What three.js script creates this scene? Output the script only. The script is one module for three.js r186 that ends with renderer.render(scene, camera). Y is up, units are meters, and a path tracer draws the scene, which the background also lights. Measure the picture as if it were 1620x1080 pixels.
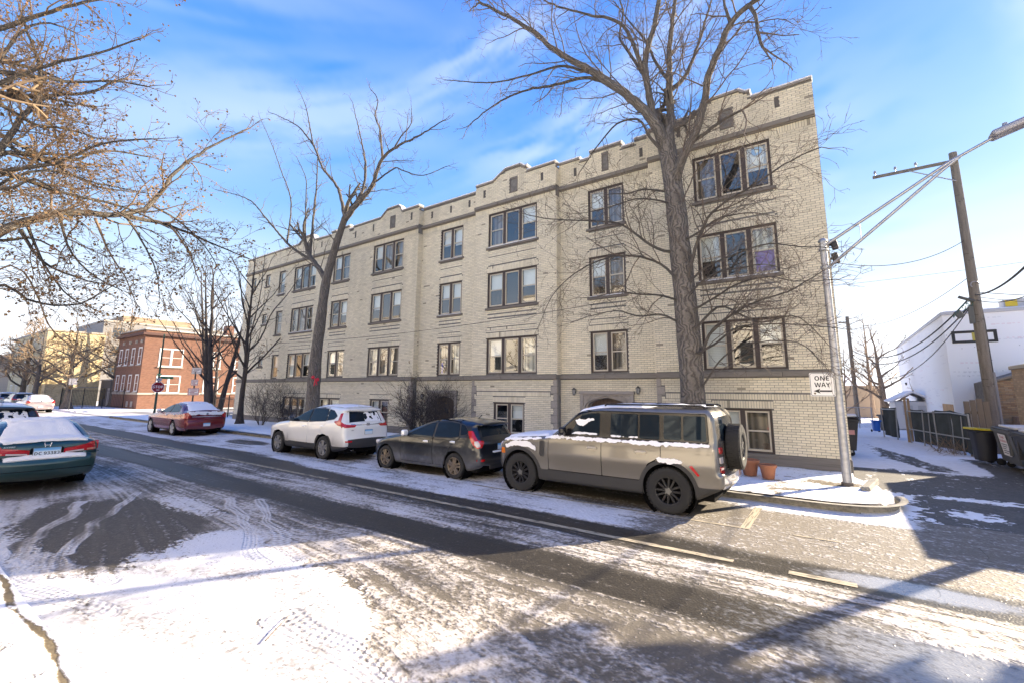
import * as THREE from 'three';
import { mergeGeometries, mergeVertices } from 'three/addons/utils/BufferGeometryUtils.js';
import { RoundedBoxGeometry } from 'three/addons/geometries/RoundedBoxGeometry.js';
import { MarchingCubes } from 'three/addons/objects/MarchingCubes.js';

// ---------------------------------------------------------------- camera, sky, sun, exposure
const scene = new THREE.Scene();
const camera = new THREE.PerspectiveCamera(74.1, 1.5, 0.1, 3000);
{
  const yaw = 0.612242, pit = 0.1580157, rol = 0.0079048;
  const F = new THREE.Vector3(-Math.sin(yaw) * Math.cos(pit), Math.sin(pit), -Math.cos(yaw) * Math.cos(pit));
  const R = new THREE.Vector3(Math.cos(yaw), 0, -Math.sin(yaw)), U = R.clone().cross(F);
  const R2 = R.clone().multiplyScalar(Math.cos(rol)).addScaledVector(U, Math.sin(rol));
  const U2 = U.clone().multiplyScalar(Math.cos(rol)).addScaledVector(R, -Math.sin(rol));
  camera.quaternion.setFromRotationMatrix(new THREE.Matrix4().makeBasis(R2, U2, F.clone().negate()));
  camera.position.set(0, 2.175, 0);
  camera.setViewOffset(1620, 1080, -4.81, 35.28, 1620, 1080);
}
const renderer = new THREE.WebGLRenderer({ antialias: true });
renderer.toneMapping = THREE.LinearToneMapping;
renderer.toneMappingExposure = 5.3;
renderer.shadowMap.enabled = true;
const SUN_EL = 22 * Math.PI / 180;
const SUN = new THREE.Vector3(0.508 * Math.cos(SUN_EL), Math.sin(SUN_EL), -0.861 * Math.cos(SUN_EL)).normalize();
const sun = new THREE.DirectionalLight(new THREE.Color().setRGB(1, 0.84, 0.62), 3.5);
sun.name = 'sun'; sun.position.copy(SUN).multiplyScalar(120); sun.castShadow = true;
Object.assign(sun.shadow.camera, { left: -90, right: 60, top: 60, bottom: -60, near: 1, far: 300 });
sun.shadow.mapSize.set(4096, 4096);
scene.add(sun, sun.target);

// ---------------------------------------------------------------- random numbers and noise
let seed_ = 1234567;
const reseed = (s) => { seed_ = (s * 2654435761) >>> 0; };
const rnd = () => { seed_ = (seed_ + 0x6d2b79f5) | 0; let t = Math.imul(seed_ ^ (seed_ >>> 15), 1 | seed_); t = (t + Math.imul(t ^ (t >>> 7), 61 | t)) ^ t; return ((t ^ (t >>> 14)) >>> 0) / 4294967296; };
const rr = (a, b) => a + (b - a) * rnd();
const clamp = (x, a = 0, b = 1) => Math.min(b, Math.max(a, x));
const sstep = (a, b, x) => { const t = clamp((x - a) / (b - a)); return t * t * (3 - 2 * t); };
const lerp = (a, b, t) => a + (b - a) * t;
const hash2 = (i, j, k = 0) => { let h = Math.imul(i, 374761393) ^ Math.imul(j, 668265263) ^ Math.imul(k, 2147483647 ^ 9176); h = Math.imul(h ^ (h >>> 13), 1274126177); return ((h ^ (h >>> 16)) >>> 0) / 4294967296; };
function vn(x, y, k = 0) {
  const i = Math.floor(x), j = Math.floor(y); let u = x - i, v = y - j; u = u * u * (3 - 2 * u); v = v * v * (3 - 2 * v);
  const a = hash2(i, j, k), b = hash2(i + 1, j, k), c = hash2(i, j + 1, k), d = hash2(i + 1, j + 1, k);
  return a + (b - a) * u + (c - a) * v + (a - b - c + d) * u * v;
}
function fbm(x, y, o = 4, k = 0) { let s = 0, a = 0.5, n = 0; for (let i = 0; i < o; i++) { s += a * vn(x, y, k + i); n += a; a *= 0.5; x = x * 2.03 + 11.3; y = y * 2.03 + 5.7; } return s / n; }

// ---------------------------------------------------------------- sky
{
  const W = 1024, H = 512, d = new Float32Array(W * H * 4);
  const stops = [[-90, .6, .6, .62], [-1, 1.2, 1.22, 1.25], [0, 1.6, 1.62, 1.66], [7, 1.1, 1.18, 1.3], [14, .62, .86, 1.18], [21, .27, .57, 1.1], [30, .115, .40, 1.05], [44, .045, .27, .97], [60, .035, .22, .88], [90, .03, .19, .8]];
  const az = Math.atan2(SUN.z, SUN.x);
  // wisps of cirrus: [azimuth, elevation, half length, half width, tilt, strength] in degrees
  const wisps = [[-118, 31, 13, 2.6, .35, .55], [-101, 25, 13, 6, .2, .75], [-95, 14, 22, 6, 0, .55], [-128, 40, 10, 2.2, .55, .5], [-71.5, 36, 2.6, 9, .1, .8], [-69, 25, 3.5, 5, -.3, .35], [-61, 19, 2.5, 2.2, .5, .45], [-108, 38, 14, 1.8, .6, .3], [-86, 44, 20, 3, .3, .35],
    [20, 30, 30, 6, .2, .5], [70, 40, 34, 6, -.2, .5], [120, 26, 30, 5, .1, .5], [170, 36, 30, 5, .2, .5], [-160, 28, 24, 5, .3, .5]];
  for (let r = 0; r < H; r++) {
    const el = ((r + .5) / H - .5) * 180;
    let k = 0; while (k < stops.length - 2 && stops[k + 1][0] < el) k++;
    const A = stops[k], B = stops[k + 1], t = sstep(0, 1, clamp((el - A[0]) / (B[0] - A[0])) * .5 + .25) * 1.0, t2 = clamp((t - .15625) / .6875);
    for (let c = 0; c < W; c++) {
      const az_ = ((c + .5) / W - .5) * 360, ar = az_ * Math.PI / 180, er = el * Math.PI / 180;
      let R = lerp(A[1], B[1], t2), G = lerp(A[2], B[2], t2), Bl = lerp(A[3], B[3], t2);
      const cs = Math.cos(er) * Math.cos(ar) * SUN.x + Math.sin(er) * SUN.y + Math.cos(er) * Math.sin(ar) * SUN.z, ang = Math.acos(clamp(cs, -1, 1)) * 57.3;
      const glow = Math.exp(-ang / 12) * .7 + Math.exp(-ang / 45) * .06;
      R += glow * 1.0; G += glow; Bl += glow * .95;
      if (el > 1) {
        let cl = 0;
        for (const w of wisps) {
          let da = az_ - w[0]; if (da > 180) da -= 360; if (da < -180) da += 360; da *= Math.cos(er); const de = el - w[1];
          const u = (da * Math.cos(w[4]) + de * Math.sin(w[4])) / w[2], v = (de * Math.cos(w[4]) - da * Math.sin(w[4])) / w[3], g = u * u + v * v;
          if (g < 9) cl += w[5] * Math.exp(-g) * clamp(-.75 + 2.9 * fbm(u * 2.6 + w[0], v * 3.2, 5, 31));
        }
        const hz = fbm(az_ * .05 * Math.cos(er) + 3, el * .16, 5, 77);
        cl = clamp(cl * .8 + clamp((hz - .46) * 2.2) * (.1 + .2 * sstep(44, 60, el)));
        R = lerp(R, 1.0, cl); G = lerp(G, 1.1, cl); Bl = lerp(Bl, 1.3, cl);
      }
      const i = (r * W + c) * 4; d[i] = R * .208; d[i + 1] = G * .208; d[i + 2] = Bl * .208; d[i + 3] = 1;
    }
  }
  const tex = new THREE.DataTexture(d, W, H, THREE.RGBAFormat, THREE.FloatType);
  tex.mapping = THREE.EquirectangularReflectionMapping; tex.magFilter = THREE.LinearFilter; tex.minFilter = THREE.LinearFilter; tex.needsUpdate = true;
  scene.background = tex; scene.environment = tex;
}

// ---------------------------------------------------------------- helpers
const V3 = (x, y, z) => new THREE.Vector3(x, y, z);
const names = new Map();
function numbered(n) { const k = names.get(n) ?? 0; names.set(n, k + 1); return k ? n + '_' + String(k).padStart(3, '0') : n; }
const col = (r, g, b) => new THREE.Color().setRGB(r, g, b);
function M(r, g, b, o = {}) { return new THREE.MeshPhysicalMaterial({ color: col(r, g, b), roughness: .8, ...o }); }
function thing(name, label, category, pos = [0, 0, 0], turn = 0, group) {
  const o = new THREE.Group(); o.name = numbered(name); o.position.set(...pos); o.rotation.y = turn; scene.add(o);
  o.userData = { label, category }; if (group) o.userData.group = group; return o;
}
function part(name, geo, mat, parent, pos, kind) {
  const m = new THREE.Mesh(geo, mat); m.name = name; m.castShadow = m.receiveShadow = true; if (pos) m.position.set(...pos);
  if (kind) m.userData.kind = kind; parent.add(m); return m;
}
function single(name, geo, mat, label, category, group) { const m = part(numbered(name), geo, mat, scene); m.userData = { label, category }; if (group) m.userData.group = group; return m; }
function struct(name, geo, mat) { const m = part(name, geo, mat, scene); m.userData.kind = 'structure'; return m; }
// a mesh builder: everything it collects becomes one geometry
class MB {
  constructor() { this.p = []; this.n = []; this.u = []; this.i = []; }
  v(x, y, z, nx, ny, nz, u = 0, w = 0) { this.p.push(x, y, z); this.n.push(nx, ny, nz); this.u.push(u, w); return this.p.length / 3 - 1; }
  t(a, b, c) { this.i.push(a, b, c); return this; }
  geo(g, mat) {
    g = g.clone(); if (mat) g.applyMatrix4(mat); if (!g.attributes.normal) g.computeVertexNormals();
    const o = this.p.length / 3, P = g.attributes.position, N = g.attributes.normal, U = g.attributes.uv;
    for (let k = 0; k < P.count; k++) this.v(P.getX(k), P.getY(k), P.getZ(k), N.getX(k), N.getY(k), N.getZ(k), U ? U.getX(k) : 0, U ? U.getY(k) : 0);
    if (g.index) for (const k of g.index.array) this.i.push(o + k); else for (let k = 0; k < P.count; k++) this.i.push(o + k);
    return this;
  }
  box(x0, y0, z0, x1, y1, z1, bev = 0) {
    const w = x1 - x0, h = y1 - y0, d = z1 - z0, g = bev ? new RoundedBoxGeometry(w, h, d, 1, Math.min(bev, w * .45, h * .45, d * .45)) : new THREE.BoxGeometry(w, h, d);
    if (!bev) { const s = [d, h, d, h, w, d, w, d, w, h, w, h], U = g.attributes.uv; for (let f = 0; f < 6; f++) for (let k = 0; k < 4; k++) U.setXY(f * 4 + k, U.getX(f * 4 + k) * s[f * 2], U.getY(f * 4 + k) * s[f * 2 + 1]); }
    return this.geo(g, new THREE.Matrix4().makeTranslation((x0 + x1) / 2, (y0 + y1) / 2, (z0 + z1) / 2));
  }
  quad(a, b, c, d, uw = 1, uh = 1) {
    const n = b.clone().sub(a).cross(d.clone().sub(a)).normalize();
    const k = this.v(a.x, a.y, a.z, n.x, n.y, n.z, 0, 0); this.v(b.x, b.y, b.z, n.x, n.y, n.z, uw, 0); this.v(c.x, c.y, c.z, n.x, n.y, n.z, uw, uh); this.v(d.x, d.y, d.z, n.x, n.y, n.z, 0, uh);
    return this.t(k, k + 1, k + 2).t(k, k + 2, k + 3);
  }
  // a tube through points with a radius each
  tube(pts, rad, sides = 6, cap = true, swell = null) {
    const n = pts.length; let up = V3(0, 1, 0), T = V3(), first = -1, len = 0;
    for (let k = 0; k < n; k++) {
      T.copy(pts[Math.min(k + 1, n - 1)]).sub(pts[Math.max(k - 1, 0)]).normalize();
      if (k === 0) { up = Math.abs(T.y) > .9 ? V3(1, 0, 0) : V3(0, 1, 0); } else len += pts[k].distanceTo(pts[k - 1]);
      const B = T.clone().cross(up).normalize(); up = B.clone().cross(T).normalize();
      const r0 = typeof rad === 'number' ? rad : rad[k];
      for (let s = 0; s <= sides; s++) {
        const a = s / sides * Math.PI * 2, r = swell ? r0 * swell(a, len) : r0, c = Math.cos(a), d = Math.sin(a), nx = up.x * c + B.x * d, ny = up.y * c + B.y * d, nz = up.z * c + B.z * d;
        const id = this.v(pts[k].x + nx * r, pts[k].y + ny * r, pts[k].z + nz * r, nx, ny, nz, s / sides, len); if (first < 0) first = id;
      }
      if (k) for (let s = 0; s < sides; s++) { const a = first + (k - 1) * (sides + 1) + s, b = a + sides + 1; this.i.push(a, a + 1, b, b, a + 1, b + 1); }
    }
    if (cap) for (const [k, s] of [[0, -1], [n - 1, 1]]) {
      const q = pts[k === 0 ? 1 : n - 2].clone().sub(pts[k]).normalize().negate(), o = first + k * (sides + 1), c = this.v(pts[k].x, pts[k].y, pts[k].z, q.x, q.y, q.z);
      for (let j = 0; j < sides; j++) s > 0 ? this.i.push(c, o + j, o + j + 1) : this.i.push(c, o + j + 1, o + j);
    }
    return this;
  }
  bar(a, b, r, sides = 6) { return this.tube([a, b], r, sides); }
  get() {
    const g = new THREE.BufferGeometry();
    g.setAttribute('position', new THREE.BufferAttribute(new Float32Array(this.p), 3)); g.setAttribute('normal', new THREE.BufferAttribute(new Float32Array(this.n), 3));
    g.setAttribute('uv', new THREE.BufferAttribute(new Float32Array(this.u), 2)); g.setIndex(this.i); return g;
  }
  put(name, mat, parent, pos, kind) { return part(name, this.get(), mat, parent, pos, kind); }
}
const mt = (x, y, z, rx = 0, ry = 0, rz = 0) => new THREE.Matrix4().makeRotationFromEuler(new THREE.Euler(rx, ry, rz)).setPosition(x, y, z);
function canvas(w, h, draw) { const c = document.createElement('canvas'); c.width = w; c.height = h; draw(c.getContext('2d'), w, h); const t = new THREE.CanvasTexture(c); t.colorSpace = THREE.SRGBColorSpace; t.magFilter = THREE.LinearFilter; return t; }
// a computed texture from f(u, v) -> [r, g, b] linear 0..1 (stored as 8-bit sRGB when srgb is set)
const toS = (c) => (c <= .0031308 ? c * 12.92 : 1.055 * Math.pow(c, 1 / 2.4) - .055);
const S8 = new Uint8Array(4096); for (let k = 0; k < 4096; k++) S8[k] = Math.round(255 * toS(k / 4095));
function dtex(w, h, f, srgb = true, wrap = THREE.RepeatWrapping) {
  const a = new Uint8Array(w * h * 4);
  for (let y = 0; y < h; y++) for (let x = 0; x < w; x++) {
    const q = f((x + .5) / w, (y + .5) / h), i = (y * w + x) * 4;
    for (let c = 0; c < 3; c++) { const v = clamp(q[c] ?? q[0]); a[i + c] = srgb ? S8[(v * 4095) | 0] : v * 255; } a[i + 3] = 255;
  }
  const t = new THREE.DataTexture(a, w, h); if (srgb) t.colorSpace = THREE.SRGBColorSpace; t.magFilter = THREE.LinearFilter; t.minFilter = THREE.LinearFilter; t.wrapS = t.wrapT = wrap; t.needsUpdate = true; return t;
}
// ---------------------------------------------------------------- the ground: road, alley, pavements
const Q = 1;
const ell = (x, z, cx, cz, rx, rz) => Math.hypot((x - cx) / rx, (z - cz) / rz);
function segd(x, z, ax, az, bx, bz) { const dx = bx - ax, dz = bz - az, t = clamp(((x - ax) * dx + (z - az) * dz) / (dx * dx + dz * dz)); return [Math.hypot(x - ax - dx * t, z - az - dz * t), t * Math.hypot(dx, dz)]; }
// a tyre track pressed into snow: [ax, az, bx, bz, half width]; returns 0..1 pressed and the tread pattern
const TRACKS = [[-8.25, -1.3, -6.1, -1.62, .17], [-8.75, -1.62, -6.9, -2.05, .15], [-4.6, -2.62, -1.9, -2.45, .19], [-8.55, -1.85, -12.4, -3.5, .1], [-8.9, -1.5, -12.2, -2.7, .09], [-10.2, -4.6, -6.3, -3.25, .1], [-9.6, -4.9, -6.0, -3.5, .1]];
function tracks(x, z) {
  let m = 0, pat = 0; const wx = (fbm(x * .9, z * .9, 2, 95) - .5) * .5, wz = (fbm(x * .9 + 9, z * .9, 2, 96) - .5) * .5; x += wx; z += wz;
  for (const t of TRACKS) {
    const [d, s] = segd(x, z, t[0], t[1], t[2], t[3]); if (d > t[4] * 1.4) continue;
    const k = 1 - sstep(t[4] * .8, t[4] * 1.1, d), w = Math.sin(s * 70 + Math.abs(d) * 34) * .5 + .5, rib = Math.cos(d * 95) * .5 + .5;
    if (k > m) { m = k; pat = clamp(w * .7 + rib * .5 - .2); }
  }
  return [m, pat];
}
function roadAt(x, z) {
  const wob = (fbm(x * .5, z * .6, 2, 5) - .5);
  const zz = z + wob * .22;
  const sk = zz - .24 * (x + 5) * sstep(-4.9, -3.0, z), st = (fbm(x * .5 + zz * .5, sk * 11, 4, 9) - .5) * 2.1 + .5;      // streaks drawn along the street
  const gr = (fbm(x * 22, z * 27, 3, 21) - .5) * 1.8 + .5;                   // clods
  const fi = vn(x * 75, z * 75, 40), blot = (fbm(x * 1.3, z * 1.5, 3, 60) - .5) * 2 + .5;
  let cov;
  // across the street
  const A = sstep(-5.85, -5.55, zz) * (1 - sstep(-5.0, -4.75, zz));
  const left = clamp((-9 - x) / 8), bT = lerp(-7.35, -7.95, left), bB = lerp(-6.66, -7.0, left);
  const B = sstep(bT - .2, bT + .1, zz) * (1 - sstep(bB - .1, bB + .15, zz));
  if (z > -4.9) cov = lerp(.64, .5, sstep(-3.4, -4.6, zz)); else if (z > -7.2) cov = .55; else cov = .8;
  cov += (blot - .5) * .35;
  if (z > -7.2 && z < -5.4 && x > -4) cov += .08;
  if (z > -6.7) cov -= .13 * sstep(-5.2, -1.8, x) * (1 - .5 * sstep(-.6, .4, x)) + .02 * sstep(-6.6, -4.2, x) * sstep(-4.9, -4.3, z) * (1 - sstep(-3.1, -2.6, z));
  // the parking lane by the far kerb: bare and gritty by the alley
  const bare = sstep(-3.4, -2.2, x + wob * 2) * (1 - sstep(-7.3, -6.9, z));
  if (z < -7.0) { cov = lerp(cov, .16 + .12 * blot, bare); cov = lerp(cov, 1.05, (1 - sstep(.75, 1.15, x + wob * .4)) * sstep(-10.02, -10.32, z + wob * .35) * (1 - .35 * (x < -6 ? 1 : 0) * (blot < .45 ? 1 : 0))); }
  for (const c of [[-4.1, -9.7, 2.6, 1.15], [-9.2, -9.8, 1.6, .95], [-14.9, -9.6, 2.6, 1.05], [-27.3, -9.6, 2.7, 1.0], [-20.3, -9.5, 1.6, .55], [-16, -2.35, 2.9, 1.05]]) cov = lerp(cov, .1, (1 - sstep(.75, 1.08, ell(x, z, ...c) + wob * .3)) * .95);
  cov = lerp(cov, .035 + .16 * clamp((st - .55) * 2), A * (1 - .35 * bare * 0)); cov = lerp(cov, .03 + .1 * clamp((st - .6) * 2), B);
  // untouched snow by the near kerb, and the bare patch behind the green car
  const edge = -2.55 - .95 * sstep(-3.2, -5.2, x) - .12 * Math.sin(x * 1.3) + (gr - .5) * .12 + (fbm(x * 1.6, 3, 3, 56) - .5) * .5;
  let un = sstep(edge - .18, edge + .12, z) * sstep(-8.5, -8.1, x + (z + 2.3) * .35 + wob * .5);
  if (x > -2.6) un *= 0.55;
  const patch = 1 - sstep(.82, 1.12, ell(x, z, -10.0, -2.6, 2.9, 1.3) + (gr - .5) * .3 + wob * .8 + (fbm(x * 2, z * 2, 3, 59) - .5) * .5); un *= 1 - patch;
  cov = lerp(cov, .1, patch);
  const sp = 1 - sstep(.7, 1.1, ell(x, z, -10.35, -3.85, 1.35, .3) + (gr - .5) * .5); cov = lerp(cov, .85, sp);
  cov = lerp(cov, .9, sstep(-1.75, -1.5, z + (gr - .5) * .4) * (1 - un));
  cov = lerp(cov, 1.25, un);
  const [tm, tp] = tracks(x, z);
  if (patch > .2) cov = lerp(cov, .12 + .75 * (.6 * blot + .4 * gr) + .2 * tp, tm * (1 - un)); else if (tm > 0) cov = lerp(cov, .62 + .42 * tp + .3 * (gr - .5), tm * .8);
  // ice at the mouth of the alley
  const ice = (1 - sstep(.7, 1.15, ell(x, z, .55, -7.1, .95, .26) + (gr - .5) * .25)) + (1 - sstep(.3, 1.15, ell(x, z, 1.1, -5.2, 2.1, .95) + (gr - .5) * .5 + (st - .5) * .3)) * .8;
  const n = lerp(st * .42 + gr * .4 + fi * .18, st * .16 + gr * .54 + fi * .3, bare);
  const thin = (1 - un) * sstep(1.0, .7, cov); let s = sstep(lerp(-.1, -.34, thin), lerp(.16, .42, thin), cov - n);
  // crumbs of snow scattered on the bare tarmac
  const crumb = vn(x * 38, z * 42, 50); if (crumb > .9) s = Math.max(s, sstep(.9, .97, crumb) * .6 * clamp(cov * 5));
  const wet = Math.max(A, B) * .8 + sstep(-1.5, .5, x) * .35;
  const tar = .034 + .03 * fi + .024 * gr + bare * .085 * (.6 + .5 * fi) * (1 - B) - .018 * wet + .035 * (z > -4.9 ? 1 : 0) * st;
  const crack = Math.abs(z + 6.53 + .02 * Math.sin(x * 9) + wob * .05) < .016 && x > -9 ? .35 : bare > .2 && Math.abs(fbm(x * .8 + 3, z * .9, 3, 97) - .5) < .0028 ? .6 : 1;
  let dk = 1 - .42 * Math.max(A, B), r = tar * 1.15 * dk, g = tar * 1.0 * dk, b = tar * .8 * dk;
  const dirt = clamp(.5 * gr + .5 * (1 - s)) * (1 - un);
  const speck = un > .3 && vn(x * 58, z * 64, 57) > .9 - .1 * clamp((fbm(x * 1.1, z * 1.1, 2, 58) - .42) * 3) ? .45 : 1, tn = thin * (z > -7 ? .15 : .05), sr = (.70 - .12 * dirt - .05 * fi - tn * .8) * speck, sg = (.70 - .135 * dirt - .05 * fi - tn) * speck, sb = (.725 - .165 * dirt - .05 * fi - tn * 1.3) * speck;
  r = lerp(r, sr, s); g = lerp(g, sg, s); b = lerp(b, sb, s);
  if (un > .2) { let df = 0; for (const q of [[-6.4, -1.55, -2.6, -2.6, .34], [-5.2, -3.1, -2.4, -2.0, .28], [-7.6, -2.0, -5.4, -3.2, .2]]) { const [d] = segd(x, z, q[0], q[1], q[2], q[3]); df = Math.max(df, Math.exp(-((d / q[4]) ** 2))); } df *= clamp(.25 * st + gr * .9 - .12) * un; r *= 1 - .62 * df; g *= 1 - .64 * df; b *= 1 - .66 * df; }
  const ic = clamp(ice) * .7 * (1 - .4 * s); r = lerp(r, .4, ic); g = lerp(g, .42, ic); b = lerp(b, .46, ic);
  r *= crack; g *= crack; b *= crack;
  let h = s * (.42 + .3 * gr * (1 - un) + .05 * fi) + .08 * fi * (1 - s) + un * .25 + un * .16 * (fbm(x * 2.2, z * 3, 3, 88) - .5) + un * .05 * (fbm(x * 17, z * 17, 2, 89) - .5);
  h -= tm * (un > .3 ? .42 * (1 - tp * .8) : .05 * tp); h -= ic * .2 * h;
  let ro = lerp(lerp(.82, .42, clamp(wet)), .92, s); ro = lerp(ro, .2, ic);
  return [r, g, b, clamp(h), ro];
}
function alleyAt(x, z) {
  const wob = fbm(x * .6, z * .4, 2, 15) - .5, gr = (fbm(x * 9, z * 9, 4, 25) - .5) * 1.9 + .5, fi = vn(x * 60, z * 60, 44);
  const st = (fbm((x + z * .12) * 4.5 + 9, z * .6 - x * .35, 3, 35) - .5) * 2.2 + .5, bl = (fbm(x * .8, z * .7, 3, 75) - .5) * 2.2 + .5;
  const far = sstep(-16.7, -17.9, z + wob * 1.4 - .28 * Math.max(0, x - 1.5) * -1);
  let cov = lerp(.2 + .22 * (bl - .5) + .14 * (st - .5), 1.0, far);
  const lane = 1 - sstep(.3, .62, Math.abs(x - 1.15 - (z + 23) * .26) + wob * .3); if (z < -18 && z > -26) cov = lerp(cov, .2, lane * .9);
  cov = lerp(cov, .25, sstep(3.2, 3.6, x + wob * .5) * far * (z > -22 ? 1 : 0));
  cov = lerp(cov, .9, (1 - sstep(.5, 1, ell(x, z, 1.9, -11.9, .45, .5) + (gr - .5) * .5)) * .85);
  cov = lerp(cov, .85, (1 - sstep(.5, 1, ell(x, z, 2.3, -13.6, 1.1, .3) + (gr - .5) * .6)) * .8);
  cov = lerp(cov, 1.05, 1 - sstep(.95, 1.3, x + (gr - .5) * .4 + (z < -11.4 ? 0 : 1) * 0) * 1) * 1;
  if (x < 1.3 && z > -17.6 && z < -12.4) cov = lerp(cov, .18, sstep(-13.2, -14.2, z));
  const n = st * .34 + gr * .46 + fi * .2; const s = sstep(-.1, .15, cov - n);
  const tar = .05 + .045 * fi + .035 * gr; let r = tar * 1.05, g = tar, b = tar * .93;
  r = lerp(r, .84 - .06 * gr, s); g = lerp(g, .84 - .07 * gr, s); b = lerp(b, .86 - .09 * gr, s);
  return [r, g, b, clamp(s * (.4 + .25 * gr) + .1 * fi), lerp(.82, .92, s)];
}
// pavement snow with leaves, dirt and thin places
function walkAt(x, z) {
  const gr = (fbm(x * 6, z * 6, 4, 26) - .5) * 2 + .5, fi = vn(x * 70, z * 70, 46), bl = (fbm(x * .9 + 4, z * 1.1, 3, 76) - .5) * 2.2 + .5, lf = vn(x * 21 + 3, z * 24, 52);
  let cov = 1.05;
  if (z < -8) { cov -= .62 * (1 - sstep(.35, 1.1, ell(x, z, -.25, -13.15, .9, .55))) + .25 * clamp(bl - .45) * sstep(-9, -3, x) + .42 * clamp(bl - .3) * sstep(-2.6, -1.6, x) * sstep(-13.6, -12.6, z); cov -= .55 * (1 - sstep(.6, 1.2, ell(x, z, -3.3, -13.3, .75, .7))); cov -= .4 * sstep(.55, .8, x); }
  else { const k = Math.abs(z + .62 + .25 * Math.sin(x * .9)); cov -= .45 * (1 - sstep(.04, .3, k)) * clamp(bl); const e = Math.abs(z + 1.17 + .03 * Math.sin(x * 3)); cov -= 1.1 * (1 - sstep(.0, .05, e + (gr - .5) * .05)) * (.7 + .5 * bl); }
  const s = sstep(-.12, .2, cov - (gr * .65 + fi * .35) * .95), leaf = (z < -8 ? sstep(-6, -2, x) : .3) * sstep(.78, .86, lf) * (gr > .42 ? 1 : 0);
  let r = .115 + .06 * fi, g = .092 + .05 * fi, b = .06 + .03 * fi;
  r = lerp(r, .86 - .05 * gr, s); g = lerp(g, .86 - .05 * gr, s); b = lerp(b, .88 - .06 * gr, s);
  r = lerp(r, .2, leaf * .7); g = lerp(g, .135, leaf * .7); b = lerp(b, .07, leaf * .7);
  return [r, g, b, clamp(.35 * s + .45 * gr * s + .12 * fi), .9];
}
function groundMat(f, x0, x1, z0, z1, w, h, bump = .03) {
  w = Math.round(w * Q); h = Math.round(h * Q);
  const A = new Uint8Array(w * h * 4), B = new Uint8Array(w * h * 4);
  for (let j = 0; j < h; j++) for (let i = 0; i < w; i++) {
    const q = f(x0 + (x1 - x0) * (i + .5) / w, z1 + (z0 - z1) * (j + .5) / h), o = (j * w + i) * 4;
    for (let c = 0; c < 3; c++) A[o + c] = S8[(clamp(q[c]) * 4095) | 0]; A[o + 3] = B[o + 3] = 255; B[o] = q[3] * 255; B[o + 1] = q[4] * 255; B[o + 2] = 0;
  }
  const mk = (a) => { const t = new THREE.DataTexture(a, w, h); t.magFilter = t.minFilter = THREE.LinearFilter; t.needsUpdate = true; return t; };
  const c = mk(A); c.colorSpace = THREE.SRGBColorSpace; const b = mk(B);
  return new THREE.MeshPhysicalMaterial({ map: c, bumpMap: b, bumpScale: bump, roughnessMap: b, roughness: 1, specularIntensity: .7 });
}
// a level sheet: u runs with x, v runs from z1 (near) to z0 (far); top(x, z) gives its height
function sheet(name, f, x0, x1, z0, z1, w, h, o = {}) {
  const nx = o.nx ?? 1, nz = o.nz ?? 1, mb = new MB(), y = o.y ?? 0, top = o.top ?? (() => 0), xm = o.xmax;
  for (let j = 0; j <= nz; j++) for (let i = 0; i <= nx; i++) {
    const u = i / nx, v = j / nz, z = z1 + (z0 - z1) * v, xe = xm ? xm(z) : x1, x = x0 + (xe - x0) * u;
    mb.v(x, y + top(x, z), z, 0, 1, 0, (x - x0) / (x1 - x0), v);
    if (i < nx && j < nz) { const a = j * (nx + 1) + i; mb.t(a, a + 1, a + nx + 1).t(a + 1, a + nx + 2, a + nx + 1); }
  }
  const g = mb.get(); if (nx > 1) g.computeVertexNormals();
  return struct(name, g, groundMat(f, x0, x1, z0, z1, w, h, o.bump));
}
sheet('road', roadAt, -9.5, 3.2, -10.85, -1.24, 1850, 1450, { bump: .035 });
sheet('road_surface_beyond_the_hatchback', roadAt, -24, -9.5, -10.85, -1.24, 1280, 640, { bump: .03 });
sheet('road_surface_to_the_corner', roadAt, -80, -24, -10.85, -1.24, 1024, 320, { bump: .02 });
sheet('road_surface_past_the_alley', roadAt, 3.2, 40, -10.85, -1.24, 512, 256);
sheet('alley', alleyAt, .2, 5.2, -34, -10.85, 800, 1536, { bump: .03 });
const kerbEnd = (z) => (z > -12.1 ? -.32 + Math.sqrt(Math.max(0, 1.1 * 1.1 - (z + 12.1) * (z + 12.1))) : z < -13.2 ? .62 - .42 * sstep(-13.2, -14.6, z) : .78 - .16 * sstep(-12.1, -13.2, z));
const walkTop = (x, z) => .045 * (fbm(x * 1.7, z * 1.7, 3, 90) - .3) * sstep(-11.0, -11.35, z) + .035 * Math.exp(-Math.pow(ell(x, z, -3.4, -13.4, .9, .9), 2)) + .008 * fbm(x * 9, z * 9, 2, 91);
sheet('pavement', walkAt, -5.5, .9, -15.26, -11.0, 800, 560, { y: .125, nx: 96, nz: 64, top: walkTop, xmax: kerbEnd, bump: .025 });
sheet('pavement_along_the_facade', walkAt, -44.6, -5.5, -15.6, -11.0, 1280, 192, { y: .125, nx: 200, nz: 24, top: walkTop, bump: .02 });
sheet('pavement_near_side', walkAt, -16, -1.5, -1.245, 2.2, 768, 384, { y: .012, nx: 90, nz: 24, top: (x, z) => .03 * fbm(x * 2, z * 2, 3, 92), bump: .03 });
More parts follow.
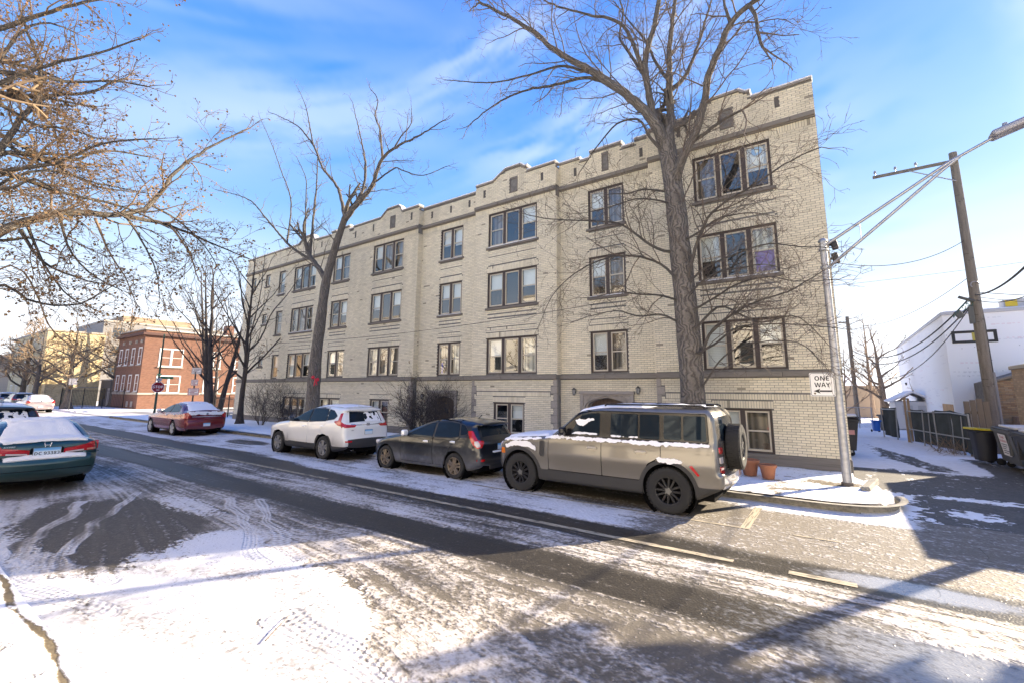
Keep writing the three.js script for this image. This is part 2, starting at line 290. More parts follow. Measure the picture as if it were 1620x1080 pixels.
// kerbs
const kerbTex = dtex(256, 64, (u, v) => { const k = .16 + .12 * fbm(u * 30, v * 9, 4, 3) - .06 * (vn(u * 90, v * 30, 8) > .7 ? 1 : 0); return [k * 1.05, k, k * .88]; });
const kerbMat = new THREE.MeshPhysicalMaterial({ map: kerbTex, roughness: .9 });
function kerbStrip(name, pts, w = .15, h = .135) {
  const mb = new MB(), n = pts.length; let len = 0;
  for (let k = 0; k < n; k++) {
    const a = pts[Math.max(0, k - 1)], b = pts[Math.min(n - 1, k + 1)], dx = b[0] - a[0], dz = b[1] - a[1], l = Math.hypot(dx, dz), nx = -dz / l, nz = dx / l; if (k) len += Math.hypot(pts[k][0] - pts[k - 1][0], pts[k][1] - pts[k - 1][1]);
    const prof = [[0, -.02, 1, 0], [0, h - .03, 1, .2], [.03, h, .4, .9], [w, h, 0, 1]], jag = (.02 * (vn(len * 3, 1, 8) - .5));
    for (const [o, y, e, f] of prof) { mb.v(pts[k][0] - nx * (o + jag), y + (y > .05 ? .012 * (vn(len * 5, y * 9, 9) - .5) : 0), pts[k][1] - nz * (o + jag), nx * e, f, nz * e, len * .3, o + y); }
    if (k) for (let s = 0; s < 3; s++) { const o = (k - 1) * 4 + s; mb.t(o, o + 4, o + 1).t(o + 1, o + 4, o + 5); }
  }
  const m = struct(name, mb.get(), kerbMat); m.material.side = THREE.DoubleSide; return m;
}
{
  const far = []; for (let x = -44.6; x < -.3; x += .4) far.push([x, -10.86]);
  for (let a = -90; a <= 25; a += 9) far.push([-.28 + 1.12 * Math.cos(a * Math.PI / 180), -11.98 - 1.12 * Math.sin(a * Math.PI / 180)]);
  kerbStrip('kerb', far.reverse());
  
  const w = []; for (let x = 5.4; x <= 40; x += 1) w.push([x, -10.86]); kerbStrip('kerb_past_the_alley', w.reverse());
  // a broken length of old kerbstone lying by the lamp post
  const s = new MB().geo(new RoundedBoxGeometry(.17, .14, 1.5, 2, .03), mt(.47, .15, -13.3, 0, -.16, .12)); single('kerbstone', s.get(), kerbMat, 'loose kerbstone lying along the pavement edge between lamp post and alley', 'kerbstone');
}
const snowTex = dtex(512, 512, (u, v) => { const k = .84 - .05 * fbm(u * 16, v * 16, 4, 4); return [k, k, k + .015]; });
const snowBump = dtex(512, 512, (u, v) => { const k = .6 * fbm(u * 8, v * 8, 4, 14) + .4 * vn(u * 90, v * 90, 15); return [k, k, k]; }, false);
const SNOW = new THREE.MeshPhysicalMaterial({ map: snowTex, bumpMap: snowBump, bumpScale: .012, roughness: .92 });
{
  const g = new MB(); g.quad(V3(-1200, 0, 1200), V3(1200, 0, 1200), V3(1200, 0, -1200), V3(-1200, 0, -1200), 600, 600);
  const t = snowTex.clone(); t.wrapS = t.wrapT = THREE.RepeatWrapping; struct('ground', g.get(), new THREE.MeshPhysicalMaterial({ map: t, roughness: .95 })).position.y = -.04;
}
// side street beyond the corner, its far pavement, the road beyond
const farRoad = (x, z) => { const q = roadAt(x, -6 + ((z * .7) % 3)); const k = .5 * (fbm(x * 2, z * .3, 3, 61)) + .15; return [lerp(q[0], .6, k), lerp(q[1], .6, k), lerp(q[2], .62, k), .5, .85]; };
sheet('side_street', farRoad, -56.5, -45.5, -60, -10.85, 256, 512, { y: -.004 });
sheet('road_beyond_the_corner', farRoad, -200, -80, -10.85, -1.24, 512, 128);
{
  const g = new MB(); g.box(-57.4, -.03, -60, -56.5, .12, -11.4); g.box(-66.6, -.03, -16, -57.4, .115, -11.2); g.box(-140, -.03, -16, -66.6, .11, -11.2);
  g.box(5.4, -.03, -15.2, 40, .12, -11.0); g.box(-60, -.03, 2.2, 40, .04, 5.9); g.box(-1.5, -.03, -1.09, 40, .03, 2.2); g.box(-60, -.03, -1.09, -16, .05, 2.2); g.box(-140, -.03, -1.09, -62, .11, 3); struct('pavement_of_the_neighbours', g.get(), SNOW);
}
// paint
const paintTex = dtex(512, 64, (u, v) => { const w = fbm(u * 40, v * 6, 4, 12), k = w > .56 ? .16 : .44 - .14 * w; return [k * 1.0, k * .86, k * .62]; });
const PAINT = new THREE.MeshPhysicalMaterial({ map: paintTex, roughness: .85 });
function paint(name, x0, z0, x1, z1, y = .006) { const g = new MB(); g.quad(V3(x0, y, z1), V3(x1, y, z1), V3(x1, y, z0), V3(x0, y, z0), Math.max(x1 - x0, z1 - z0) / 5, 1); struct(name, g.get(), PAINT); }
paint('lane_line', -9.6, -6.91, -1.28, -6.79); paint('lane_line_001', -.66, -6.92, .02, -6.79); paint('lane_line_002', -40, -6.95, -10.5, -6.83);
paint('parking_line', -7.2, -8.6, -1.33, -8.52); paint('parking_line_001', -1.47, -10.2, -1.33, -8.6); paint('parking_line_002', -.72, -8.66, -.12, -8.6);
// ---------------------------------------------------------------- the cream brick apartment block
const brickTone = dtex(256, 256, (u, v) => { const a = .8 + .2 * fbm(u * 12, v * 12, 4, 6), b = vn(u * 70, v * 70, 7) > .8 ? .86 : 1; const k = a * b; return [k, k * .985, k * .95]; });
const brickBump = dtex(256, 256, (u, v) => { const k = .5 * vn(u * 60, v * 60, 2) + .5 * fbm(u * 14, v * 14, 3, 5); return [k, k, k]; }, false);
const mortarTex = dtex(256, 256, (u, v) => { const k = .085 + .1 * fbm(u * 9, v * 9, 4, 17) + .03 * vn(u * 100, v * 100, 3); return [k * 1.05, k, k * .92]; });
const MORTAR = new THREE.MeshPhysicalMaterial({ map: mortarTex, roughness: .95 });
const BRICK = new THREE.MeshPhysicalMaterial({ color: col(1, 1, 1), map: brickTone, bumpMap: brickBump, bumpScale: .003, roughness: .78 });
const stoneTex = dtex(256, 256, (u, v) => { const k = .8 + .3 * (fbm(u * 10, v * 10, 5, 19) - .5) - .25 * clamp((fbm(u * 3, v * 22, 3, 29) - .55) * 3); return [k, k * .98, k * .95]; });
const stone = (r, g, b) => new THREE.MeshPhysicalMaterial({ color: col(r, g, b), map: stoneTex, roughness: .85 });
const STONE = stone(.36, .33, .30), BAND = stone(.235, .215, .19), SILL = stone(.2, .18, .16);
const FRAME = M(.05, .036, .032, { roughness: .6 }), SASH = M(.47, .42, .33, { roughness: .55 });
const PANE = new THREE.MeshPhysicalMaterial({ color: col(.9, .95, .95), transmission: 1, thickness: 0, roughness: .02, ior: 2.3 });
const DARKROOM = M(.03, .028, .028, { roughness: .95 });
const blindTex = dtex(64, 512, (u, v) => { const k = .62 + .2 * Math.pow(Math.abs(Math.sin(v * Math.PI * 22)), .6) - .03 * u; return [k, k * .98, k * .93]; });
const curtTex = dtex(256, 64, (u, v) => { const k = .5 + .2 * Math.sin(u * 40 + 2 * Math.sin(u * 9)) + .1 * fbm(u * 9, v * 4, 3, 3); return [k, k * .93, k * .78]; });
const BLIND = new THREE.MeshPhysicalMaterial({ map: blindTex, roughness: .8 }), CURTAIN = new THREE.MeshPhysicalMaterial({ map: curtTex, roughness: .9 }), SHADE = M(.72, .71, .68), CURTAIN2 = new THREE.MeshPhysicalMaterial({ map: curtTex, color: col(.35, .3, .28), roughness: .9 });
const BX = -17.3, BZ = -15.2;
const apartment = thing('apartment_building', 'long three storey cream brick apartment building with stepped parapet, brown window frames and raised basement', 'apartment building', [BX, 0, BZ]);
const OFF = [-BX, 0, -BZ];
const bays = [[-34.9, -16.75, 0], [-16.75, -12.95, 1], [-12.95, -8.7, 0], [-8.7, -4.87, 1], [-4.87, .2, 0]].map(([a, b, r]) => ({ a, b, z: r ? -15.5 : -15.2, r }));
const bayAt = (x) => bays.find((q) => x >= q.a && x < q.b) ?? bays[4];
const ROW = [null, [8.45, 10.03], [5.72, 7.3], [2.88, 4.42]];
const wins = [];
for (const [x0, x1, n, rows] of [[-3.35, -1.04, 3, '123'], [-7.4, -5.94, 2, '123'], [-12.17, -9.6, 3, '123'], [-15.4, -13.95, 2, '123'], [-20.25, -17.8, 3, '123'], [-23.95, -22.35, 2, '123'], [-28.3, -25.8, 3, '123'], [-30.2, -29.42, 1, '123']])
  for (const k of rows) wins.push([x0, x1, ...ROW[+k], n]);
for (const [x0, x1, n] of [[-3.12, -1.55, 2], [-11.73, -10.19, 2], [-19.86, -18.37, 2], [-24.55, -22.5, 2], [-28.45, -25.98, 3]]) wins.push([x0, x1, .45, 1.74, n]);
for (const [x0, x1] of [[-32, -31.42], [-33.95, -33.4]]) wins.push([x0, x1, 9.2, 10.05, 1], [x0, x1, 6.55, 7.27, 1], [x0, x1, 3.69, 4.4, 1]);
const tops = {
  '-34.9': [[-34.9, 11.5], [-28.05, 11.5], [-27.75, 11.72], [-27.4, 11.9], [-26.6, 11.9], [-26.35, 11.74], [-26.2, 11.5], [-24.4, 11.42], [-24.4, 11.62], [-23.9, 11.62], [-23.9, 11.42], [-23.55, 11.42], [-23.55, 11.66], [-22.6, 11.66], [-22.6, 11.42], [-22.2, 11.42], [-22.2, 11.52], [-19.75, 11.52], [-19.5, 11.72], [-19.2, 11.9], [-18.35, 11.9], [-18.15, 11.74], [-18.05, 11.52], [-16.75, 11.52]],
  '-16.75': [[-16.75, 11.42], [-12.95, 11.42]],
  '-12.95': [[-12.95, 11.52], [-11.95, 11.52], [-11.62, 11.72], [-11.25, 11.92], [-10.45, 11.92], [-10.25, 11.76], [-10.11, 11.76], [-10.1, 11.52], [-8.7, 11.52]],
  '-8.7': [[-8.7, 11.5], [-7.72, 11.5], [-7.71, 11.36], [-7.31, 11.36], [-7.3, 11.62], [-5.95, 11.62], [-5.94, 11.38], [-5.46, 11.38], [-5.45, 11.54], [-4.87, 11.54]],
  '-4.87': [[-4.87, 11.54], [-3.3, 11.54], [-2.97, 11.74], [-2.6, 11.94], [-1.8, 11.94], [-1.6, 11.78], [-1.46, 11.78], [-1.45, 11.54], [.2, 11.54]],
};
const topAt = (bay, x) => { const p = tops[String(bay.a)]; for (let k = 1; k < p.length; k++) if (x <= p[k][0]) return p[k][0] === p[k - 1][0] ? p[k][1] : lerp(p[k - 1][1], p[k][1], (x - p[k - 1][0]) / (p[k][0] - p[k - 1][0])); return p[p.length - 1][1]; };
// stone pieces let into the brick: [x0, x1, y0, y1, proud]
const quoins = [];
for (const [xa, dir] of [[-8.7, -1], [-4.87, 1], [-16.75, -1], [-12.95, 1]]) for (let k = 0; k < 8; k++) { const w = k % 2 ? .15 : .27; quoins.push(dir > 0 ? [xa, xa + w, .46 + k * .275, .46 + (k + 1) * .275 - .012] : [xa - w, xa, .46 + k * .275, .46 + (k + 1) * .275 - .012]); }
const vents = [[-11.02, -10.6, 10.76, 11.44], [-2.42, -2.0, 10.78, 11.46], [-18.98, -18.56, 10.76, 11.44], [-27.2, -26.8, 10.76, 11.44], [-6.78, -6.5, 10.72, 11.42]];
const slits = [[-9.35, 11.1], [-12.45, 11.1], [-7.95, 11.0], [-5.2, 11.0], [-.75, 11.15], [-3.75, 11.15], [-13.6, 11.02], [-14.8, 11.02], [-16.1, 11.02], [-17.3, 11.12], [-20.4, 11.12], [-24.15, 11.05], [-22.0, 11.05], [-25.4, 11.1]].map(([x, y]) => [x - .06, x + .06, y - .16, y + .16]);
const doors = [[-7.8, -5.8, .15, 2.2], [-15.87, -14.07, .15, 2.17]];
const rects = [];                                                     // where no running bond is laid
const soldiers = [];
for (const [x0, x1, y0, y1] of wins) { rects.push([x0, x1, y0 - (y0 < 3.2 && y0 > 2 ? .1 : .1), y1], [x0 - .05, x1 + .05, y1, y1 + .215]); soldiers.push([x0 - .05, x1 + .05, y1 + .004, .205]); }
for (const q of [...quoins, ...vents, ...slits, ...doors]) rects.push(q);
for (const d of doors) { }
rects.push([-40, 5, 2.66, 2.82], [-40, 5, 10.33, 10.51], [-40, 5, 0, .46]);
// soldier band across the ground floor and under the cornice, panels between the storeys
const panels = [];
for (const [x0, x1, y0, y1, n] of wins) if (n > 1 && y1 > 5) { panels.push([x0 + .02, x1 - .02, y0 - .42]); panels.push([x0 + .02, x1 - .02, y0 - .98]); }
for (const p of panels) { rects.push([p[0], p[1], p[2], p[2] + .112]); soldiers.push([p[0], p[1], p[2] + .004, .104]); }
for (const b of bays) { rects.push([b.a, b.b, 10.1, 10.315]); soldiers.push([b.a + .004, b.b - .004, 10.106, .205]); }
for (const [a, b] of [[-4.58, .2], [-12.66, -9.0]]) { rects.push([a, b, 1.99, 2.16]); soldiers.push([a, b, 1.995, .16]); }
{
  // mortar sheet of every bay with its openings, and the sides where bays step
  const mb = new MB();
  for (const bay of bays) {
    const sh = new THREE.Shape(); sh.moveTo(bay.a, 0); sh.lineTo(bay.b, 0);
    const p = tops[String(bay.a)]; for (let k = p.length - 1; k >= 0; k--) sh.lineTo(p[k][0], p[k][1] - .01);
    for (const [x0, x1, y0, y1] of [...wins, ...doors]) if (x0 > bay.a && x1 < bay.b) { const h = new THREE.Path(); h.moveTo(x0 + .01, y0 + .01); h.lineTo(x1 - .01, y0 + .01); h.lineTo(x1 - .01, y1 - .01); h.lineTo(x0 + .01, y1 - .01); h.closePath(); sh.holes.push(h); }
    mb.geo(new THREE.ShapeGeometry(sh), mt(0, 0, bay.z - .009));
    const yT = 11.5; mb.box(bay.a + .002, 11.0, bay.z - .32, bay.b - .002, 11.35, bay.z - .012);
  }
  for (const [x, s] of [[-16.75, 1], [-12.95, -1], [-8.7, 1], [-4.87, -1]]) mb.box(x - .003 - (s > 0 ? .1 : 0), 0, -15.55, x + .003 + (s > 0 ? 0 : .1), 11.4, -15.212);
  mb.box(.05, 0, -16.9, .19, 11.45, -15.212); mb.box(-.72, 0, -34, -.6, 11.4, -16.9); mb.box(-34.88, 0, -34, -34.7, 11.4, -15.212); mb.box(-34.7, 0, -34, -.72, 11.3, -33.8);
  mb.box(-34.7, 10.75, -33.8, -.73, 10.85, -15.52); mb.box(-.729, 10.75, -16.85, .05, 10.85, -15.52); mb.box(-34.7, .02, -33.8, -.73, 10.75, -16.75);
  mb.put('wall', MORTAR, apartment, OFF);
  const sn = new MB(); sn.box(-34.6, 10.87, -33.7, -.75, 10.94, -15.9, .03); sn.put('roof_snow', SNOW, apartment, OFF);
}
{
  // bricks: the 300 nearest singly, the rest together
  reseed(77);
  const all = [], BW = .208, BH = .062, CH = .0725;
  const cols = () => { const t = rnd(), k = .9 + .16 * rnd(); return t > .995 ? [.36 * k, .32 * k, .25 * k] : t > .88 ? [.73 * k, .665 * k, .51 * k] : [.80 * k, .735 * k, .575 * k]; };
  for (const bay of bays) {
    for (let r = 0, y = .465; y < 12; r++, y += CH) {
      let iv = [[bay.a + .004, bay.b - .004]];
      for (const q of rects) if (q[2] < y + BH - .004 && q[3] > y + .004 && q[1] > bay.a && q[0] < bay.b) { const nx = []; for (const [a, b] of iv) { if (q[0] > a) nx.push([a, Math.min(b, q[0] - .004)]); if (q[1] < b) nx.push([Math.max(a, q[1] + .004), b]); } iv = nx.filter(([a, b]) => b - a > .03); }
      for (const [a, b] of iv) {
        const o = r % 2 ? 0 : (BW + .0105) / 2;
        let x = Math.floor((a + 40 + o) / (BW + .0105)) * (BW + .0105) - 40 - o;
        for (; x < b; x += BW + .0105) { const s = Math.max(a, x), e = Math.min(b, x + BW); if (e - s < .025 || y + BH > topAt(bay, (s + e) / 2) - .02) continue; all.push([(s + e) / 2, y + BH / 2, bay.z - .02 + .0016 * rnd(), e - s, BH, 0]); }
      }
    }
    for (const [a, b, y, h] of soldiers) if (a >= bay.a - .01 && b <= bay.b + .01) { const n = Math.max(1, Math.round((b - a) / .0725)), w = (b - a) / n; for (let k = 0; k < n; k++) all.push([a + (k + .5) * w, y + h / 2, bay.z - .0185 + .002 * rnd(), w - .0105, h, 1]); }
  }
  // the sides of the bays that stand forward
  for (const [x, s] of [[-16.75, 1], [-12.95, -1], [-8.7, 1], [-4.87, -1]]) for (let r = 0, y = 2.83; y < 11.3; r++, y += CH) { if (y > 10.05 && y < 10.52) continue; for (const [c, w] of r % 2 ? [[-15.31, .2], [-15.46, .08]] : [[-15.255, .098], [-15.41, .2]]) all.push([x - s * .02 + s * .03, y + BH / 2, c, .04, BH, 2, w]); }
  all.sort((p, q) => Math.hypot(p[0], p[1] - 2, p[2]) / p[3] - Math.hypot(q[0], q[1] - 2, q[2]) / q[3]);
  const g = new THREE.BoxGeometry(1, 1, 1); const cell = (i) => g;
  const near = all.filter((q) => q[5] === 0 && q[3] > .15).slice(0, 300), set = new Set(near), rest = all.filter((q) => !set.has(q));
  const mats = []; for (let k = 0; k < 10; k++) { const c = cols(); mats.push(new THREE.MeshPhysicalMaterial({ color: col(...c), map: brickTone, bumpMap: brickBump, bumpScale: .003, roughness: .78 })); }
  for (const q of near) { const m = part('brick', g, mats[(rnd() * 10) | 0], apartment); m.position.set(q[0] - BX, q[1], q[2] - BZ); m.scale.set(q[3], q[4], .04); }
  const im = new THREE.InstancedMesh(g, BRICK, rest.length), mat = new THREE.Matrix4(), c = new THREE.Color();
  rest.forEach((q, i) => { mat.makeScale(q[3], q[4], q[5] === 2 ? q[6] : .04).setPosition(q[0], q[1], q[2]); im.setMatrixAt(i, mat); const t = cols(), st = q[1] < 2.6 ? .94 : 1, wx = (.86 + .2 * fbm(q[0] * .5, q[1] * .5, 4, 41)) * (1 - .16 * clamp((fbm(q[0] * 2.6, q[1] * .25, 3, 43) - .5) * 3) * sstep(3, 9, q[1])) * (1 - .12 * sstep(.25, 0, Math.min(Math.abs(q[1] - 10.1), Math.abs(q[1] - 2.5)))); im.setColorAt(i, c.setRGB(t[0] * wx * st, t[1] * wx * st, t[2] * wx * st)); });
  im.name = 'brickwork'; im.userData.kind = 'stuff'; im.position.set(...OFF); im.castShadow = im.receiveShadow = true; apartment.add(im);
}
{
  // bands, cornice, plinth, coping with its snow
  const band = new MB(), cor = new MB(), pl = new MB(), cop = new MB(), sn = new MB();
  for (const bay of bays) {
    for (let x = bay.a; x < bay.b - .01;) { const e = Math.min(bay.b, x + rr(1.3, 1.9)), ee = bay.b - e < .4 ? bay.b : e; band.box(x + .003, 2.66, bay.z - .05, ee - .003, 2.82, bay.z + .07, .012); x = ee; }
    for (let x = bay.a; x < bay.b - .01;) { const e = Math.min(bay.b, x + rr(1.2, 1.7)), ee = bay.b - e < .4 ? bay.b : e; cor.box(x + .003, 10.35, bay.z - .05, ee - .003, 10.5, bay.z + .12, .02); cor.box(x + .003, 10.315, bay.z - .05, ee - .003, 10.35, bay.z + .06); x = ee; }
    if (!bay.r) new MB().box(bay.a, 0, bay.z - .1, bay.b + .02, .455, bay.z + .035, .02).put('plinth', stone(.2, .185, .17), apartment, OFF); else for (const d of doors) if (d[0] > bay.a && d[1] < bay.b) for (const [a, b] of [[bay.a, d[0]], [d[1], bay.b]]) new MB().box(a, 0, bay.z - .1, b, .455, bay.z + .035, .02).put('plinth', stone(.2, .185, .17), apartment, OFF);
    const p = tops[String(bay.a)];
    for (let k = 1; k < p.length; k++) {
      const [x0, y0] = p[k - 1], [x1, y1] = p[k], L = Math.hypot(x1 - x0, y1 - y0), a = Math.atan2(y1 - y0, x1 - x0); if (L < .05 || Math.abs(a) > 1.3) continue;
      const n = Math.max(1, Math.round(L / 1.1));
      for (let j = 0; j < n; j++) { const t = (j + .5) / n, w = L / n; cop.geo(new RoundedBoxGeometry(w - .006, .075, .4, 1, .012), mt(lerp(x0, x1, t), lerp(y0, y1, t) + .03, bay.z - .14, 0, 0, a)); }
      const h = .05 + .03 * rnd(); sn.geo(new RoundedBoxGeometry(L + .04, h, .36, 2, h * .45), mt((x0 + x1) / 2, (y0 + y1) / 2 + .066 + h / 2, bay.z - .14, 0, 0, a));
    }
  }
  band.put('stone_band', BAND, apartment, OFF); cor.put('cornice', BAND, apartment, OFF); cop.put('coping', stone(.3, .28, .26), apartment, OFF); sn.put('snow_on_coping', SNOW, apartment, OFF);
  for (const q of quoins) { const b = bayAt((q[0] + q[1]) / 2); new MB().box(q[0], q[2], b.z - .1, q[1] + (q[1] === -8.7 || q[1] === -16.75 ? .012 : 0), q[3], b.z + .014, .008).put('quoin', STONE, apartment, OFF); }
  for (const q of vents) { const b = bayAt(q[0]), m = new MB(); m.box(q[0], q[2], b.z - .08, q[1], q[3], b.z - .03); for (const [a, c, d, e] of [[q[0], q[2], q[0] + .05, q[3]], [q[1] - .05, q[2], q[1], q[3]], [q[0] + .05, q[2], q[1] - .05, q[2] + .06], [q[0] + .05, q[3] - .06, q[1] - .05, q[3]]]) m.box(a, c, b.z - .06, d, e, b.z + .02, .006); m.put('parapet_panel', stone(.2, .18, .165), apartment, OFF); }
  for (const q of slits) { const b = bayAt(q[0]); new MB().box(q[0], q[2], b.z - .08, q[1], q[3], b.z + .006, .006).put('parapet_slit', stone(.12, .11, .1), apartment, OFF); }
}
function windowUnit(parent, off, x0, x1, y0, y1, n, z, o = {}) {
  const f = new MB(), fw = .075, mw = .13, F = z - .045, D = z - .14;
  f.box(x0, y1 - fw, D, x1, y1, F, .006); f.box(x0, y0, D, x1, y0 + fw * .8, F, .006); f.box(x0, y0 + fw * .8, D, x0 + fw, y1 - fw, F, .006); f.box(x1 - fw, y0 + fw * .8, D, x1, y1 - fw, F, .006);
  const w = (x1 - x0 - 2 * fw - (n - 1) * mw) / n;
  for (let k = 1; k < n; k++) { const a = x0 + fw + k * w + (k - 1) * mw; f.box(a, y0 + fw * .8, D, a + mw, y1 - fw, F + .012, .006); }
  const win = f.put('window', o.frame ?? FRAME, parent, off);
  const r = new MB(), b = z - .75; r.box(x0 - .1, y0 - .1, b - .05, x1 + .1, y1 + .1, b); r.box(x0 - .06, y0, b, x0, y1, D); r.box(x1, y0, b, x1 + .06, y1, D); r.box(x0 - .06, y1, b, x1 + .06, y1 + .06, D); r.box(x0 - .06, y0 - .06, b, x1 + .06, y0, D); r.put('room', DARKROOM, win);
  if (!o.nosill) { new MB().box(x0 - .09, y0 - .1, z - .12, x1 + .09, y0 - .002, z + .06, .012).put('sill', o.sill ?? SILL, win); if (rnd() < .45 || o.snow) new MB().box(x0 + .02, y0 - .001, z - .03, x1 - .02, y0 + .02 + .015 * rnd(), z + .045, .01).put('snow_on_sill', SNOW, win); }
  const taste = o.taste ?? rnd();
  for (let k = 0; k < n; k++) {
    const a = x0 + fw + k * (w + mw), e = a + w, lo = y0 + fw * .8, hi = y1 - fw, sw = .048, S = z - .06, T = z - .105, fixed = n === 3 && k === 1, mid = (lo + hi) / 2;
    const s = new MB(); s.box(a, hi - sw, T, e, hi, S, .004); s.box(a, lo, T, e, lo + sw * 1.2, S, .004); s.box(a, lo + sw * 1.2, T, a + sw, hi - sw, S, .004); s.box(e - sw, lo + sw * 1.2, T, e, hi - sw, S, .004);
    if (!fixed && hi - lo > .8) s.box(a + sw, mid - .022, T, e - sw, mid + .022, S - .008, .004);
    s.put('sash', o.sash ?? SASH, win);
    const pane = (p, q) => { const g = new MB(); g.quad(V3(a + sw - .004, p, T + .014), V3(e - sw + .004, p, T + .014), V3(e - sw + .004, q, T + .014), V3(a + sw - .004, q, T + .014)); g.put('pane', o.pane ?? PANE, win); };
    if (fixed || hi - lo <= .8) pane(lo + sw, hi - sw); else { pane(lo + sw, mid - .02); pane(mid + .02, hi - sw); }
    const hang = (mat, p, q, name, dz = 0) => { const g = new MB(); g.box(a + .02, p, z - .2 - dz, e - .02, q, z - .19 - dz); const U = g; for (let i = 0; i < U.u.length; i += 2) { const v = i / 2; U.u[i] = (U.p[v * 3] - a) / 1.0; U.u[i + 1] = (U.p[v * 3 + 1] - lo) / 1.2; } g.put(name, mat, win); };
    if (o.bare) continue;
    const t = (taste * 7.3 + k * .37) % 1;
    if (fixed) { if (t < .2) hang(rnd() < .3 ? CURTAIN : SHADE, lo, hi, 'curtain'); else if (t < .4) hang(CURTAIN2, lo, hi, 'curtain'); }
    else if (t < .42) hang(rnd() < .75 ? SHADE : BLIND, lerp(lo, hi, rr(.42, .56)), hi, 'blind');
    else if (t < .5) hang(BLIND, lo, hi, 'blind'); else if (t < .82) hang(CURTAIN2, lo, hi, 'curtain', .05); else if (t < .9) hang(CURTAIN, lo, hi, 'curtain', .05);
  }
  return win;
}
reseed(4);
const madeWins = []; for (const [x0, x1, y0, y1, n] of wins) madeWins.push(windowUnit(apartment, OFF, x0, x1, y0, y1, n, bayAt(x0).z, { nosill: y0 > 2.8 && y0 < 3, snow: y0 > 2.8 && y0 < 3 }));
{ // a poster and a paper in the top window nearest the alley, a violet cloth one storey below
  const w = madeWins[0], z = -15.2 - .135; new MB().box(-1.62, 9.33, z - .004, -1.22, 9.58, z).put('window_paper', M(.75, .75, .73), w); const d = new MB().geo(new THREE.CylinderGeometry(.15, .15, .004, 24), mt(-1.42, 9.78, z, Math.PI / 2)); d.put('window_poster', M(.35, .5, .72), w); new MB().geo(new THREE.CylinderGeometry(.06, .06, .004, 16), mt(-1.42, 9.78, z + .004, Math.PI / 2)).put('poster_disc', M(.75, .72, .6), w);
  new MB().box(-1.68, 5.82, z - .06, -1.16, 6.5, z - .05).put('curtain', M(.22, .11, .34), madeWins[1]); new MB().box(-15.28, 2.98, z - .36, -15.18, 3.5, z - .35).put('curtain', M(.02, .05, .55), madeWins[11]);
}
// the two entrances: moulded stone surround with a four-centred arch, plank door within
const WOOD = new THREE.MeshPhysicalMaterial({ map: dtex(128, 256, (u, v) => { const k = .045 + .03 * fbm(u * 26, v * 3, 4, 31); return [k * 1.25, k * .85, k * .6]; }), roughness: .6 });
for (const [x0, x1, y0, y1] of doors) {
  const z = -15.5, cx = (x0 + x1) / 2, hw = .76, sp = y0 + 1.45, ap = y1 - .22;
  const sh = new THREE.Shape(); sh.moveTo(x0, y0); sh.lineTo(x1, y0); sh.lineTo(x1, y1); sh.lineTo(x0, y1); sh.closePath();
  const arch = (m) => { const p = new THREE.Path(); p.moveTo(cx - hw + m, y0 + .001); p.lineTo(cx + hw - m, y0 + .001); p.lineTo(cx + hw - m, sp); p.bezierCurveTo(cx + hw - m, sp + .25, cx + hw * .5, ap - .06 - m * .5, cx, ap - m); p.bezierCurveTo(cx - hw * .5, ap - .06 - m * .5, cx - hw + m, sp + .25, cx - hw + m, sp); p.closePath(); return p; };
  sh.holes.push(arch(-.09));
  const mb = new MB(); mb.geo(new THREE.ExtrudeGeometry(sh, { depth: .12, bevelEnabled: false, curveSegments: 14 }), mt(0, 0, z - .06));
  const ring = new THREE.Shape(arch(-.09).getPoints(14)); ring.holes.push(arch(0)); mb.geo(new THREE.ExtrudeGeometry(ring, { depth: .34, bevelEnabled: false, curveSegments: 14 }), mt(0, 0, z - .32));
  const ring2 = new THREE.Shape(arch(-.13).getPoints(14)); ring2.holes.push(arch(-.085)); mb.geo(new THREE.ExtrudeGeometry(ring2, { depth: .05, bevelEnabled: false, curveSegments: 14 }), mt(0, 0, z + .055));
  mb.box(x0 - .06, y1 - .1, z - .02, x1 + .06, y1 + .02, z + .12, .02); mb.box(x0 - .04, y0, z, x0 + .1, y1 - .1, z + .1, .02); mb.box(x1 - .1, y0, z, x1 + .04, y1 - .1, z + .1, .02);
  for (const s of [-1, 1]) for (let k = 0; k < 3; k++) mb.geo(new THREE.TorusGeometry(.055 - .012 * k, .014, 5, 12), mt(cx + s * (.62 + .07 * k), y1 - .2 - .055 * k, z + .065));
  const en = mb.put('entrance', STONE, apartment, OFF);
  const d = new MB(); for (let k = 0; k < 9; k++) d.box(cx - .78 + k * .174, y0 + .16, z - .34, cx - .78 + k * .174 + .168, y1 - .1, z - .3, .008); d.put('door', WOOD, en);
  const dg = new MB(); dg.box(cx - .14, y0 + 1.0, z - .302, cx + .14, y0 + 1.45, z - .292, .004); dg.put('door_light', M(.04, .05, .06, { roughness: .08 }), en);
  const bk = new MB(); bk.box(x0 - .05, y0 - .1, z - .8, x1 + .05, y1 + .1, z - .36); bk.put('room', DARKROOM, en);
  new MB().box(cx - .9, 0, z - .3, cx + .9, y0 + .14, z + .35, .015).put('step', stone(.3, .28, .26), en);
}
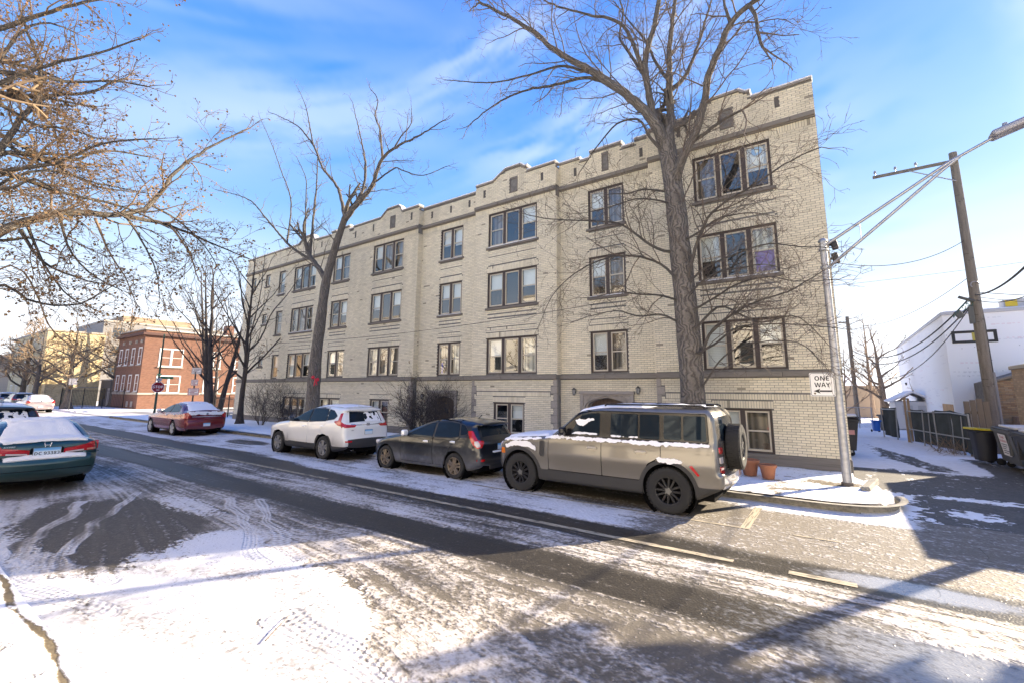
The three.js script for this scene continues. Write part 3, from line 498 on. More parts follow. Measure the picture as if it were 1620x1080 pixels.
// lanterns by the doors
function lantern(x, y, z, label) {
  const t = thing('wall_lantern', label, 'wall lantern', [x, y, z], 0, 'lanterns beside the entrances'); const a = new MB(); a.box(-.04, -.06, 0, .04, .1, .02, .006); a.tube([V3(0, .06, .01), V3(0, .1, .06), V3(0, .09, .11)], .01, 6); a.put('bracket', M(.05, .05, .05, { roughness: .5 }), t);
  const b = new MB(); b.geo(new THREE.ConeGeometry(.095, .08, 6), mt(0, .1, .11)); b.geo(new THREE.CylinderGeometry(.03, .05, .03, 6), mt(0, -.13, .11)); for (let k = 0; k < 6; k++) { const q = k * Math.PI / 3; b.bar(V3(Math.sin(q) * .075, .06, .11 + Math.cos(q) * .075), V3(Math.sin(q) * .045, -.12, .11 + Math.cos(q) * .045), .006, 4); } b.put('cage', M(.05, .05, .05, { roughness: .5 }), t);
  part('shade', new THREE.CylinderGeometry(.066, .04, .17, 6), M(.5, .5, .48, { roughness: .35, transmission: .3, thickness: 0 }), t, [0, -.03, .11]);
}
lantern(-8.06, 2.2, -15.48, 'wall lantern left of the arched stone entrance, on its hatchback side'); lantern(-5.58, 2.26, -15.48, 'wall lantern between the arched stone entrance and the thick tree trunk'); lantern(-16.2, 1.93, -15.48, 'wall lantern on cream brick above the big bare bush');
// ---------------------------------------------------------------- cars
// region meshing: the part of a grid where sdf < 0, lifted onto a surface lift(u, v, inset) -> [x, y, z]
function polySDF(pts) {
  const n = pts.length;
  return (x, y) => {
    let d = 1e9, s = 1;
    for (let i = 0, j = n - 1; i < n; j = i++) {
      const ex = pts[j][0] - pts[i][0], ey = pts[j][1] - pts[i][1], wx = x - pts[i][0], wy = y - pts[i][1], t = clamp((wx * ex + wy * ey) / (ex * ex + ey * ey)), bx = wx - ex * t, by = wy - ey * t;
      d = Math.min(d, bx * bx + by * by);
      const a = y >= pts[i][1], b = y < pts[j][1], c = ex * wy > ey * wx; if ((a && b && c) || (!a && !b && !c)) s = -s;
    }
    return s * Math.sqrt(d);
  };
}
const AND = (...f) => (x, y) => { let m = -1e9; for (const g of f) m = Math.max(m, g(x, y)); return m; };
const OR = (...f) => (x, y) => { let m = 1e9; for (const g of f) m = Math.min(m, g(x, y)); return m; };
const NOT = (f) => (x, y) => -f(x, y), GROW = (f, d) => (x, y) => f(x, y) - d;
const CIRC = (cx, cy, r) => (x, y) => Math.hypot(x - cx, y - cy) - r;
const BOX2 = (x0, x1, y0, y1, r = .015) => (x, y) => { const qx = Math.abs(x - (x0 + x1) / 2) - (x1 - x0) / 2 + r, qy = Math.abs(y - (y0 + y1) / 2) - (y1 - y0) / 2 + r; return Math.hypot(Math.max(qx, 0), Math.max(qy, 0)) + Math.min(Math.max(qx, qy), 0) - r; };
function region(sdf, u0, u1, v0, v1, cell, lift, skirt = .02, flip = false, colour) {
  const nu = Math.ceil((u1 - u0) / cell), nv = Math.ceil((v1 - v0) / cell), val = new Float32Array((nu + 1) * (nv + 1)), P = [], I = [], uv = [], key = new Map(), edges = [];
  const U = (i) => u0 + i * cell, V = (j) => v0 + j * cell;
  for (let j = 0; j <= nv; j++) for (let i = 0; i <= nu; i++) val[j * (nu + 1) + i] = sdf(U(i), V(j));
  const vert = (k, u, v) => { let id = key.get(k); if (id === undefined) { id = P.length / 3; P.push(...lift(u, v, 0)); uv.push(u, v); key.set(k, id); } return id; };
  for (let j = 0; j < nv; j++) for (let i = 0; i < nu; i++) {
    const c = [[i, j], [i + 1, j], [i + 1, j + 1], [i, j + 1]], f = c.map(([a, b]) => val[b * (nu + 1) + a]); if (f.every((q) => q > 0)) continue;
    const poly = [], cross = [];
    for (let k = 0; k < 4; k++) {
      const a = c[k], b = c[(k + 1) % 4], fa = f[k], fb = f[(k + 1) % 4];
      if (fa <= 0) poly.push(vert('n' + a, U(a[0]), V(a[1])));
      if ((fa <= 0) !== (fb <= 0)) { const lo = (a[0] < b[0] || a[1] < b[1]) ? [a, b, fa, fb] : [b, a, fb, fa], t = lo[2] / (lo[2] - lo[3]), id = vert('e' + lo[0] + '|' + lo[1], lerp(U(lo[0][0]), U(lo[1][0]), t), lerp(V(lo[0][1]), V(lo[1][1]), t)); poly.push(id); cross.push(poly.length - 1, fa <= 0); }
    }
    for (let k = 1; k < poly.length - 1; k++) flip ? I.push(poly[0], poly[k + 1], poly[k]) : I.push(poly[0], poly[k], poly[k + 1]);
    if (cross.length === 4) { const [p, out, q] = [poly[cross[0]], cross[1], poly[cross[2]]]; edges.push(out ? [p, q] : [q, p]); }
  }
  const g = new THREE.BufferGeometry(); g.setAttribute('position', new THREE.BufferAttribute(new Float32Array(P), 3)); g.setAttribute('uv', new THREE.BufferAttribute(new Float32Array(uv), 2)); g.setIndex(I); g.computeVertexNormals();
  const mb = new MB().geo(g);
  if (skirt) for (const [p, q] of edges) {
    const a = V3(P[p * 3], P[p * 3 + 1], P[p * 3 + 2]), b = V3(P[q * 3], P[q * 3 + 1], P[q * 3 + 2]), a2 = V3(...lift(uv[p * 2], uv[p * 2 + 1], skirt)), b2 = V3(...lift(uv[q * 2], uv[q * 2 + 1], skirt));
    flip ? mb.quad(b, a, a2, b2) : mb.quad(a, b, b2, a2);
  }
  const out = mb.get(); if (colour) tint(out, colour); return out;
}
function tint(g, f) { const p = g.attributes.position, c = new Float32Array(p.count * 3); for (let k = 0; k < p.count; k++) c.set(f(p.getX(k), p.getY(k), p.getZ(k)), k * 3); g.setAttribute('color', new THREE.BufferAttribute(c, 3)); return g; }
function mirrorZ(g) { g = g.clone(); const p = g.attributes.position, n = g.attributes.normal; for (let k = 0; k < p.count; k++) { p.setZ(k, -p.getZ(k)); n.setZ(k, -n.getZ(k)); } const i = g.index.array; for (let k = 0; k < i.length; k += 3) { const t = i[k]; i[k] = i[k + 1]; i[k + 1] = t; } return g; }
const GLASS = new THREE.MeshPhysicalMaterial({ color: col(.010, .016, .024), roughness: .04, ior: 1.42, specularIntensity: .7, specularColor: col(.7, .85, 1) });
const RUBBER = M(.02, .02, .021, { roughness: .9 }), TRIM = M(.03, .03, .032, { roughness: .6 }), BLACKGLOSS = M(.012, .012, .014, { roughness: .18 }), CHROME = M(.6, .6, .62, { roughness: .22, metalness: 1 }), LINER = M(.008, .008, .009, { roughness: 1, specularIntensity: .1 });
const REDLAMP = M(.42, .008, .012, { roughness: .15, clearcoat: 1, clearcoatRoughness: .05 }), CLEARLAMP = M(.55, .5, .5, { roughness: .15, clearcoat: 1 }), AMBER = M(.6, .17, .02, { roughness: .2 });
const CARSNOW = new THREE.MeshPhysicalMaterial({ color: col(.85, .85, .87), bumpMap: snowBump, bumpScale: .01, roughness: .92 });
function interp(tab, x) { if (x <= tab[0][0]) return tab[0][1]; for (let k = 1; k < tab.length; k++) if (x <= tab[k][0]) { const t = (x - tab[k - 1][0]) / (tab[k][0] - tab[k - 1][0]); return lerp(tab[k - 1][1], tab[k][1], t); } return tab[tab.length - 1][1]; }
function smoothTab(tab, w) { return (x) => { let s = 0; for (const o of [-1, -.5, 0, .5, 1]) s += interp(tab, x + o * w); return s / 5; }; }
function makeCarBody(S) {
  // outline: corners with a radius, sampled; front is -x
  const raw = S.outline, n = raw.length, pts = [], at = {};
  for (let k = 0; k < n; k++) {
    const [x, y, r = .05, nm] = raw[k], a = raw[(k + n - 1) % n], b = raw[(k + 1) % n], la = Math.hypot(a[0] - x, a[1] - y), lb = Math.hypot(b[0] - x, b[1] - y), q = Math.min(r, la * .48, lb * .48);
    const p0 = [x + (a[0] - x) / la * q, y + (a[1] - y) / la * q], p1 = [x + (b[0] - x) / lb * q, y + (b[1] - y) / lb * q], m = Math.max(3, Math.min(9, Math.ceil(q / .02)));
    for (let j = 0; j <= m; j++) { const t = j / m, u = 1 - t; pts.push([u * u * p0[0] + 2 * u * t * x + t * t * p1[0], u * u * p0[1] + 2 * u * t * y + t * t * p1[1]]); if (nm && j === (m >> 1)) at[nm] = pts.length - 1; }
  }
  const cum = [0]; for (let k = 1; k < pts.length; k++) cum.push(cum[k - 1] + Math.hypot(pts[k][0] - pts[k - 1][0], pts[k][1] - pts[k - 1][1]));
  const sOf = (nm) => (typeof nm === 'number' ? nm : cum[at[nm]]);
  const P = (s) => { s = clamp(s, 0, cum[cum.length - 1]); let k = 1; while (k < cum.length - 1 && cum[k] < s) k++; const t = (s - cum[k - 1]) / Math.max(1e-6, cum[k] - cum[k - 1]); return [lerp(pts[k - 1][0], pts[k][0], t), lerp(pts[k - 1][1], pts[k][1], t)]; };
  const N = (s) => { const a = P(s - .012), b = P(s + .012), l = Math.hypot(b[0] - a[0], b[1] - a[1]) || 1; return [-(b[1] - a[1]) / l, (b[0] - a[0]) / l]; };
  const out = polySDF(pts.filter((p, k) => !k || Math.hypot(p[0] - pts[k - 1][0], p[1] - pts[k - 1][1]) > .004));
  const xs = pts.map((p) => p[0]), xf = Math.min(...xs), xr = Math.max(...xs), ys = pts.map((p) => p[1]), y0 = Math.min(...ys), y1 = Math.max(...ys), R = S.fillet ?? .07;
  const wy = smoothTab(S.wy, .05), [af, Lf, ar, Lr] = S.plan;
  const W0 = (x, y) => wy(y) * S.half * (1 - af * Math.pow(clamp((xf + Lf - x) / Lf), 2.3) - ar * Math.pow(clamp((x - xr + Lr) / Lr), 2.3)) + (S.bulge ? S.bulge(x, y) : 0);
  const W = (x, y, d) => { d = clamp(d / R); return W0(x, y) - R * (1 - Math.sqrt(Math.max(0, 1 - (1 - d) * (1 - d)))); };
  const crown = (s) => { const nrm = N(s); return nrm[1] > .6 ? S.crown?.[0] ?? .035 : nrm[0] > .3 ? S.crown?.[1] ?? .07 : nrm[0] < -.3 ? S.crown?.[2] ?? .1 : 0; };
  const crownS = (s) => (crown(s - .05) + crown(s) + crown(s + .05) + crown(s - .1) + crown(s + .1)) / 5;
  const paint = (x, y, z) => S.paint(x, y, z);
  const lift = (side, inset = 0) => (x, y, o) => [x, y, side * (W(x, y, -out(x, y)) - inset - o)];
  const B = { S, P, N, sOf, out, W, W0, xf, xr, y0, y1, lift, at };
  B.side = (sdf, name, mat, parent, o = {}) => {
    const ins = o.inset ?? 0, b = o.box ?? [xf - .01, xr + .02, y0 - .01, y1 + .01], g = region(AND(out, sdf), b[0], b[1], b[2], b[3], o.cell ?? .035, lift(1, ins), o.skirt ?? .03, false, mat.vertexColors ? paint : undefined);
    const m = [part(name, g, mat, parent)]; if (o.mirror !== false) m.push(part(name, mirrorZ(g), mat, o.parent2 ?? parent)); return m;
  };
  B.strip = (a, b, t0, t1, name, mat, parent, o = {}) => {
    const s0 = sOf(a) + (o.ds0 ?? 0), s1 = sOf(b) + (o.ds1 ?? 0), ns = o.ns ?? Math.max(2, Math.ceil((s1 - s0) / .03)), nt = o.nt ?? 14, mb = new MB(), lay = (lo, hi) => {
      const first = mb.p.length / 3;
      for (let i = 0; i <= ns; i++) for (let j = 0; j <= nt; j++) {
        const s = lerp(s0, s1, i / ns), t = lerp(t0, t1, j / nt), p = P(s), nn = N(s), w = Math.max(.02, W0(p[0], p[1]) - R) + .0005, c = crownS(s) * (1 - t * t);
        const h = typeof hi === 'function' ? hi(i / ns, (t - t0) / (t1 - t0), s, t) : hi;
        mb.v(p[0] + nn[0] * (c + h), p[1] + nn[1] * (c + h), w * t, nn[0], nn[1], 0, s, w * t);
      }
      for (let i = 0; i < ns; i++) for (let j = 0; j < nt; j++) { const q = first + i * (nt + 1) + j; mb.t(q, q + nt + 1, q + 1).t(q + 1, q + nt + 1, q + nt + 2); }
    };
    lay(0, o.lift ?? 0); const g = mb.get(); for (let k = 0; k < g.index.array.length; k += 3) { const t = g.index.array[k]; g.index.array[k] = g.index.array[k + 1]; g.index.array[k + 1] = t; } g.computeVertexNormals();
    if (mat.vertexColors) tint(g, paint); return part(name, g, mat, parent);
  };
  // x of the rear face at height y and width z
  const rearS = []; for (let s = sOf(S.rearFrom); s < sOf(S.rearTo); s += .01) rearS.push([P(s)[1], P(s)[0], s]); rearS.sort((p, q) => p[0] - q[0]);
  B.rearX = (y, z) => { let k = 1; while (k < rearS.length - 1 && rearS[k][0] < y) k++; const a = rearS[k - 1], b = rearS[k], t = clamp((y - a[0]) / Math.max(1e-5, b[0] - a[0])), x = lerp(a[1], b[1], t), w = Math.max(.1, W0(x, y) - R), c = crownS(lerp(a[2], b[2], t)); const over = Math.abs(z) - w; return x + c * (1 - Math.min(1, (z / w) ** 2)) - (over > 0 ? R * (1 - Math.sqrt(Math.max(0, 1 - clamp(over / R) ** 2))) : 0); };
  B.rear = (sdf, name, mat, parent, o = {}) => { const b = o.box ?? [-S.half, S.half, y0, y1]; return part(name, region(sdf, b[0], b[1], b[2], b[3], o.cell ?? .02, (z, y, i) => [B.rearX(y, z) + (o.out ?? .006) - i, y, z], o.skirt ?? .02, true, mat.vertexColors ? paint : undefined), mat, parent); };
  return B;
}
function latheZ(prof, seg = 40) { return new THREE.LatheGeometry(prof.map(([r, z]) => new THREE.Vector2(r, z)), seg).applyMatrix4(new THREE.Matrix4().makeRotationX(Math.PI / 2)); }
// a wheel: tyre > rim, hub. Its outer face looks to +z
const wheelCache = new Map();
function wheel(parent, x, z, R, w, rimR, rim, o = {}) {
  const key = o.key; let G = wheelCache.get(key);
  if (!G) {
    const h = w / 2, tp = [[rimR - .01, -h * .8], [rimR + .02, -h * .95], [R - .05, -h], [R - .012, -h * .86], [R, -h * .6], [R, h * .6], [R - .012, h * .86], [R - .05, h], [rimR + .02, h * .95], [rimR - .01, h * .8]].reverse();
    const ty = new MB().geo(latheZ(tp, 48)); const nb = o.blocks ?? 0; for (let k = 0; k < nb; k++) for (const s of [-1, -.33, .33, 1]) { const a = (k + (s > 0 ? .5 : 0)) / nb * Math.PI * 2; ty.geo(new THREE.BoxGeometry(.012, 2 * Math.PI * R / nb * .62, w * .2), new THREE.Matrix4().makeRotationZ(a).multiply(mt(R + .002, 0, s * h * .62, 0, 0, 0))); }
    const rb = new MB(); rb.geo(latheZ([[rimR, h * .8], [rimR - .015, h * .72], [rimR - .03, h * .4], [rimR - .035, -h * .8]].map((q) => q), 40)); rb.geo(latheZ([[rimR + .004, h * .72], [rimR + .004, h * .84], [rimR - .018, h * .84], [rimR - .018, h * .6]].reverse(), 40));
    const ns = o.spokes ?? 5, d = o.dish ?? .5;
    for (let k = 0; k < ns; k++) for (const s of o.split ? [-1, 1] : [0]) {
      const a = k / ns * Math.PI * 2 + .2, sh = new THREE.Shape(), a0 = s * (o.sIn ?? .0), sp = s * (o.split ?? 0), wi = o.wIn ?? .05, wo = o.wOut ?? .04;
      sh.moveTo(.03, a0 - wi / 2); sh.lineTo(rimR - .012, sp - wo / 2); sh.lineTo(rimR - .012, sp + wo / 2); sh.lineTo(.03, a0 + wi / 2); sh.closePath();
      rb.geo(new THREE.ExtrudeGeometry(sh, { depth: .022, bevelEnabled: true, bevelThickness: .006, bevelSize: .005, bevelSegments: 1 }), new THREE.Matrix4().makeRotationZ(a).multiply(mt(0, 0, h * d)));
    }
    const back = new MB().geo(new THREE.CylinderGeometry(rimR - .03, rimR - .03, .02, 32), mt(0, 0, -h * .1, Math.PI / 2)); back.geo(new THREE.CylinderGeometry(rimR * .62, rimR * .62, .03, 28), mt(0, 0, 0, Math.PI / 2));
    const hub = new MB().geo(new THREE.CylinderGeometry(.05, .06, .035, 20), mt(0, 0, h * d + .02, Math.PI / 2)); for (let k = 0; k < 5; k++) hub.geo(new THREE.CylinderGeometry(.011, .011, .02, 8), mt(.058 * Math.cos(k * 1.2566), .058 * Math.sin(k * 1.2566), h * d + .03, Math.PI / 2));
    G = [ty.get(), rb.get(), back.get(), hub.get()]; wheelCache.set(key, G);
  }
  const t = part('wheel', G[0], RUBBER, parent, [x, R, z]); if (z < 0) t.rotation.y = Math.PI; t.rotation.z = o.spin ?? x * 3.7;
  part('rim', G[1], rim, t); part('brake_disc', G[2], LINER, t); part('hub', G[3], o.hub ?? rim, t); return t;
}
function plate(text, w = .305, h = .155) {
  return new THREE.MeshPhysicalMaterial({ roughness: .5, map: canvas(256, 128, (c) => { c.fillStyle = '#cfdbe6'; c.fillRect(0, 0, 256, 128); const g = c.createLinearGradient(0, 0, 0, 60); g.addColorStop(0, '#3f8fd0'); g.addColorStop(1, '#bcd6ea'); c.fillStyle = g; c.fillRect(0, 0, 256, 46); c.fillStyle = '#1a2230'; c.font = 'bold 58px sans-serif'; c.textAlign = 'center'; c.fillText(text, 128, 98, 236); c.strokeStyle = '#777'; c.lineWidth = 5; c.strokeRect(3, 3, 250, 122); }) });
}
function plateOn(parent, x, y, z, text, tilt = 0) { const g = new THREE.BoxGeometry(.305, .155, .008); const m = part('licence_plate', g, [TRIM, TRIM, TRIM, TRIM, plate(text), TRIM], parent, [x, y, z]); m.rotation.set(0, Math.PI / 2, 0); m.rotateX(tilt); return m; }
// paint with salt and road dust baked on as it lies: more towards the sills and behind the wheels
function paintMat(o = {}) { return new THREE.MeshPhysicalMaterial({ vertexColors: true, metalness: .25, roughness: .32, clearcoat: 1, clearcoatRoughness: .05, ...o }); }
function dusty(base, amount, wheelsAt = [], top = .75) { return (x, y, z) => { let k = amount * sstep(top, .2, y) * (.45 + .8 * fbm(x * 3 + 7, y * 4 + z * 2, 4, 33)); for (const w of wheelsAt) k += amount * .9 * Math.exp(-(((x - w) / .45) ** 2) - ((y - .45) / .3) ** 2) * (.4 + fbm(x * 7, y * 7, 3, 35)); k = clamp(k); return [lerp(base[0], .36, k), lerp(base[1], .345, k), lerp(base[2], .33, k)]; }; }
const snowLift = (t, e = .12, k = 3) => (u, v, s, w) => { const edge = Math.min(u, 1 - u, v, 1 - v) + .04 * (fbm(s * 6 + k, w * 7, 3, 70 + k) - .5) * 2; return -.012 + (t + .012) * sstep(0, e, edge) * (.75 + .5 * fbm(s * 5, w * 5, 3, 81)); };
function mirrorUnit(B, parent, x, y, mat, z) { for (const s of [1, -1]) { const m = new MB(); m.geo(new RoundedBoxGeometry(.12, .16, .2, 3, .05), mt(x, y + .04, s * (z + .13))); m.geo(new RoundedBoxGeometry(.07, .04, .14, 1, .015), mt(x - .02, y - .03, s * (z + .02))); m.put('wing_mirror', mat, parent); } }
function underbody(B, parent) { const m = new MB(), w = B.S.half; m.box(B.xf + .35, B.y0 + .0, -w * .78, B.xr - .2, B.y0 + .42, w * .78); m.put('underbody', LINER, parent); const wg = latheZ([[.02, 0], [B.S.arch + .015, 0], [B.S.arch + .015, .32]], 24); for (const x of [0, B.S.front]) for (const s of [1, -1]) part('wheel_well', wg, LINER, parent, [x, B.S.R, s > 0 ? B.W0(x, B.S.R + .2) - .33 : -B.W0(x, B.S.R + .2) + .01]); }
// ---- the brown off-road wagon by the lamp post
function handle(parent, B, x, y, mat, w = .2) { for (const s of [1, -1]) { const z = B.W(x, y, 1), m = new MB(); m.geo(new RoundedBoxGeometry(w, .035, .03, 2, .012), mt(x, y, s * (z + .022))); m.geo(new RoundedBoxGeometry(w * .8, .06, .008, 1, .004), mt(x, y - .005, s * (z + .001))); m.put('handle', mat, parent); } }
{
  const base = [.175, .162, .142], WB = -3.27, R = .405;
  const S = { half: 1.0, front: WB, R, arch: .475, fillet: .075, crown: [.03, .05, .09], plan: [.13, .9, .06, .45], rearFrom: 'roofR', rearTo: 'rb',
    wy: [[.28, .93], [.5, .965], [.85, 1.0], [1.15, .985], [1.24, .955], [1.30, .925], [1.78, .85], [1.95, .82]],
    outline: [[-3.55, .36, .06], [-3.86, .42, .08], [-3.93, .52, .06], [-3.92, .74, .05, 'grille0'], [-3.89, .80, .03], [-3.87, 1.02, .1, 'grille1'], [-3.72, 1.13, .14, 'hoodF'], [-2.5, 1.235, .06, 'cowl'], [-1.86, 1.77, .14, 'wst'], [-1.3, 1.865, .5], [.74, 1.88, .1, 'roofR'], [.83, 1.72, .06, 'rgt'], [.87, 1.3, .04, 'rgb'], [.88, .8, .03, 'bumper'], [.95, .76, .04], [.95, .54, .06, 'rb'], [.8, .46, .06], [.5, .3, .05], [-.6, .28, .05], [-2.7, .28, .05]],
    paint: dusty(base, .45, [.5, -2.75], .8) };
  const B = makeCarBody(S), P = paintMat({ metalness: .4, roughness: .26 }), X = -2.65, Z = -9.64;
  const car = thing('parked_car', 'brown boxy off-road wagon with snowy roof and rear spare wheel, beside the thick tree trunk', 'car', [X, 0, Z], 0, 'cars parked along the far kerb');
  const CLAD = M(.036, .036, .038, { roughness: .75 }); const arches = OR(CIRC(0, R + .01, S.arch), CIRC(WB, R + .01, S.arch));
  const band = polySDF([[-2.33, 1.27], [-1.83, 1.74], [-1.4, 1.79], [.70, 1.79], [.73, 1.29]]), below = BOX2(-4, 2, 0, .53, .001), archTrim = AND(OR(CIRC(0, R + .01, .545), CIRC(WB, R + .01, .545)), (x, y) => .4 - y + .0);
  const d1 = polySDF([[-2.52, .545], [-2.52, 1.265], [-1.305, 1.265], [-1.305, .545]]), d2 = polySDF([[-1.29, .545], [-1.29, 1.265], [-.115, 1.265], [-.115, 1.0], [-.36, .86], [-.5, .545]]);
  const vent = BOX2(-2.74, -2.62, .80, 1.13, .02);
  B.side(AND(NOT(OR(arches, GROW(band, .012), GROW(d1, .012), GROW(d2, .012), below, archTrim, GROW(vent, .004))), (x) => -(x + 3.85)), 'body', P, car);
  B.side(AND(OR(below, archTrim, (x) => x + 3.845), NOT(arches)), 'lower_cladding', CLAD, car, { inset: -.012 });
  const fd = B.side(AND(d1, NOT(arches)), 'front_door', P, car), rd = B.side(AND(d2, NOT(OR(arches, archTrim))), 'rear_door', P, car);
  B.side(vent, 'side_vent', TRIM, car, { inset: .01, cell: .02 });
  B.side(AND(band, NOT(arches)), 'pillar_panel', BLACKGLOSS, car, { inset: .012, skirt: 0 });
  for (const q of [[[-2.02, 1.315], [-1.75, 1.735], [-1.36, 1.75], [-1.36, 1.305]], [[-1.12, 1.305], [-1.12, 1.75], [-.56, 1.755], [-.56, 1.305]], [[-.52, 1.305], [-.52, 1.755], [-.14, 1.755], [-.14, 1.305]], [[-.06, 1.32], [-.06, 1.755], [.26, 1.755], [.26, 1.32]], [[.30, 1.32], [.30, 1.755], [.68, 1.755], [.7, 1.32]]]) B.side(polySDF(q), 'side_window', GLASS, car, { inset: .004, cell: .03, skirt: .01 });
  B.side(NOT(arches), 'liner', LINER, car, { inset: .035, skirt: 0, cell: .06 });
  B.strip('rb', 'bumper', -1, 1, 'rear_bumper', P, car, { ds0: -.36 * 0 }); 
  B.strip(0, 'grille0', -1, 1, 'front_bumper', CLAD, car); B.strip('grille0', 'grille1', -1, 1, 'grille', BLACKGLOSS, car); B.strip('grille1', 'cowl', -1, 1, 'bonnet', P, car); B.strip('cowl', 'wst', -.93, .93, 'windscreen', GLASS, car); for (const s of [[-1, -.93], [.93, 1]]) B.strip('cowl', 'wst', ...s, 'windscreen_pillar', BLACKGLOSS, car, { nt: 2 });
  B.strip('wst', 'roofR', -1, 1, 'roof', BLACKGLOSS, car); B.strip('roofR', 'rgt', -1, 1, 'tailgate_top', P, car); B.strip('rgt', 'rgb', -.78, .78, 'rear_window', GLASS, car); for (const s of [[-1, -.78], [.78, 1]]) B.strip('rgt', 'rgb', ...s, 'rear_pillar', P, car, { nt: 4 }); B.strip('rgb', 'bumper', -1, 1, 'tailgate', P, car); B.strip('bumper', 'rb', -1, 1, 'bumper', P, car, { ds1: .06 });
  for (const s of [1, -1]) { for (const y of [1.17, 1.0, .84]) B.rear(BOX2(s * .74 - .075, s * .74 + .075, y - .055, y + .055, .02), 'tail_lamp', y === 1.0 ? CLEARLAMP : REDLAMP, car, { out: .014 }); }
  for (const s of [1, -1]) for (const [a, b] of [[1.0, 1.22], [.8, .97]]) { const m = new MB(); m.box(.735, a - .02, s > 0 ? .9 : -.94, .78, b - .02, s > 0 ? .94 : -.9, .015); m.put('side_tail_lamp', M(.12, .006, .01, { roughness: .3 }), car); }
  B.side(polySDF([[.40, .88], [.54, .72], [.575, .74], [.45, .9]]), 'side_reflector', REDLAMP, car, { inset: -.016, cell: .012 }); B.side(BOX2(-3.83, -3.72, .78, .9), 'side_marker', AMBER, car, { inset: -.016, cell: .015 });
  const HB = M(.5, .46, .38, { metalness: .7, roughness: .3 }); handle(fd[0], B, -1.5, 1.06, HB, .22); handle(rd[0], B, -.48, 1.06, HB, .22); mirrorUnit(B, car, -2.12, 1.33, BLACKGLOSS, .95);
  const RIM = M(.025, .025, .027, { roughness: .35, metalness: .3 }), o = { key: 'off', spokes: 6, split: .055, sIn: .012, wIn: .03, wOut: .03, blocks: 34, dish: .55, hub: M(.2, .2, .2, { metalness: .8, roughness: .4 }) };
  for (const x of [0, WB]) for (const s of [1, -1]) wheel(car, x, s * .86, R, .26, .245, RIM, o);
  underbody(B, car);
  // spare wheel on the tailgate
  const sp = wheel(car, 1.06, 0.14, R, .25, .245, RIM, { ...o, spin: 0 }); sp.name = 'spare_wheel'; sp.rotation.set(0, Math.PI / 2, .3); sp.position.set(1.045, 1.2, .12);
  new MB().geo(new RoundedBoxGeometry(.12, .3, .5, 2, .03), mt(.93, 1.15, .12)).put('spare_bracket', TRIM, car);
  { const m = new MB(); for (const s of [1, -1]) { m.tube([V3(-1.3, 1.90, s * .74), V3(-1.25, 1.93, s * .74), V3(.6, 1.94, s * .73), V3(.66, 1.91, s * .73)], .018, 6); } m.put('roof_rail', BLACKGLOSS, car); new MB().geo(new RoundedBoxGeometry(.16, .05, .06, 2, .02), mt(.6, 1.94, 0)).put('aerial', BLACKGLOSS, car); }
  for (const s of [1, -1]) { const m = new MB().geo(new THREE.CylinderGeometry(.09, .09, .05, 24), mt(-3.93, .93, s * .68, 0, 0, Math.PI / 2)); m.put('headlamp', CLEARLAMP, car); }
  // snow lying on it
  const sd = new MB(); B.strip('wst', 'roofR', -.98, .98, 'snow', CARSNOW, car, { ds0: -.1, ds1: -.03, lift: (u, v, s, w) => { const e = Math.min(u, 1 - u, v, 1 - v); const bare = sstep(.52, .64, u + .2 * (fbm(s * 4, w * 3, 3, 66) - .5)) * sstep(.2, .5, v + .25 * (fbm(s * 9, w * 4, 3, 67) - .5)); return -.02 + (.062 * sstep(0, .06, e) * (1 - bare)) * (.75 + .5 * fbm(s * 5, w * 5, 3, 81)); }, nt: 30, ns: 60 });
  B.strip('hoodF', 'cowl', -.99, .99, 'snow', CARSNOW, car, { lift: snowLift(.035, .05), nt: 26, ns: 40, ds1: -.02 });
  const rag = (f, k, a = .03) => (x, y) => f(x, y) + a * 2 * (fbm(x * 16, y * 16, 3, k) - .5);
  const up = (f, k, a, out = -.02) => B.side(rag(f, k, a), 'snow', CARSNOW, car, { inset: out, cell: .018, skirt: .02, mirror: false });
  up(polySDF([[-2.6, 1.255], [-1.3, 1.262], [-.1, 1.27], [.76, 1.275], [.76, 1.22], [-.1, 1.2], [-1.2, 1.205], [-1.85, 1.185], [-2.1, 1.21], [-2.6, 1.185]]), 3, .036);
  up(polySDF([[-3.78, 1.13], [-3.2, 1.16], [-2.72, 1.2], [-2.66, 1.165], [-3.0, 1.13], [-3.74, 1.07]]), 4, .02); up(polySDF([[-3.7, .97], [-3.45, 1.08], [-3.05, 1.1], [-2.82, .98], [-2.82, .9], [-3.0, .965], [-3.4, .98], [-3.66, .9]]), 5, .03, -.03);
  up(polySDF([[-.2, .98], [.2, .98], [.3, .93], [.1, .9], [-.15, .915]]), 6, .035); up(polySDF([[-1.98, 1.31], [-1.4, 1.32], [-1.38, 1.345], [-1.9, 1.36]]), 7, .02, -.006); up(polySDF([[-1.9, 1.58], [-1.55, 1.66], [-1.5, 1.6], [-1.62, 1.5], [-1.86, 1.5]]), 8, .06, -.003); up(polySDF([[-1.11, 1.305], [-.56, 1.31], [-.56, 1.335], [-1.11, 1.33]]), 9, .016, -.006);
}
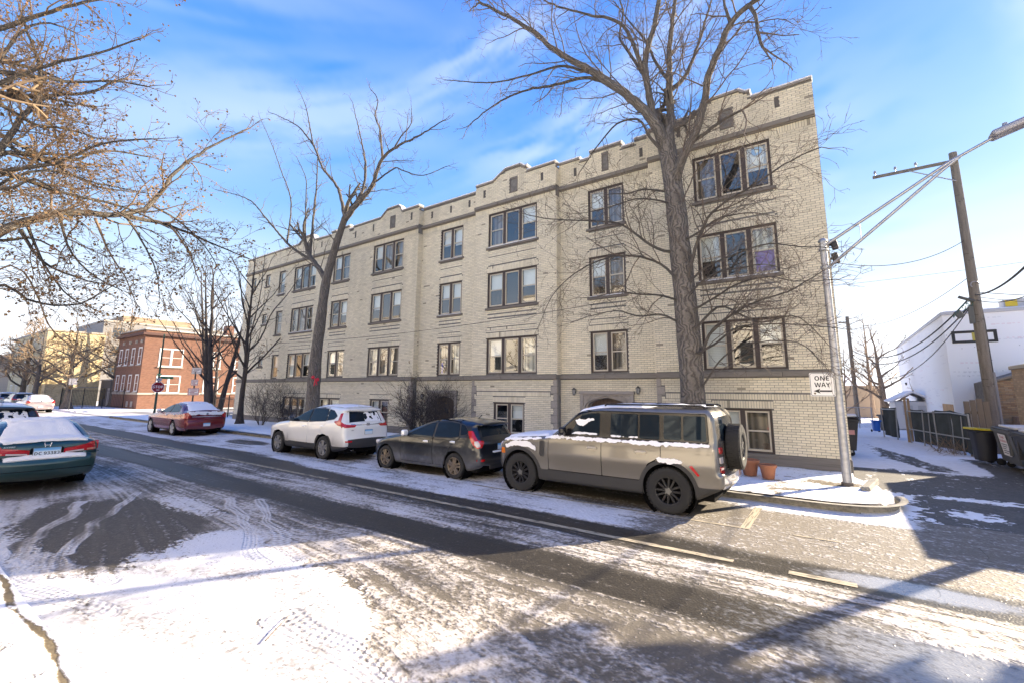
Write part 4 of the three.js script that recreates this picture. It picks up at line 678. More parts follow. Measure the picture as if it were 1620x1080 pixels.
// ---- dark hatchback, white crossover, red saloon, green saloon and the cars farther up the street
function genericCar(S, T) {
  const B = makeCarBody(S), car = thing('parked_car', T.label, 'car', [T.x, 0, T.z], 0, T.group), P = T.P, WB = S.front, R = S.R;
  const arches = OR(CIRC(0, R + .01, S.arch), CIRC(WB, R + .01, S.arch)), wins = T.windows.map(polySDF), wAll = OR(...wins), doors = T.doors.map(polySDF), clad = T.clad ? AND(OR((x, y) => y - T.clad, OR(CIRC(0, R + .01, S.arch + .06), CIRC(WB, R + .01, S.arch + .06))), (x, y) => y - .75) : () => 1;
  B.side(NOT(OR(arches, GROW(wAll, T.wgap ?? .02), ...doors.map((d) => GROW(d, .01)), clad)), 'body', P, car);
  const dm = doors.map((d, k) => B.side(AND(d, NOT(OR(arches, GROW(wAll, T.wgap ?? .02), clad))), k ? 'rear_door' : 'front_door', P, car));
  if (T.clad) B.side(AND(clad, NOT(arches)), 'lower_cladding', T.cladMat, car, { inset: -.006 });
  B.side(GROW(wAll, .03), 'window_surround', TRIM, car, { inset: .014, skirt: 0 }); for (const w of wins) B.side(w, 'side_window', GLASS, car, { inset: .006, cell: .03, skirt: .01 });
  B.side(NOT(arches), 'liner', LINER, car, { inset: .04, skirt: 0, cell: .06 });
  const gp = T.gp ?? .9;
  B.strip(0, 'noseTop', -1, 1, 'front_bumper', P, car); B.strip('noseTop', 'cowl', -1, 1, 'bonnet', P, car); B.strip('cowl', 'wst', -gp, gp, 'windscreen', GLASS, car); for (const s of [[-1, -gp], [gp, 1]]) B.strip('cowl', 'wst', ...s, 'windscreen_pillar', P, car, { nt: 2 });
  B.strip('wst', 'roofR', -1, 1, 'roof', T.roof ?? P, car); if (S.outline.some((q) => q[3] === 'rgt')) B.strip('roofR', 'rgt', -1, 1, 'spoiler', T.spoiler ?? P, car);
  const g0 = S.outline.some((q) => q[3] === 'rgt') ? 'rgt' : 'roofR'; B.strip(g0, 'rgb', -.86, .86, 'rear_window', GLASS, car); for (const s of [[-1, -.86], [.86, 1]]) B.strip(g0, 'rgb', ...s, 'rear_pillar', P, car, { nt: 3 });
  B.strip('rgb', 'bumper', -1, 1, T.boot ?? 'tailgate', P, car); B.strip('bumper', 'end', -1, 1, 'rear_bumper', T.bumperMat ?? P, car);
  dm.forEach((m, k) => { const [x, y] = T.handles[k]; handle(m[0], B, x, y, T.handleMat ?? P, .17); }); mirrorUnit(B, car, ...T.mirror, T.mirrorMat ?? P, B.W(T.mirror[0], T.mirror[1], 1) - .03);
  for (const x of [0, WB]) for (const s of [1, -1]) wheel(car, x, s * (S.half - .115), R, T.tyre ?? .2, T.rimR, T.rim, T.wheel); underbody(B, car);
  for (const s of [1, -1]) { const m = new MB(); m.geo(new RoundedBoxGeometry(.3, .12, .3, 3, .05), mt(B.xf + .22, S.nose ?? .68, s * S.half * .66)); m.put('headlamp', CLEARLAMP, car); }
  return { B, car };
}
{ // hatchback
  const WB = -2.62, R = .315, S = { half: .86, front: WB, R, arch: .36, fillet: .1, crown: [.03, .07, .16], plan: [.2, 1.0, .12, .6], rearFrom: 'rgb', rearTo: 'end', nose: .7,
    wy: [[.2, .92], [.45, .985], [.75, 1], [.95, .965], [1.02, .935], [1.35, .76], [1.46, .7]],
    outline: [[-2.95, .2, .06], [-3.27, .3, .1], [-3.33, .5, .1], [-3.24, .68, .16, 'noseTop'], [-2.7, .88, .3], [-2.05, 1.0, .12, 'cowl'], [-1.0, 1.39, .35, 'wst'], [-.3, 1.465, .6], [.42, 1.40, .2, 'roofR'], [.72, 1.345, .02], [.69, 1.315, .02], [.52, 1.3, .02, 'rgt'], [.68, 1.02, .05, 'rgb'], [.76, .93, .07], [.79, .66, .06, 'bumper'], [.82, .58, .05], [.8, .36, .08, 'end'], [.6, .26, .08], [.3, .2, .05], [-2.6, .19, .05]],
    paint: (x, y, z) => { const s = dusty([.008, .011, .017], .2, [.35, -.6, -2.2], .7)(x, y, z), k = clamp((fbm(x * 7, y * 8, 4, 36) - .5) * 3) * sstep(.95, .4, y); return s.map((c) => lerp(c, .3, k * .3)); } };
  const { B, car } = genericCar(S, { label: 'dark blue hatchback with salt-stained sides and bronze wheels, between the wagon and white crossover', group: 'cars parked along the far kerb', x: -8.02, z: -9.62, P: paintMat({ metalness: .4, roughness: .3 }),
    windows: [[[-1.88, .96], [-1.62, 1.05], [-1.05, 1.29], [-.82, 1.345], [-.80, .975]], [[-.74, .98], [-.74, 1.355], [-.3, 1.375], [.02, 1.345], [.10, 1.05], [-.1, 1.0]], [[.14, 1.07], [.07, 1.335], [.2, 1.31], [.37, 1.17], [.33, 1.1]]],
    doors: [[[-1.98, .3], [-2.0, .95], [-1.05, 1.38], [-.78, 1.42], [-.77, .3]], [[-.755, .3], [-.765, 1.42], [.06, 1.39], [.14, 1.0], [-.12, .82], [-.38, .3]]], handles: [[-.98, .86], [-.02, .9]].map(([x, y]) => [x - .03, y]), mirror: [-1.78, 1.0], rimR: .215, rim: M(.26, .21, .155, { metalness: .75, roughness: .35 }), tyre: .2,
    wheel: { key: 'hatch', spokes: 5, split: .04, sIn: .022, wIn: .036, wOut: .045, dish: .7 } });
  const lamp = polySDF([[.36, 1.18], [.5, 1.2], [.68, .98], [.80, .80], [.72, .78], [.6, .86], [.5, .98]]); B.side(lamp, 'tail_lamp', REDLAMP, car, { inset: -.012, cell: .02 });
  B.side(polySDF([[.63, .95], [.7, .96], [.78, .83], [.72, .81], [.64, .87]]), 'lamp_lens', CLEARLAMP, car, { inset: -.016, cell: .015 });
  for (const s of [1, -1]) B.rear(polySDF([[s * .58, .96], [s * .78, .98], [s * .80, .79], [s * .68, .80]]), 'tail_lamp_rear', REDLAMP, car, { out: .012 });
  for (const s of [1, -1]) B.rear(BOX2(s * .7 - .09, s * .7 + .09, .47, .53, .02), 'reflector', REDLAMP, car);
  plateOn(car, B.rearX(.80, 0) + .012, .8, 0, ''); B.rear(BOX2(-.42, .42, .27, .4, .03), 'diffuser', TRIM, car); new MB().geo(new THREE.CapsuleGeometry(.012, .12, 3, 8), mt(.15, 1.5, 0, 0, 0, -.9)).put('aerial', TRIM, car);
  B.strip('bumper', 'bumper', -.6, .6, 'snow', CARSNOW, car, { ds0: -.03, ds1: .05, lift: snowLift(.02, .2), nt: 12 });
}
let crossover;
{ // crossover
  const WB = -2.74, R = .36, base = [.74, .74, .73], S = { half: .925, front: WB, R, arch: .42, fillet: .1, crown: [.03, .07, .16], plan: [.18, 1.0, .1, .6], rearFrom: 'rgb', rearTo: 'end', nose: .86,
    wy: [[.25, .93], [.5, .985], [.85, 1], [1.08, .97], [1.16, .94], [1.55, .77], [1.68, .72]],
    outline: [[-3.2, .27, .06], [-3.52, .38, .1], [-3.6, .6, .1], [-3.54, .85, .18, 'noseTop'], [-3.0, 1.03, .3], [-2.15, 1.13, .12, 'cowl'], [-1.1, 1.58, .35, 'wst'], [-.4, 1.665, .6], [.62, 1.61, .2, 'roofR'], [.9, 1.56, .02], [.88, 1.53, .02], [.74, 1.5, .02, 'rgt'], [.93, 1.14, .05, 'rgb'], [1.0, 1.06, .06], [1.03, .72, .05], [1.07, .64, .05, 'bumper'], [1.08, .5, .05], [1.04, .4, .06, 'end'], [.85, .32, .08], [.5, .25, .05], [-3, .24, .05]],
    paint: dusty(base, .75, [.45, -2.3], .8) };
  const T = { label: 'white crossover with black lower cladding, parked ahead of the dark hatchback', group: 'cars parked along the far kerb', x: -13.58, z: -9.58, P: paintMat({ metalness: 0, roughness: .3 }), clad: .44, cladMat: TRIM, bumperMat: TRIM,
    windows: [[[-1.98, 1.13], [-1.2, 1.49], [-.98, 1.545], [-.96, 1.14]], [[-.9, 1.145], [-.9, 1.56], [-.3, 1.575], [-.06, 1.55], [.02, 1.2]], [[.06, 1.22], [.0, 1.545], [.25, 1.51], [.52, 1.36], [.42, 1.27]]],
    doors: [[[-2.1, .46], [-2.08, 1.1], [-1.2, 1.56], [-.94, 1.61], [-.93, .46]], [[-.915, .46], [-.925, 1.62], [-.03, 1.6], [.06, 1.15], [-.16, .9], [-.42, .46]]], handles: [[-1.15, .98], [-.1, 1.02]], mirror: [-1.86, 1.16], mirrorMat: M(.05, .06, .08, { roughness: .2 }), rimR: .235, rim: M(.27, .27, .28, { metalness: .75, roughness: .38 }), tyre: .22,
    wheel: { key: 'cross', spokes: 5, split: .05, sIn: .015, wIn: .05, wOut: .055, dish: .7 } };
  const { B, car } = genericCar(S, T); crossover = [B, car, S, T];
  B.side(polySDF([[.66, 1.44], [.73, 1.46], [.80, 1.2], [.98, 1.1], [1.02, 1.03], [.72, 1.08], [.5, 1.17], [.5, 1.21], [.66, 1.23]]), 'tail_lamp', REDLAMP, car, { inset: -.014, cell: .018 });
  for (const s of [1, -1]) B.rear(polySDF([[s * .42, 1.085], [s * .88, 1.13], [s * .88, 1.01], [s * .5, 1.02]]), 'tail_lamp_rear', REDLAMP, car, { out: .014 }); B.rear(BOX2(-.6, .6, 1.075, 1.12, .012), 'tailgate_chrome', CHROME, car, { out: .01 });
  plateOn(car, B.rearX(.86, 0) + .014, .86, 0, ''); new MB().geo(new RoundedBoxGeometry(.02, .1, .13, 2, .02), mt(B.rearX(1.1, 0) + .02, 1.09, 0)).put('emblem', CHROME, car); for (const s of [1, -1]) B.rear(BOX2(s * .72 - .12, s * .72 + .12, .57, .62, .02), 'reflector', REDLAMP, car, { out: .012 });
  { const t = canvas(256, 64, (c) => { c.fillStyle = '#d8d8d6'; c.fillRect(0, 0, 256, 64); c.fillStyle = '#333'; c.font = 'bold 52px sans-serif'; c.fillText('CR-V', 60, 50); }); const b = part('badge', new THREE.PlaneGeometry(.2, .05), new THREE.MeshPhysicalMaterial({ map: t, roughness: .4 }), car, [B.rearX(.93, .55) + .009, .93, .56]); b.rotation.y = Math.PI / 2; b.rotateY(-.0); }
  for (const s of [1]) { const m = new MB().geo(new THREE.CylinderGeometry(.035, .035, .12, 14, 1, true), mt(1.05, .33, .55, 0, 0, Math.PI / 2)); const e = m.put('exhaust', CHROME, car); }
  new MB().geo(new THREE.ConeGeometry(.05, .08, 4), mt(.5, 1.68, 0)).put('aerial', P_WHITE(), car);
  B.strip('wst', 'roofR', -.96, .96, 'snow', CARSNOW, car, { lift: snowLift(.02, .08, 6), nt: 22, ns: 40 }); B.strip('rgt', 'rgb', -.8, .1, 'snow', CARSNOW, car, { lift: (u, v, s, w) => -.01 + .016 * sstep(.5, .62, fbm(s * 7, w * 7, 3, 12) + .3 * u), nt: 20, ns: 16 });
}
function P_WHITE() { return M(.74, .74, .73, { roughness: .3 }); }
let redSaloon;
{ // red saloon
  const WB = -2.87, R = .335, S = { half: .955, front: WB, R, arch: .385, fillet: .1, crown: [.03, .06, .16], plan: [.18, 1.0, .12, .7], rearFrom: 'rgb', rearTo: 'end', nose: .72,
    wy: [[.2, .92], [.45, .98], [.8, 1], [.98, .96], [1.05, .92], [1.4, .72], [1.54, .68]],
    outline: [[-3.4, .22, .06], [-3.72, .34, .1], [-3.8, .55, .1], [-3.72, .78, .16, 'noseTop'], [-3.0, .93, .3], [-2.1, 1.04, .12, 'cowl'], [-1.15, 1.42, .4, 'wst'], [-.4, 1.52, .6], [.25, 1.45, .4, 'roofR'], [.82, 1.16, .1, 'rgb'], [1.2, 1.15, .05, 'deck'], [1.24, 1.1, .03], [1.22, .72, .05], [1.26, .64, .04, 'bumper'], [1.27, .45, .06], [1.2, .32, .06, 'end'], [1.0, .25, .06], [.6, .21, .05], [-2.8, .2, .05]],
    paint: dusty([.17, .008, .016], .2, [.4, -2.4], .6) };
  const T = { label: 'dark red saloon with snow on boot and rear window, parked before the stop sign', group: 'cars parked along the far kerb', x: -25.92, z: -9.6, P: paintMat({ metalness: .45, roughness: .25 }), boot: 'boot_lid',
    windows: [[[-1.95, 1.05], [-1.15, 1.36], [-.72, 1.41], [-.7, 1.07]], [[-.64, 1.075], [-.65, 1.415], [-.2, 1.41], [.25, 1.28], [.42, 1.14], [.1, 1.1]]],
    doors: [[[-2.1, .3], [-2.05, 1.02], [-1.15, 1.42], [-.68, 1.47], [-.67, .3]], [[-.655, .3], [-.665, 1.47], [-.15, 1.46], [.3, 1.3], [.3, .95], [-.1, .75], [-.4, .3]]], handles: [[-.9, .93], [.05, .96]], mirror: [-1.8, 1.07], rimR: .235, rim: M(.5, .5, .51, { metalness: .85, roughness: .3 }), tyre: .22, handleMat: CHROME,
    wheel: { key: 'saloon', spokes: 5, split: .03, sIn: .02, wIn: .04, wOut: .05, dish: .75 } };
  const { B, car } = genericCar(S, T); redSaloon = car;
  B.side(polySDF([[.92, 1.06], [1.16, 1.09], [1.24, 1.05], [1.24, .82], [1.12, .8], [1.02, .95]]), 'tail_lamp', REDLAMP, car, { inset: -.012, cell: .02 }); for (const s of [1, -1]) B.rear(polySDF([[s * .62, 1.07], [s * .87, 1.06], [s * .89, .82], [s * .7, .86]]), 'tail_lamp_rear', REDLAMP, car, { out: .012 });
  B.rear(BOX2(-.62, .62, .875, .91, .01), 'boot_chrome', CHROME, car, { out: .012 }); plateOn(car, B.rearX(.5, 0) + .012, .52, 0, ''); for (const s of [1, -1]) { new MB().geo(new THREE.CylinderGeometry(.045, .045, .1, 16, 1, true), mt(1.24, .31, s * .5, 0, 0, Math.PI / 2)).put('exhaust', CHROME, car); } new MB().geo(new THREE.CylinderGeometry(.05, .05, .012, 20), mt(B.rearX(1.02, 0) + .01, 1.02, 0, 0, 0, Math.PI / 2)).put('emblem', CHROME, car);
  B.strip('wst', 'roofR', -.95, .95, 'snow', CARSNOW, car, { lift: snowLift(.03, .08, 7), nt: 22, ns: 40 }); B.strip('roofR', 'deck', -.93, .93, 'snow', CARSNOW, car, { lift: snowLift(.035, .05, 8), nt: 22, ns: 40 }); B.rear((z, y) => polySDF([[-.8, 1.12], [.8, 1.12], [.75, 1.0], [0, .97], [-.75, 1.0]])(z, y) + .12 * (fbm(z * 8, y * 8, 3, 9) - .5), 'snow', CARSNOW, car, { out: .014 });
}
{ // green saloon, seen from behind
  const WB = -2.71, R = .315, base = [.006, .042, .046], S = { half: .895, front: WB, R, arch: .36, fillet: .11, crown: [.025, .07, .16], plan: [.18, 1.0, .09, .55], rearFrom: 'rgb', rearTo: 'end', nose: .7,
    wy: [[.2, .93], [.45, .985], [.75, 1], [.95, .965], [1.02, .925], [1.35, .74], [1.45, .7]],
    outline: [[-3.3, .22, .06], [-3.62, .32, .1], [-3.68, .5, .1], [-3.6, .72, .14, 'noseTop'], [-3.0, .88, .3], [-1.95, .99, .12, 'cowl'], [-1.1, 1.34, .35, 'wst'], [-.4, 1.435, .5], [.12, 1.385, .3, 'roofR'], [.62, 1.06, .1, 'rgb'], [1.03, 1.035, .06, 'deck'], [1.09, .97, .05], [1.06, .735, .03], [1.09, .70, .02], [1.13, .69, .03, 'bumper'], [1.16, .62, .05], [1.15, .42, .06], [1.08, .27, .07, 'end'], [.9, .22, .06], [-2.8, .2, .05]],
    paint: (x, y, z) => { const s = dusty(base, .25, [.4, -2.2], .45)(x, y, z); return s; } };
  const T = { label: 'teal green saloon under snow seen from behind, with plate DC 93383', group: 'cars parked along the near kerb', x: -15.16, z: -2.46, P: paintMat({ metalness: .4, roughness: .3 }), boot: 'boot_lid',
    windows: [[[-1.8, 1.0], [-1.1, 1.3], [-.75, 1.34], [-.73, 1.02]], [[-.67, 1.02], [-.68, 1.345], [-.3, 1.34], [.2, 1.13], [.2, 1.06]]], doors: [[[-1.95, .3], [-1.9, .98], [-1.1, 1.34], [-.71, 1.38], [-.7, .3]], [[-.685, .3], [-.695, 1.38], [-.25, 1.37], [.28, 1.12], [.1, .8], [-.4, .3]]], handles: [[-.9, .9], [0.02, .92]], mirror: [-1.65, 1.0], rimR: .2, rim: M(.4, .4, .41, { metalness: .8, roughness: .35 }), wheel: { key: 'green', spokes: 7, dish: .7 } };
  const { B, car } = genericCar(S, T);
  for (const s of [1, -1]) {
    B.rear(polySDF([[s * .265, .865], [s * .30, .875], [s * .62, .93], [s * .72, .985], [s * .865, .99], [s * .865, .80], [s * .60, .79], [s * .265, .765]]), 'tail_lamp', REDLAMP, car, { out: .012, cell: .015 });
    B.rear(polySDF([[s * .29, .80], [s * .6, .825], [s * .6, .792], [s * .29, .772]]), 'reversing_lamp', CLEARLAMP, car, { out: .016, cell: .012 }); B.rear(polySDF([[s * .65, .835], [s * .85, .85], [s * .85, .808], [s * .65, .80]]), 'turn_lamp', M(.5, .22, .16, { roughness: .2 }), car, { out: .016, cell: .012 });
    B.side(polySDF([[.78, .975], [1.05, .99], [1.08, .95], [1.06, .80], [.9, .8]]), 'side_lamp', REDLAMP, car, { inset: -.01, cell: .02, mirror: false });
  }
  B.rear((z, y) => BOX2(-.9, .9, .735, .75, .005)(z, y), 'boot_gap', LINER, car, { out: .003 }); B.rear(BOX2(-.255, .255, .755, .91, .02), 'plate_recess', LINER, car, { out: .004 }); plateOn(car, B.rearX(.82, 0) + .016, .815, 0, 'DC 93383').scale.set(1.42, 1.25, 1);
  B.rear(BOX2(-.86, .86, .44, .455, .004), 'bumper_crease', LINER, car, { out: .002, cell: .012 });
  { const m = new MB(), x = B.rearX(.975, 0) + .014; for (const s of [1, -1]) m.geo(new RoundedBoxGeometry(.012, .1, .02, 1, .006), mt(x, .965, s * .045, s * .25, 0, 0)); m.geo(new RoundedBoxGeometry(.012, .018, .09, 1, .006), mt(x, .96, 0)); m.put('emblem', CHROME, car); }
  { const t = canvas(256, 64, (c) => { c.fillStyle = '#0d3c42'; c.fillRect(0, 0, 256, 64); c.fillStyle = '#c9d4d4'; c.font = 'italic bold 46px serif'; c.fillText('ACCORD', 20, 48); }); const b = part('badge', new THREE.PlaneGeometry(.22, .05), new THREE.MeshPhysicalMaterial({ map: t, roughness: .4 }), car, [B.rearX(.955, .55) + .012, .955, .56]); b.rotation.y = Math.PI / 2; b.rotateX(-.1); }
  { const t = canvas(128, 64, (c) => { c.fillStyle = '#0d3c42'; c.fillRect(0, 0, 128, 64); c.fillStyle = '#c9d4d4'; c.font = 'bold 50px sans-serif'; c.fillText('LX', 24, 50); }); const b = part('trim_badge', new THREE.PlaneGeometry(.08, .04), new THREE.MeshPhysicalMaterial({ map: t, roughness: .4 }), car, [B.rearX(.765, -.6) + .02, .765, -.62]); b.rotation.y = Math.PI / 2; }
  new MB().geo(new THREE.CylinderGeometry(.03, .03, .14, 12, 1, true), mt(1.08, .25, -.52, 0, 0, Math.PI / 2)).put('exhaust', CHROME, car);
  B.strip('wst', 'roofR', -.97, .97, 'snow', CARSNOW, car, { lift: snowLift(.045, .06, 9), nt: 22, ns: 40 }); B.strip('roofR', 'rgb', -.97, .97, 'snow', CARSNOW, car, { lift: snowLift(.04, .035, 10), nt: 22, ns: 30 }); B.strip('rgb', 'deck', -.985, .985, 'snow', CARSNOW, car, { ds0: -.06, ds1: .06, lift: snowLift(.04, .05, 11), nt: 26, ns: 30 }); B.strip('bumper', 'bumper', -.97, .97, 'snow', CARSNOW, car, { ds0: -.075, ds1: .05, lift: snowLift(.03, .12, 12), nt: 30, ns: 10 }); B.strip('noseTop', 'cowl', -.95, .95, 'snow', CARSNOW, car, { lift: snowLift(.04, .06, 13) });
  for (const s of [1, -1]) { const m = new MB(); m.tube([V3(.55, 1.125, s * .1), V3(.5, 1.16, s * .35), V3(.45, 1.17, s * .55)], .01, 5); if (s > 0) m.put('rear_wiper', TRIM, car); }
}
function recolour(o, from, to) { o.traverse((m) => { if (m.isMesh && m.material === from) m.material = to; }); }
{ // the cars farther up the street: copies with their own paint
  const flat = (r, g, b, o) => M(r, g, b, { metalness: .3, roughness: .3, clearcoat: .7, ...o });
  const add = (src, mat, paintOf, label, pos, turn, group, nm = 'parked_car') => { const c = src.clone(); c.name = numbered(nm); c.userData = { label, category: 'car', group }; c.position.set(...pos); c.rotation.y = turn; recolour(c, paintOf, mat); scene.add(c); return c; };
  const cP = crossover[3].P, rP = redSaloon.children[0].material;
  add(crossover[1], flat(.018, .02, .024), cP, 'black sport utility car with snowy roof, just ahead of the teal green saloon', [-21.4, 0, -2.5], 0, 'cars parked along the near kerb');
  add(redSaloon, flat(.5, .4, .39), rP, 'pale rose saloon beyond the crossing, near the wide low tree', [-58.4, 0, -9.15], 0, 'cars beyond the crossing');
  add(crossover[1], flat(.05, .06, .07), cP, 'dark grey crossover with snowy roof beyond the pale rose saloon', [-65.6, 0, -9.2], 0, 'cars beyond the crossing');
  add(crossover[1], flat(.32, .34, .34), cP, 'silver crossover farthest up the street, ahead of the dark grey crossover', [-72.6, 0, -9.0], 0, 'cars beyond the crossing');
  add(redSaloon, flat(.6, .6, .6), rP, 'white saloon on the side street behind the iron fence', [-45.2, 0, -25], Math.PI / 2, 'cars on the side street behind the iron fence');
  add(crossover[1], flat(.35, .05, .02), cP, 'orange red crossover on the side street behind the iron fence', [-45.2, 0, -31], Math.PI / 2, 'cars on the side street behind the iron fence');
}
// ---------------------------------------------------------------- bare winter trees
const barkTex = dtex(256, 512, (u, v) => { const r = Math.abs(Math.sin((u * 17 + 4.2 * fbm(u * 7, v * 6, 4, 51)) * Math.PI)), k = .06 + .10 * Math.pow(r, .8) * (.35 + 1.1 * fbm(u * 14, v * 9, 3, 52)) + .03 * vn(u * 60, v * 40, 53); return [k * 1.1, k * .97, k * .84]; });
const barkBump = dtex(256, 512, (u, v) => { const r = Math.abs(Math.sin((u * 17 + 4.2 * fbm(u * 7, v * 6, 4, 51)) * Math.PI)); const k = clamp(.75 * Math.pow(r, .6) + .25 * fbm(u * 20, v * 20, 3, 54)); return [k, k, k]; }, false);
for (const t of [barkTex, barkBump]) t.repeat.set(1, .55);
const BARK = new THREE.MeshPhysicalMaterial({ map: barkTex, bumpMap: barkBump, bumpScale: .05, roughness: .95 });
const DARKBARK = new THREE.MeshPhysicalMaterial({ map: barkTex, color: col(.42, .4, .42), bumpMap: barkBump, bumpScale: .02, roughness: .95 });
const TANBARK = new THREE.MeshPhysicalMaterial({ map: barkTex, color: col(2.6, 2.1, 1.6), bumpMap: barkBump, bumpScale: .03, roughness: .95 });
const TWIG = M(.125, .098, .078, { roughness: .9 }), TANTWIG = M(.27, .19, .115, { roughness: .9 }), DARKTWIG = M(.05, .04, .036, { roughness: .9 });
const _q = new THREE.Quaternion();
function randDir() { const z = rr(-1, 1), a = rr(0, 6.2832), r = Math.sqrt(1 - z * z); return V3(r * Math.cos(a), r * Math.sin(a), z); }
function turned(d, ang) { const ax = randDir().cross(d).normalize(); return d.clone().applyQuaternion(_q.setFromAxisAngle(ax, ang)); }
class Tree {
  constructor(P) { this.P = { wob: .22, up: .06, dens: 2.2, min: .006, k: 17, maxLen: 2.6, ang: [.5, 1.05], leaf: 0, levels: 5, ...P }; this.big = new MB(); this.small = new MB(); this.tips = []; this.limbs = []; }
  put(pts, rad) { const r = rad[0]; if (r > .03) this.big.tube(pts, rad, r > .15 ? 14 : r > .06 ? 9 : 6); else this.small.tube(pts, rad, r > .014 ? 5 : 3, false); }
  limb(list, r0, r1, o = {}) {
    const c = new THREE.CatmullRomCurve3(list.map((q) => V3(...q)), false, 'centripetal'), L = c.getLength(), n = Math.max(4, Math.ceil(L / (o.trunk ? .1 : .22))), pts = c.getSpacedPoints(n), rad = [];
    for (let k = 0; k <= n; k++) { const t = k / n; rad.push(lerp(r0, r1, Math.pow(t, o.trunk ? .85 : .6)) * (1 + (o.trunk ? .08 : .07) * (fbm(t * L * 1.6, r0 * 90, 2, 7) - .5) * 2) * (o.flare ? 1 + .55 * Math.exp(-t * L * 2.6) : 1)); if (k && k < n && !o.trunk) pts[k].addScaledVector(randDir(), Math.min(.02, r0 * .2)); }
    if (!o.own && this.P.limbs && r0 >= .04) o = { ...o, own: 'limb', sides: 9 };
    if (o.own) { const m = new MB(); const ph = r0 * 77; m.tube(pts, rad, o.trunk ? 44 : o.sides ?? 20, true, o.trunk ? (a, l) => 1 + .055 * (Math.abs(Math.sin(a * 8 + 3 * (vn(l * 2.4 + ph, Math.cos(a) * 2 + 5, 3) - .5) + 2 * (vn(l * 6, Math.sin(a) * 3, 4) - .5))) - .6) + .05 * (vn(l * 3 + ph, Math.cos(a) * 1.5 + 3, 6) - .5) + (o.flare ? .16 * Math.cos(5 * a + ph) * Math.exp(-l * 2.6) : 0) : null); this.limbs.push([o.own, m]); } else this.put(pts, rad);
    if (o.bare) return this;
    const P = this.P, from = o.from ?? .12, cnt = Math.round(L * P.dens * (o.dens ?? 1) * (1 - from));
    for (let k = 0; k < cnt; k++) {
      const t = from + (1 - from) * ((k + rnd()) / cnt), i = Math.min(n - 1, Math.floor(t * n)), p = pts[i].clone().lerp(pts[i + 1], t * n - i), d = pts[i + 1].clone().sub(pts[i]).normalize(), r = rad[i] * rr(.25, .6);
      this.grow(p, turned(d, rr(...P.ang)), clamp((rad[i] * P.k * rr(.6, 1.4) + .35) * (o.len ?? 1), .4, P.maxLen), clamp(r, P.min, .024), 1);
    }
    const d = pts[n].clone().sub(pts[n - 1]).normalize(); for (let k = 0; k < 2; k++) this.grow(pts[n], turned(d, rr(.1, .5)), clamp(r1 * P.k * 2, .5, 2), r1 * .8, 1);
    return this;
  }
  grow(p, d, len, r, lvl) {
    const P = this.P, n = clamp(Math.ceil(len / .22), 2, 7), pts = [p.clone()], rad = [r]; d = d.clone();
    for (let k = 1; k <= n; k++) { d.addScaledVector(randDir(), P.wob); d.y += (P.up - (P.droop ?? 0) * lvl * .5) * (lvl > 1 ? 1 : .6); d.normalize(); pts.push(pts[k - 1].clone().addScaledVector(d, len / n)); rad.push(Math.max(P.min * .6, r * (1 - .62 * k / n))); }
    this.put(pts, rad); this.tips.push([pts[n], d.clone()]); if (n > 3) this.tips.push([pts[n - 2], d.clone()]);
    if (lvl >= P.levels || len < .22) return;
    const c = Math.max(1, Math.round(len * P.dens * (lvl === 1 ? 1.1 : 1.35)));
    for (let k = 0; k < c; k++) { const t = clamp(.2 + .8 * (k + rnd()) / c, 0, .999), i = Math.floor(t * n), q = pts[i].clone().lerp(pts[i + 1], t * n - i), e = pts[i + 1].clone().sub(pts[i]).normalize(); this.grow(q, turned(e, rr(...P.ang)), len * rr(.32, .62), Math.max(P.min, rad[i] * .62), lvl + 1); }
  }
  finish(name, label, base, bark, twig, group, cat = 'tree') {
    const t = thing(name, label, cat, base, 0, group), off = base.map((q) => -q);
    for (const [nm, m] of this.limbs) m.put(nm, bark, t, off);
    if (this.big.p.length) this.big.put(this.limbs.length ? 'branches' : 'trunk', bark, t, off, this.limbs.length ? 'stuff' : undefined); this.small.put('twigs', twig, t, off, 'stuff'); return t;
  }
  leaves(t, count, base, mat, size) {
    const g = new THREE.BufferGeometry(); g.setAttribute('position', new THREE.BufferAttribute(new Float32Array([0, 0, 0, .5, .45, .12, 0, 1, .05, -.5, .45, .12]), 3)); g.setIndex([0, 1, 2, 0, 2, 3]); g.computeVertexNormals();
    const im = new THREE.InstancedMesh(g, mat, count), m = new THREE.Matrix4(), c = new THREE.Color();
    for (let k = 0; k < count; k++) { const [p] = this.tips[(rnd() * this.tips.length) | 0], s = size * rr(.6, 1.4); m.compose(p.clone().addScaledVector(randDir(), .05), new THREE.Quaternion().setFromEuler(new THREE.Euler(rr(0, 6), rr(0, 6), rr(0, 6))), V3(s, s, s)); im.setMatrixAt(k, m); const q = rr(.7, 1.25); im.setColorAt(k, c.setRGB(.19 * q, .12 * q * rr(.85, 1.1), .055 * q)); }
    im.name = 'dry_leaves'; im.userData.kind = 'stuff'; im.position.set(...base.map((q) => -q)); im.castShadow = im.receiveShadow = true; t.add(im);
  }
}
const LEAF = new THREE.MeshPhysicalMaterial({ color: col(1, 1, 1), roughness: .9, side: THREE.DoubleSide });
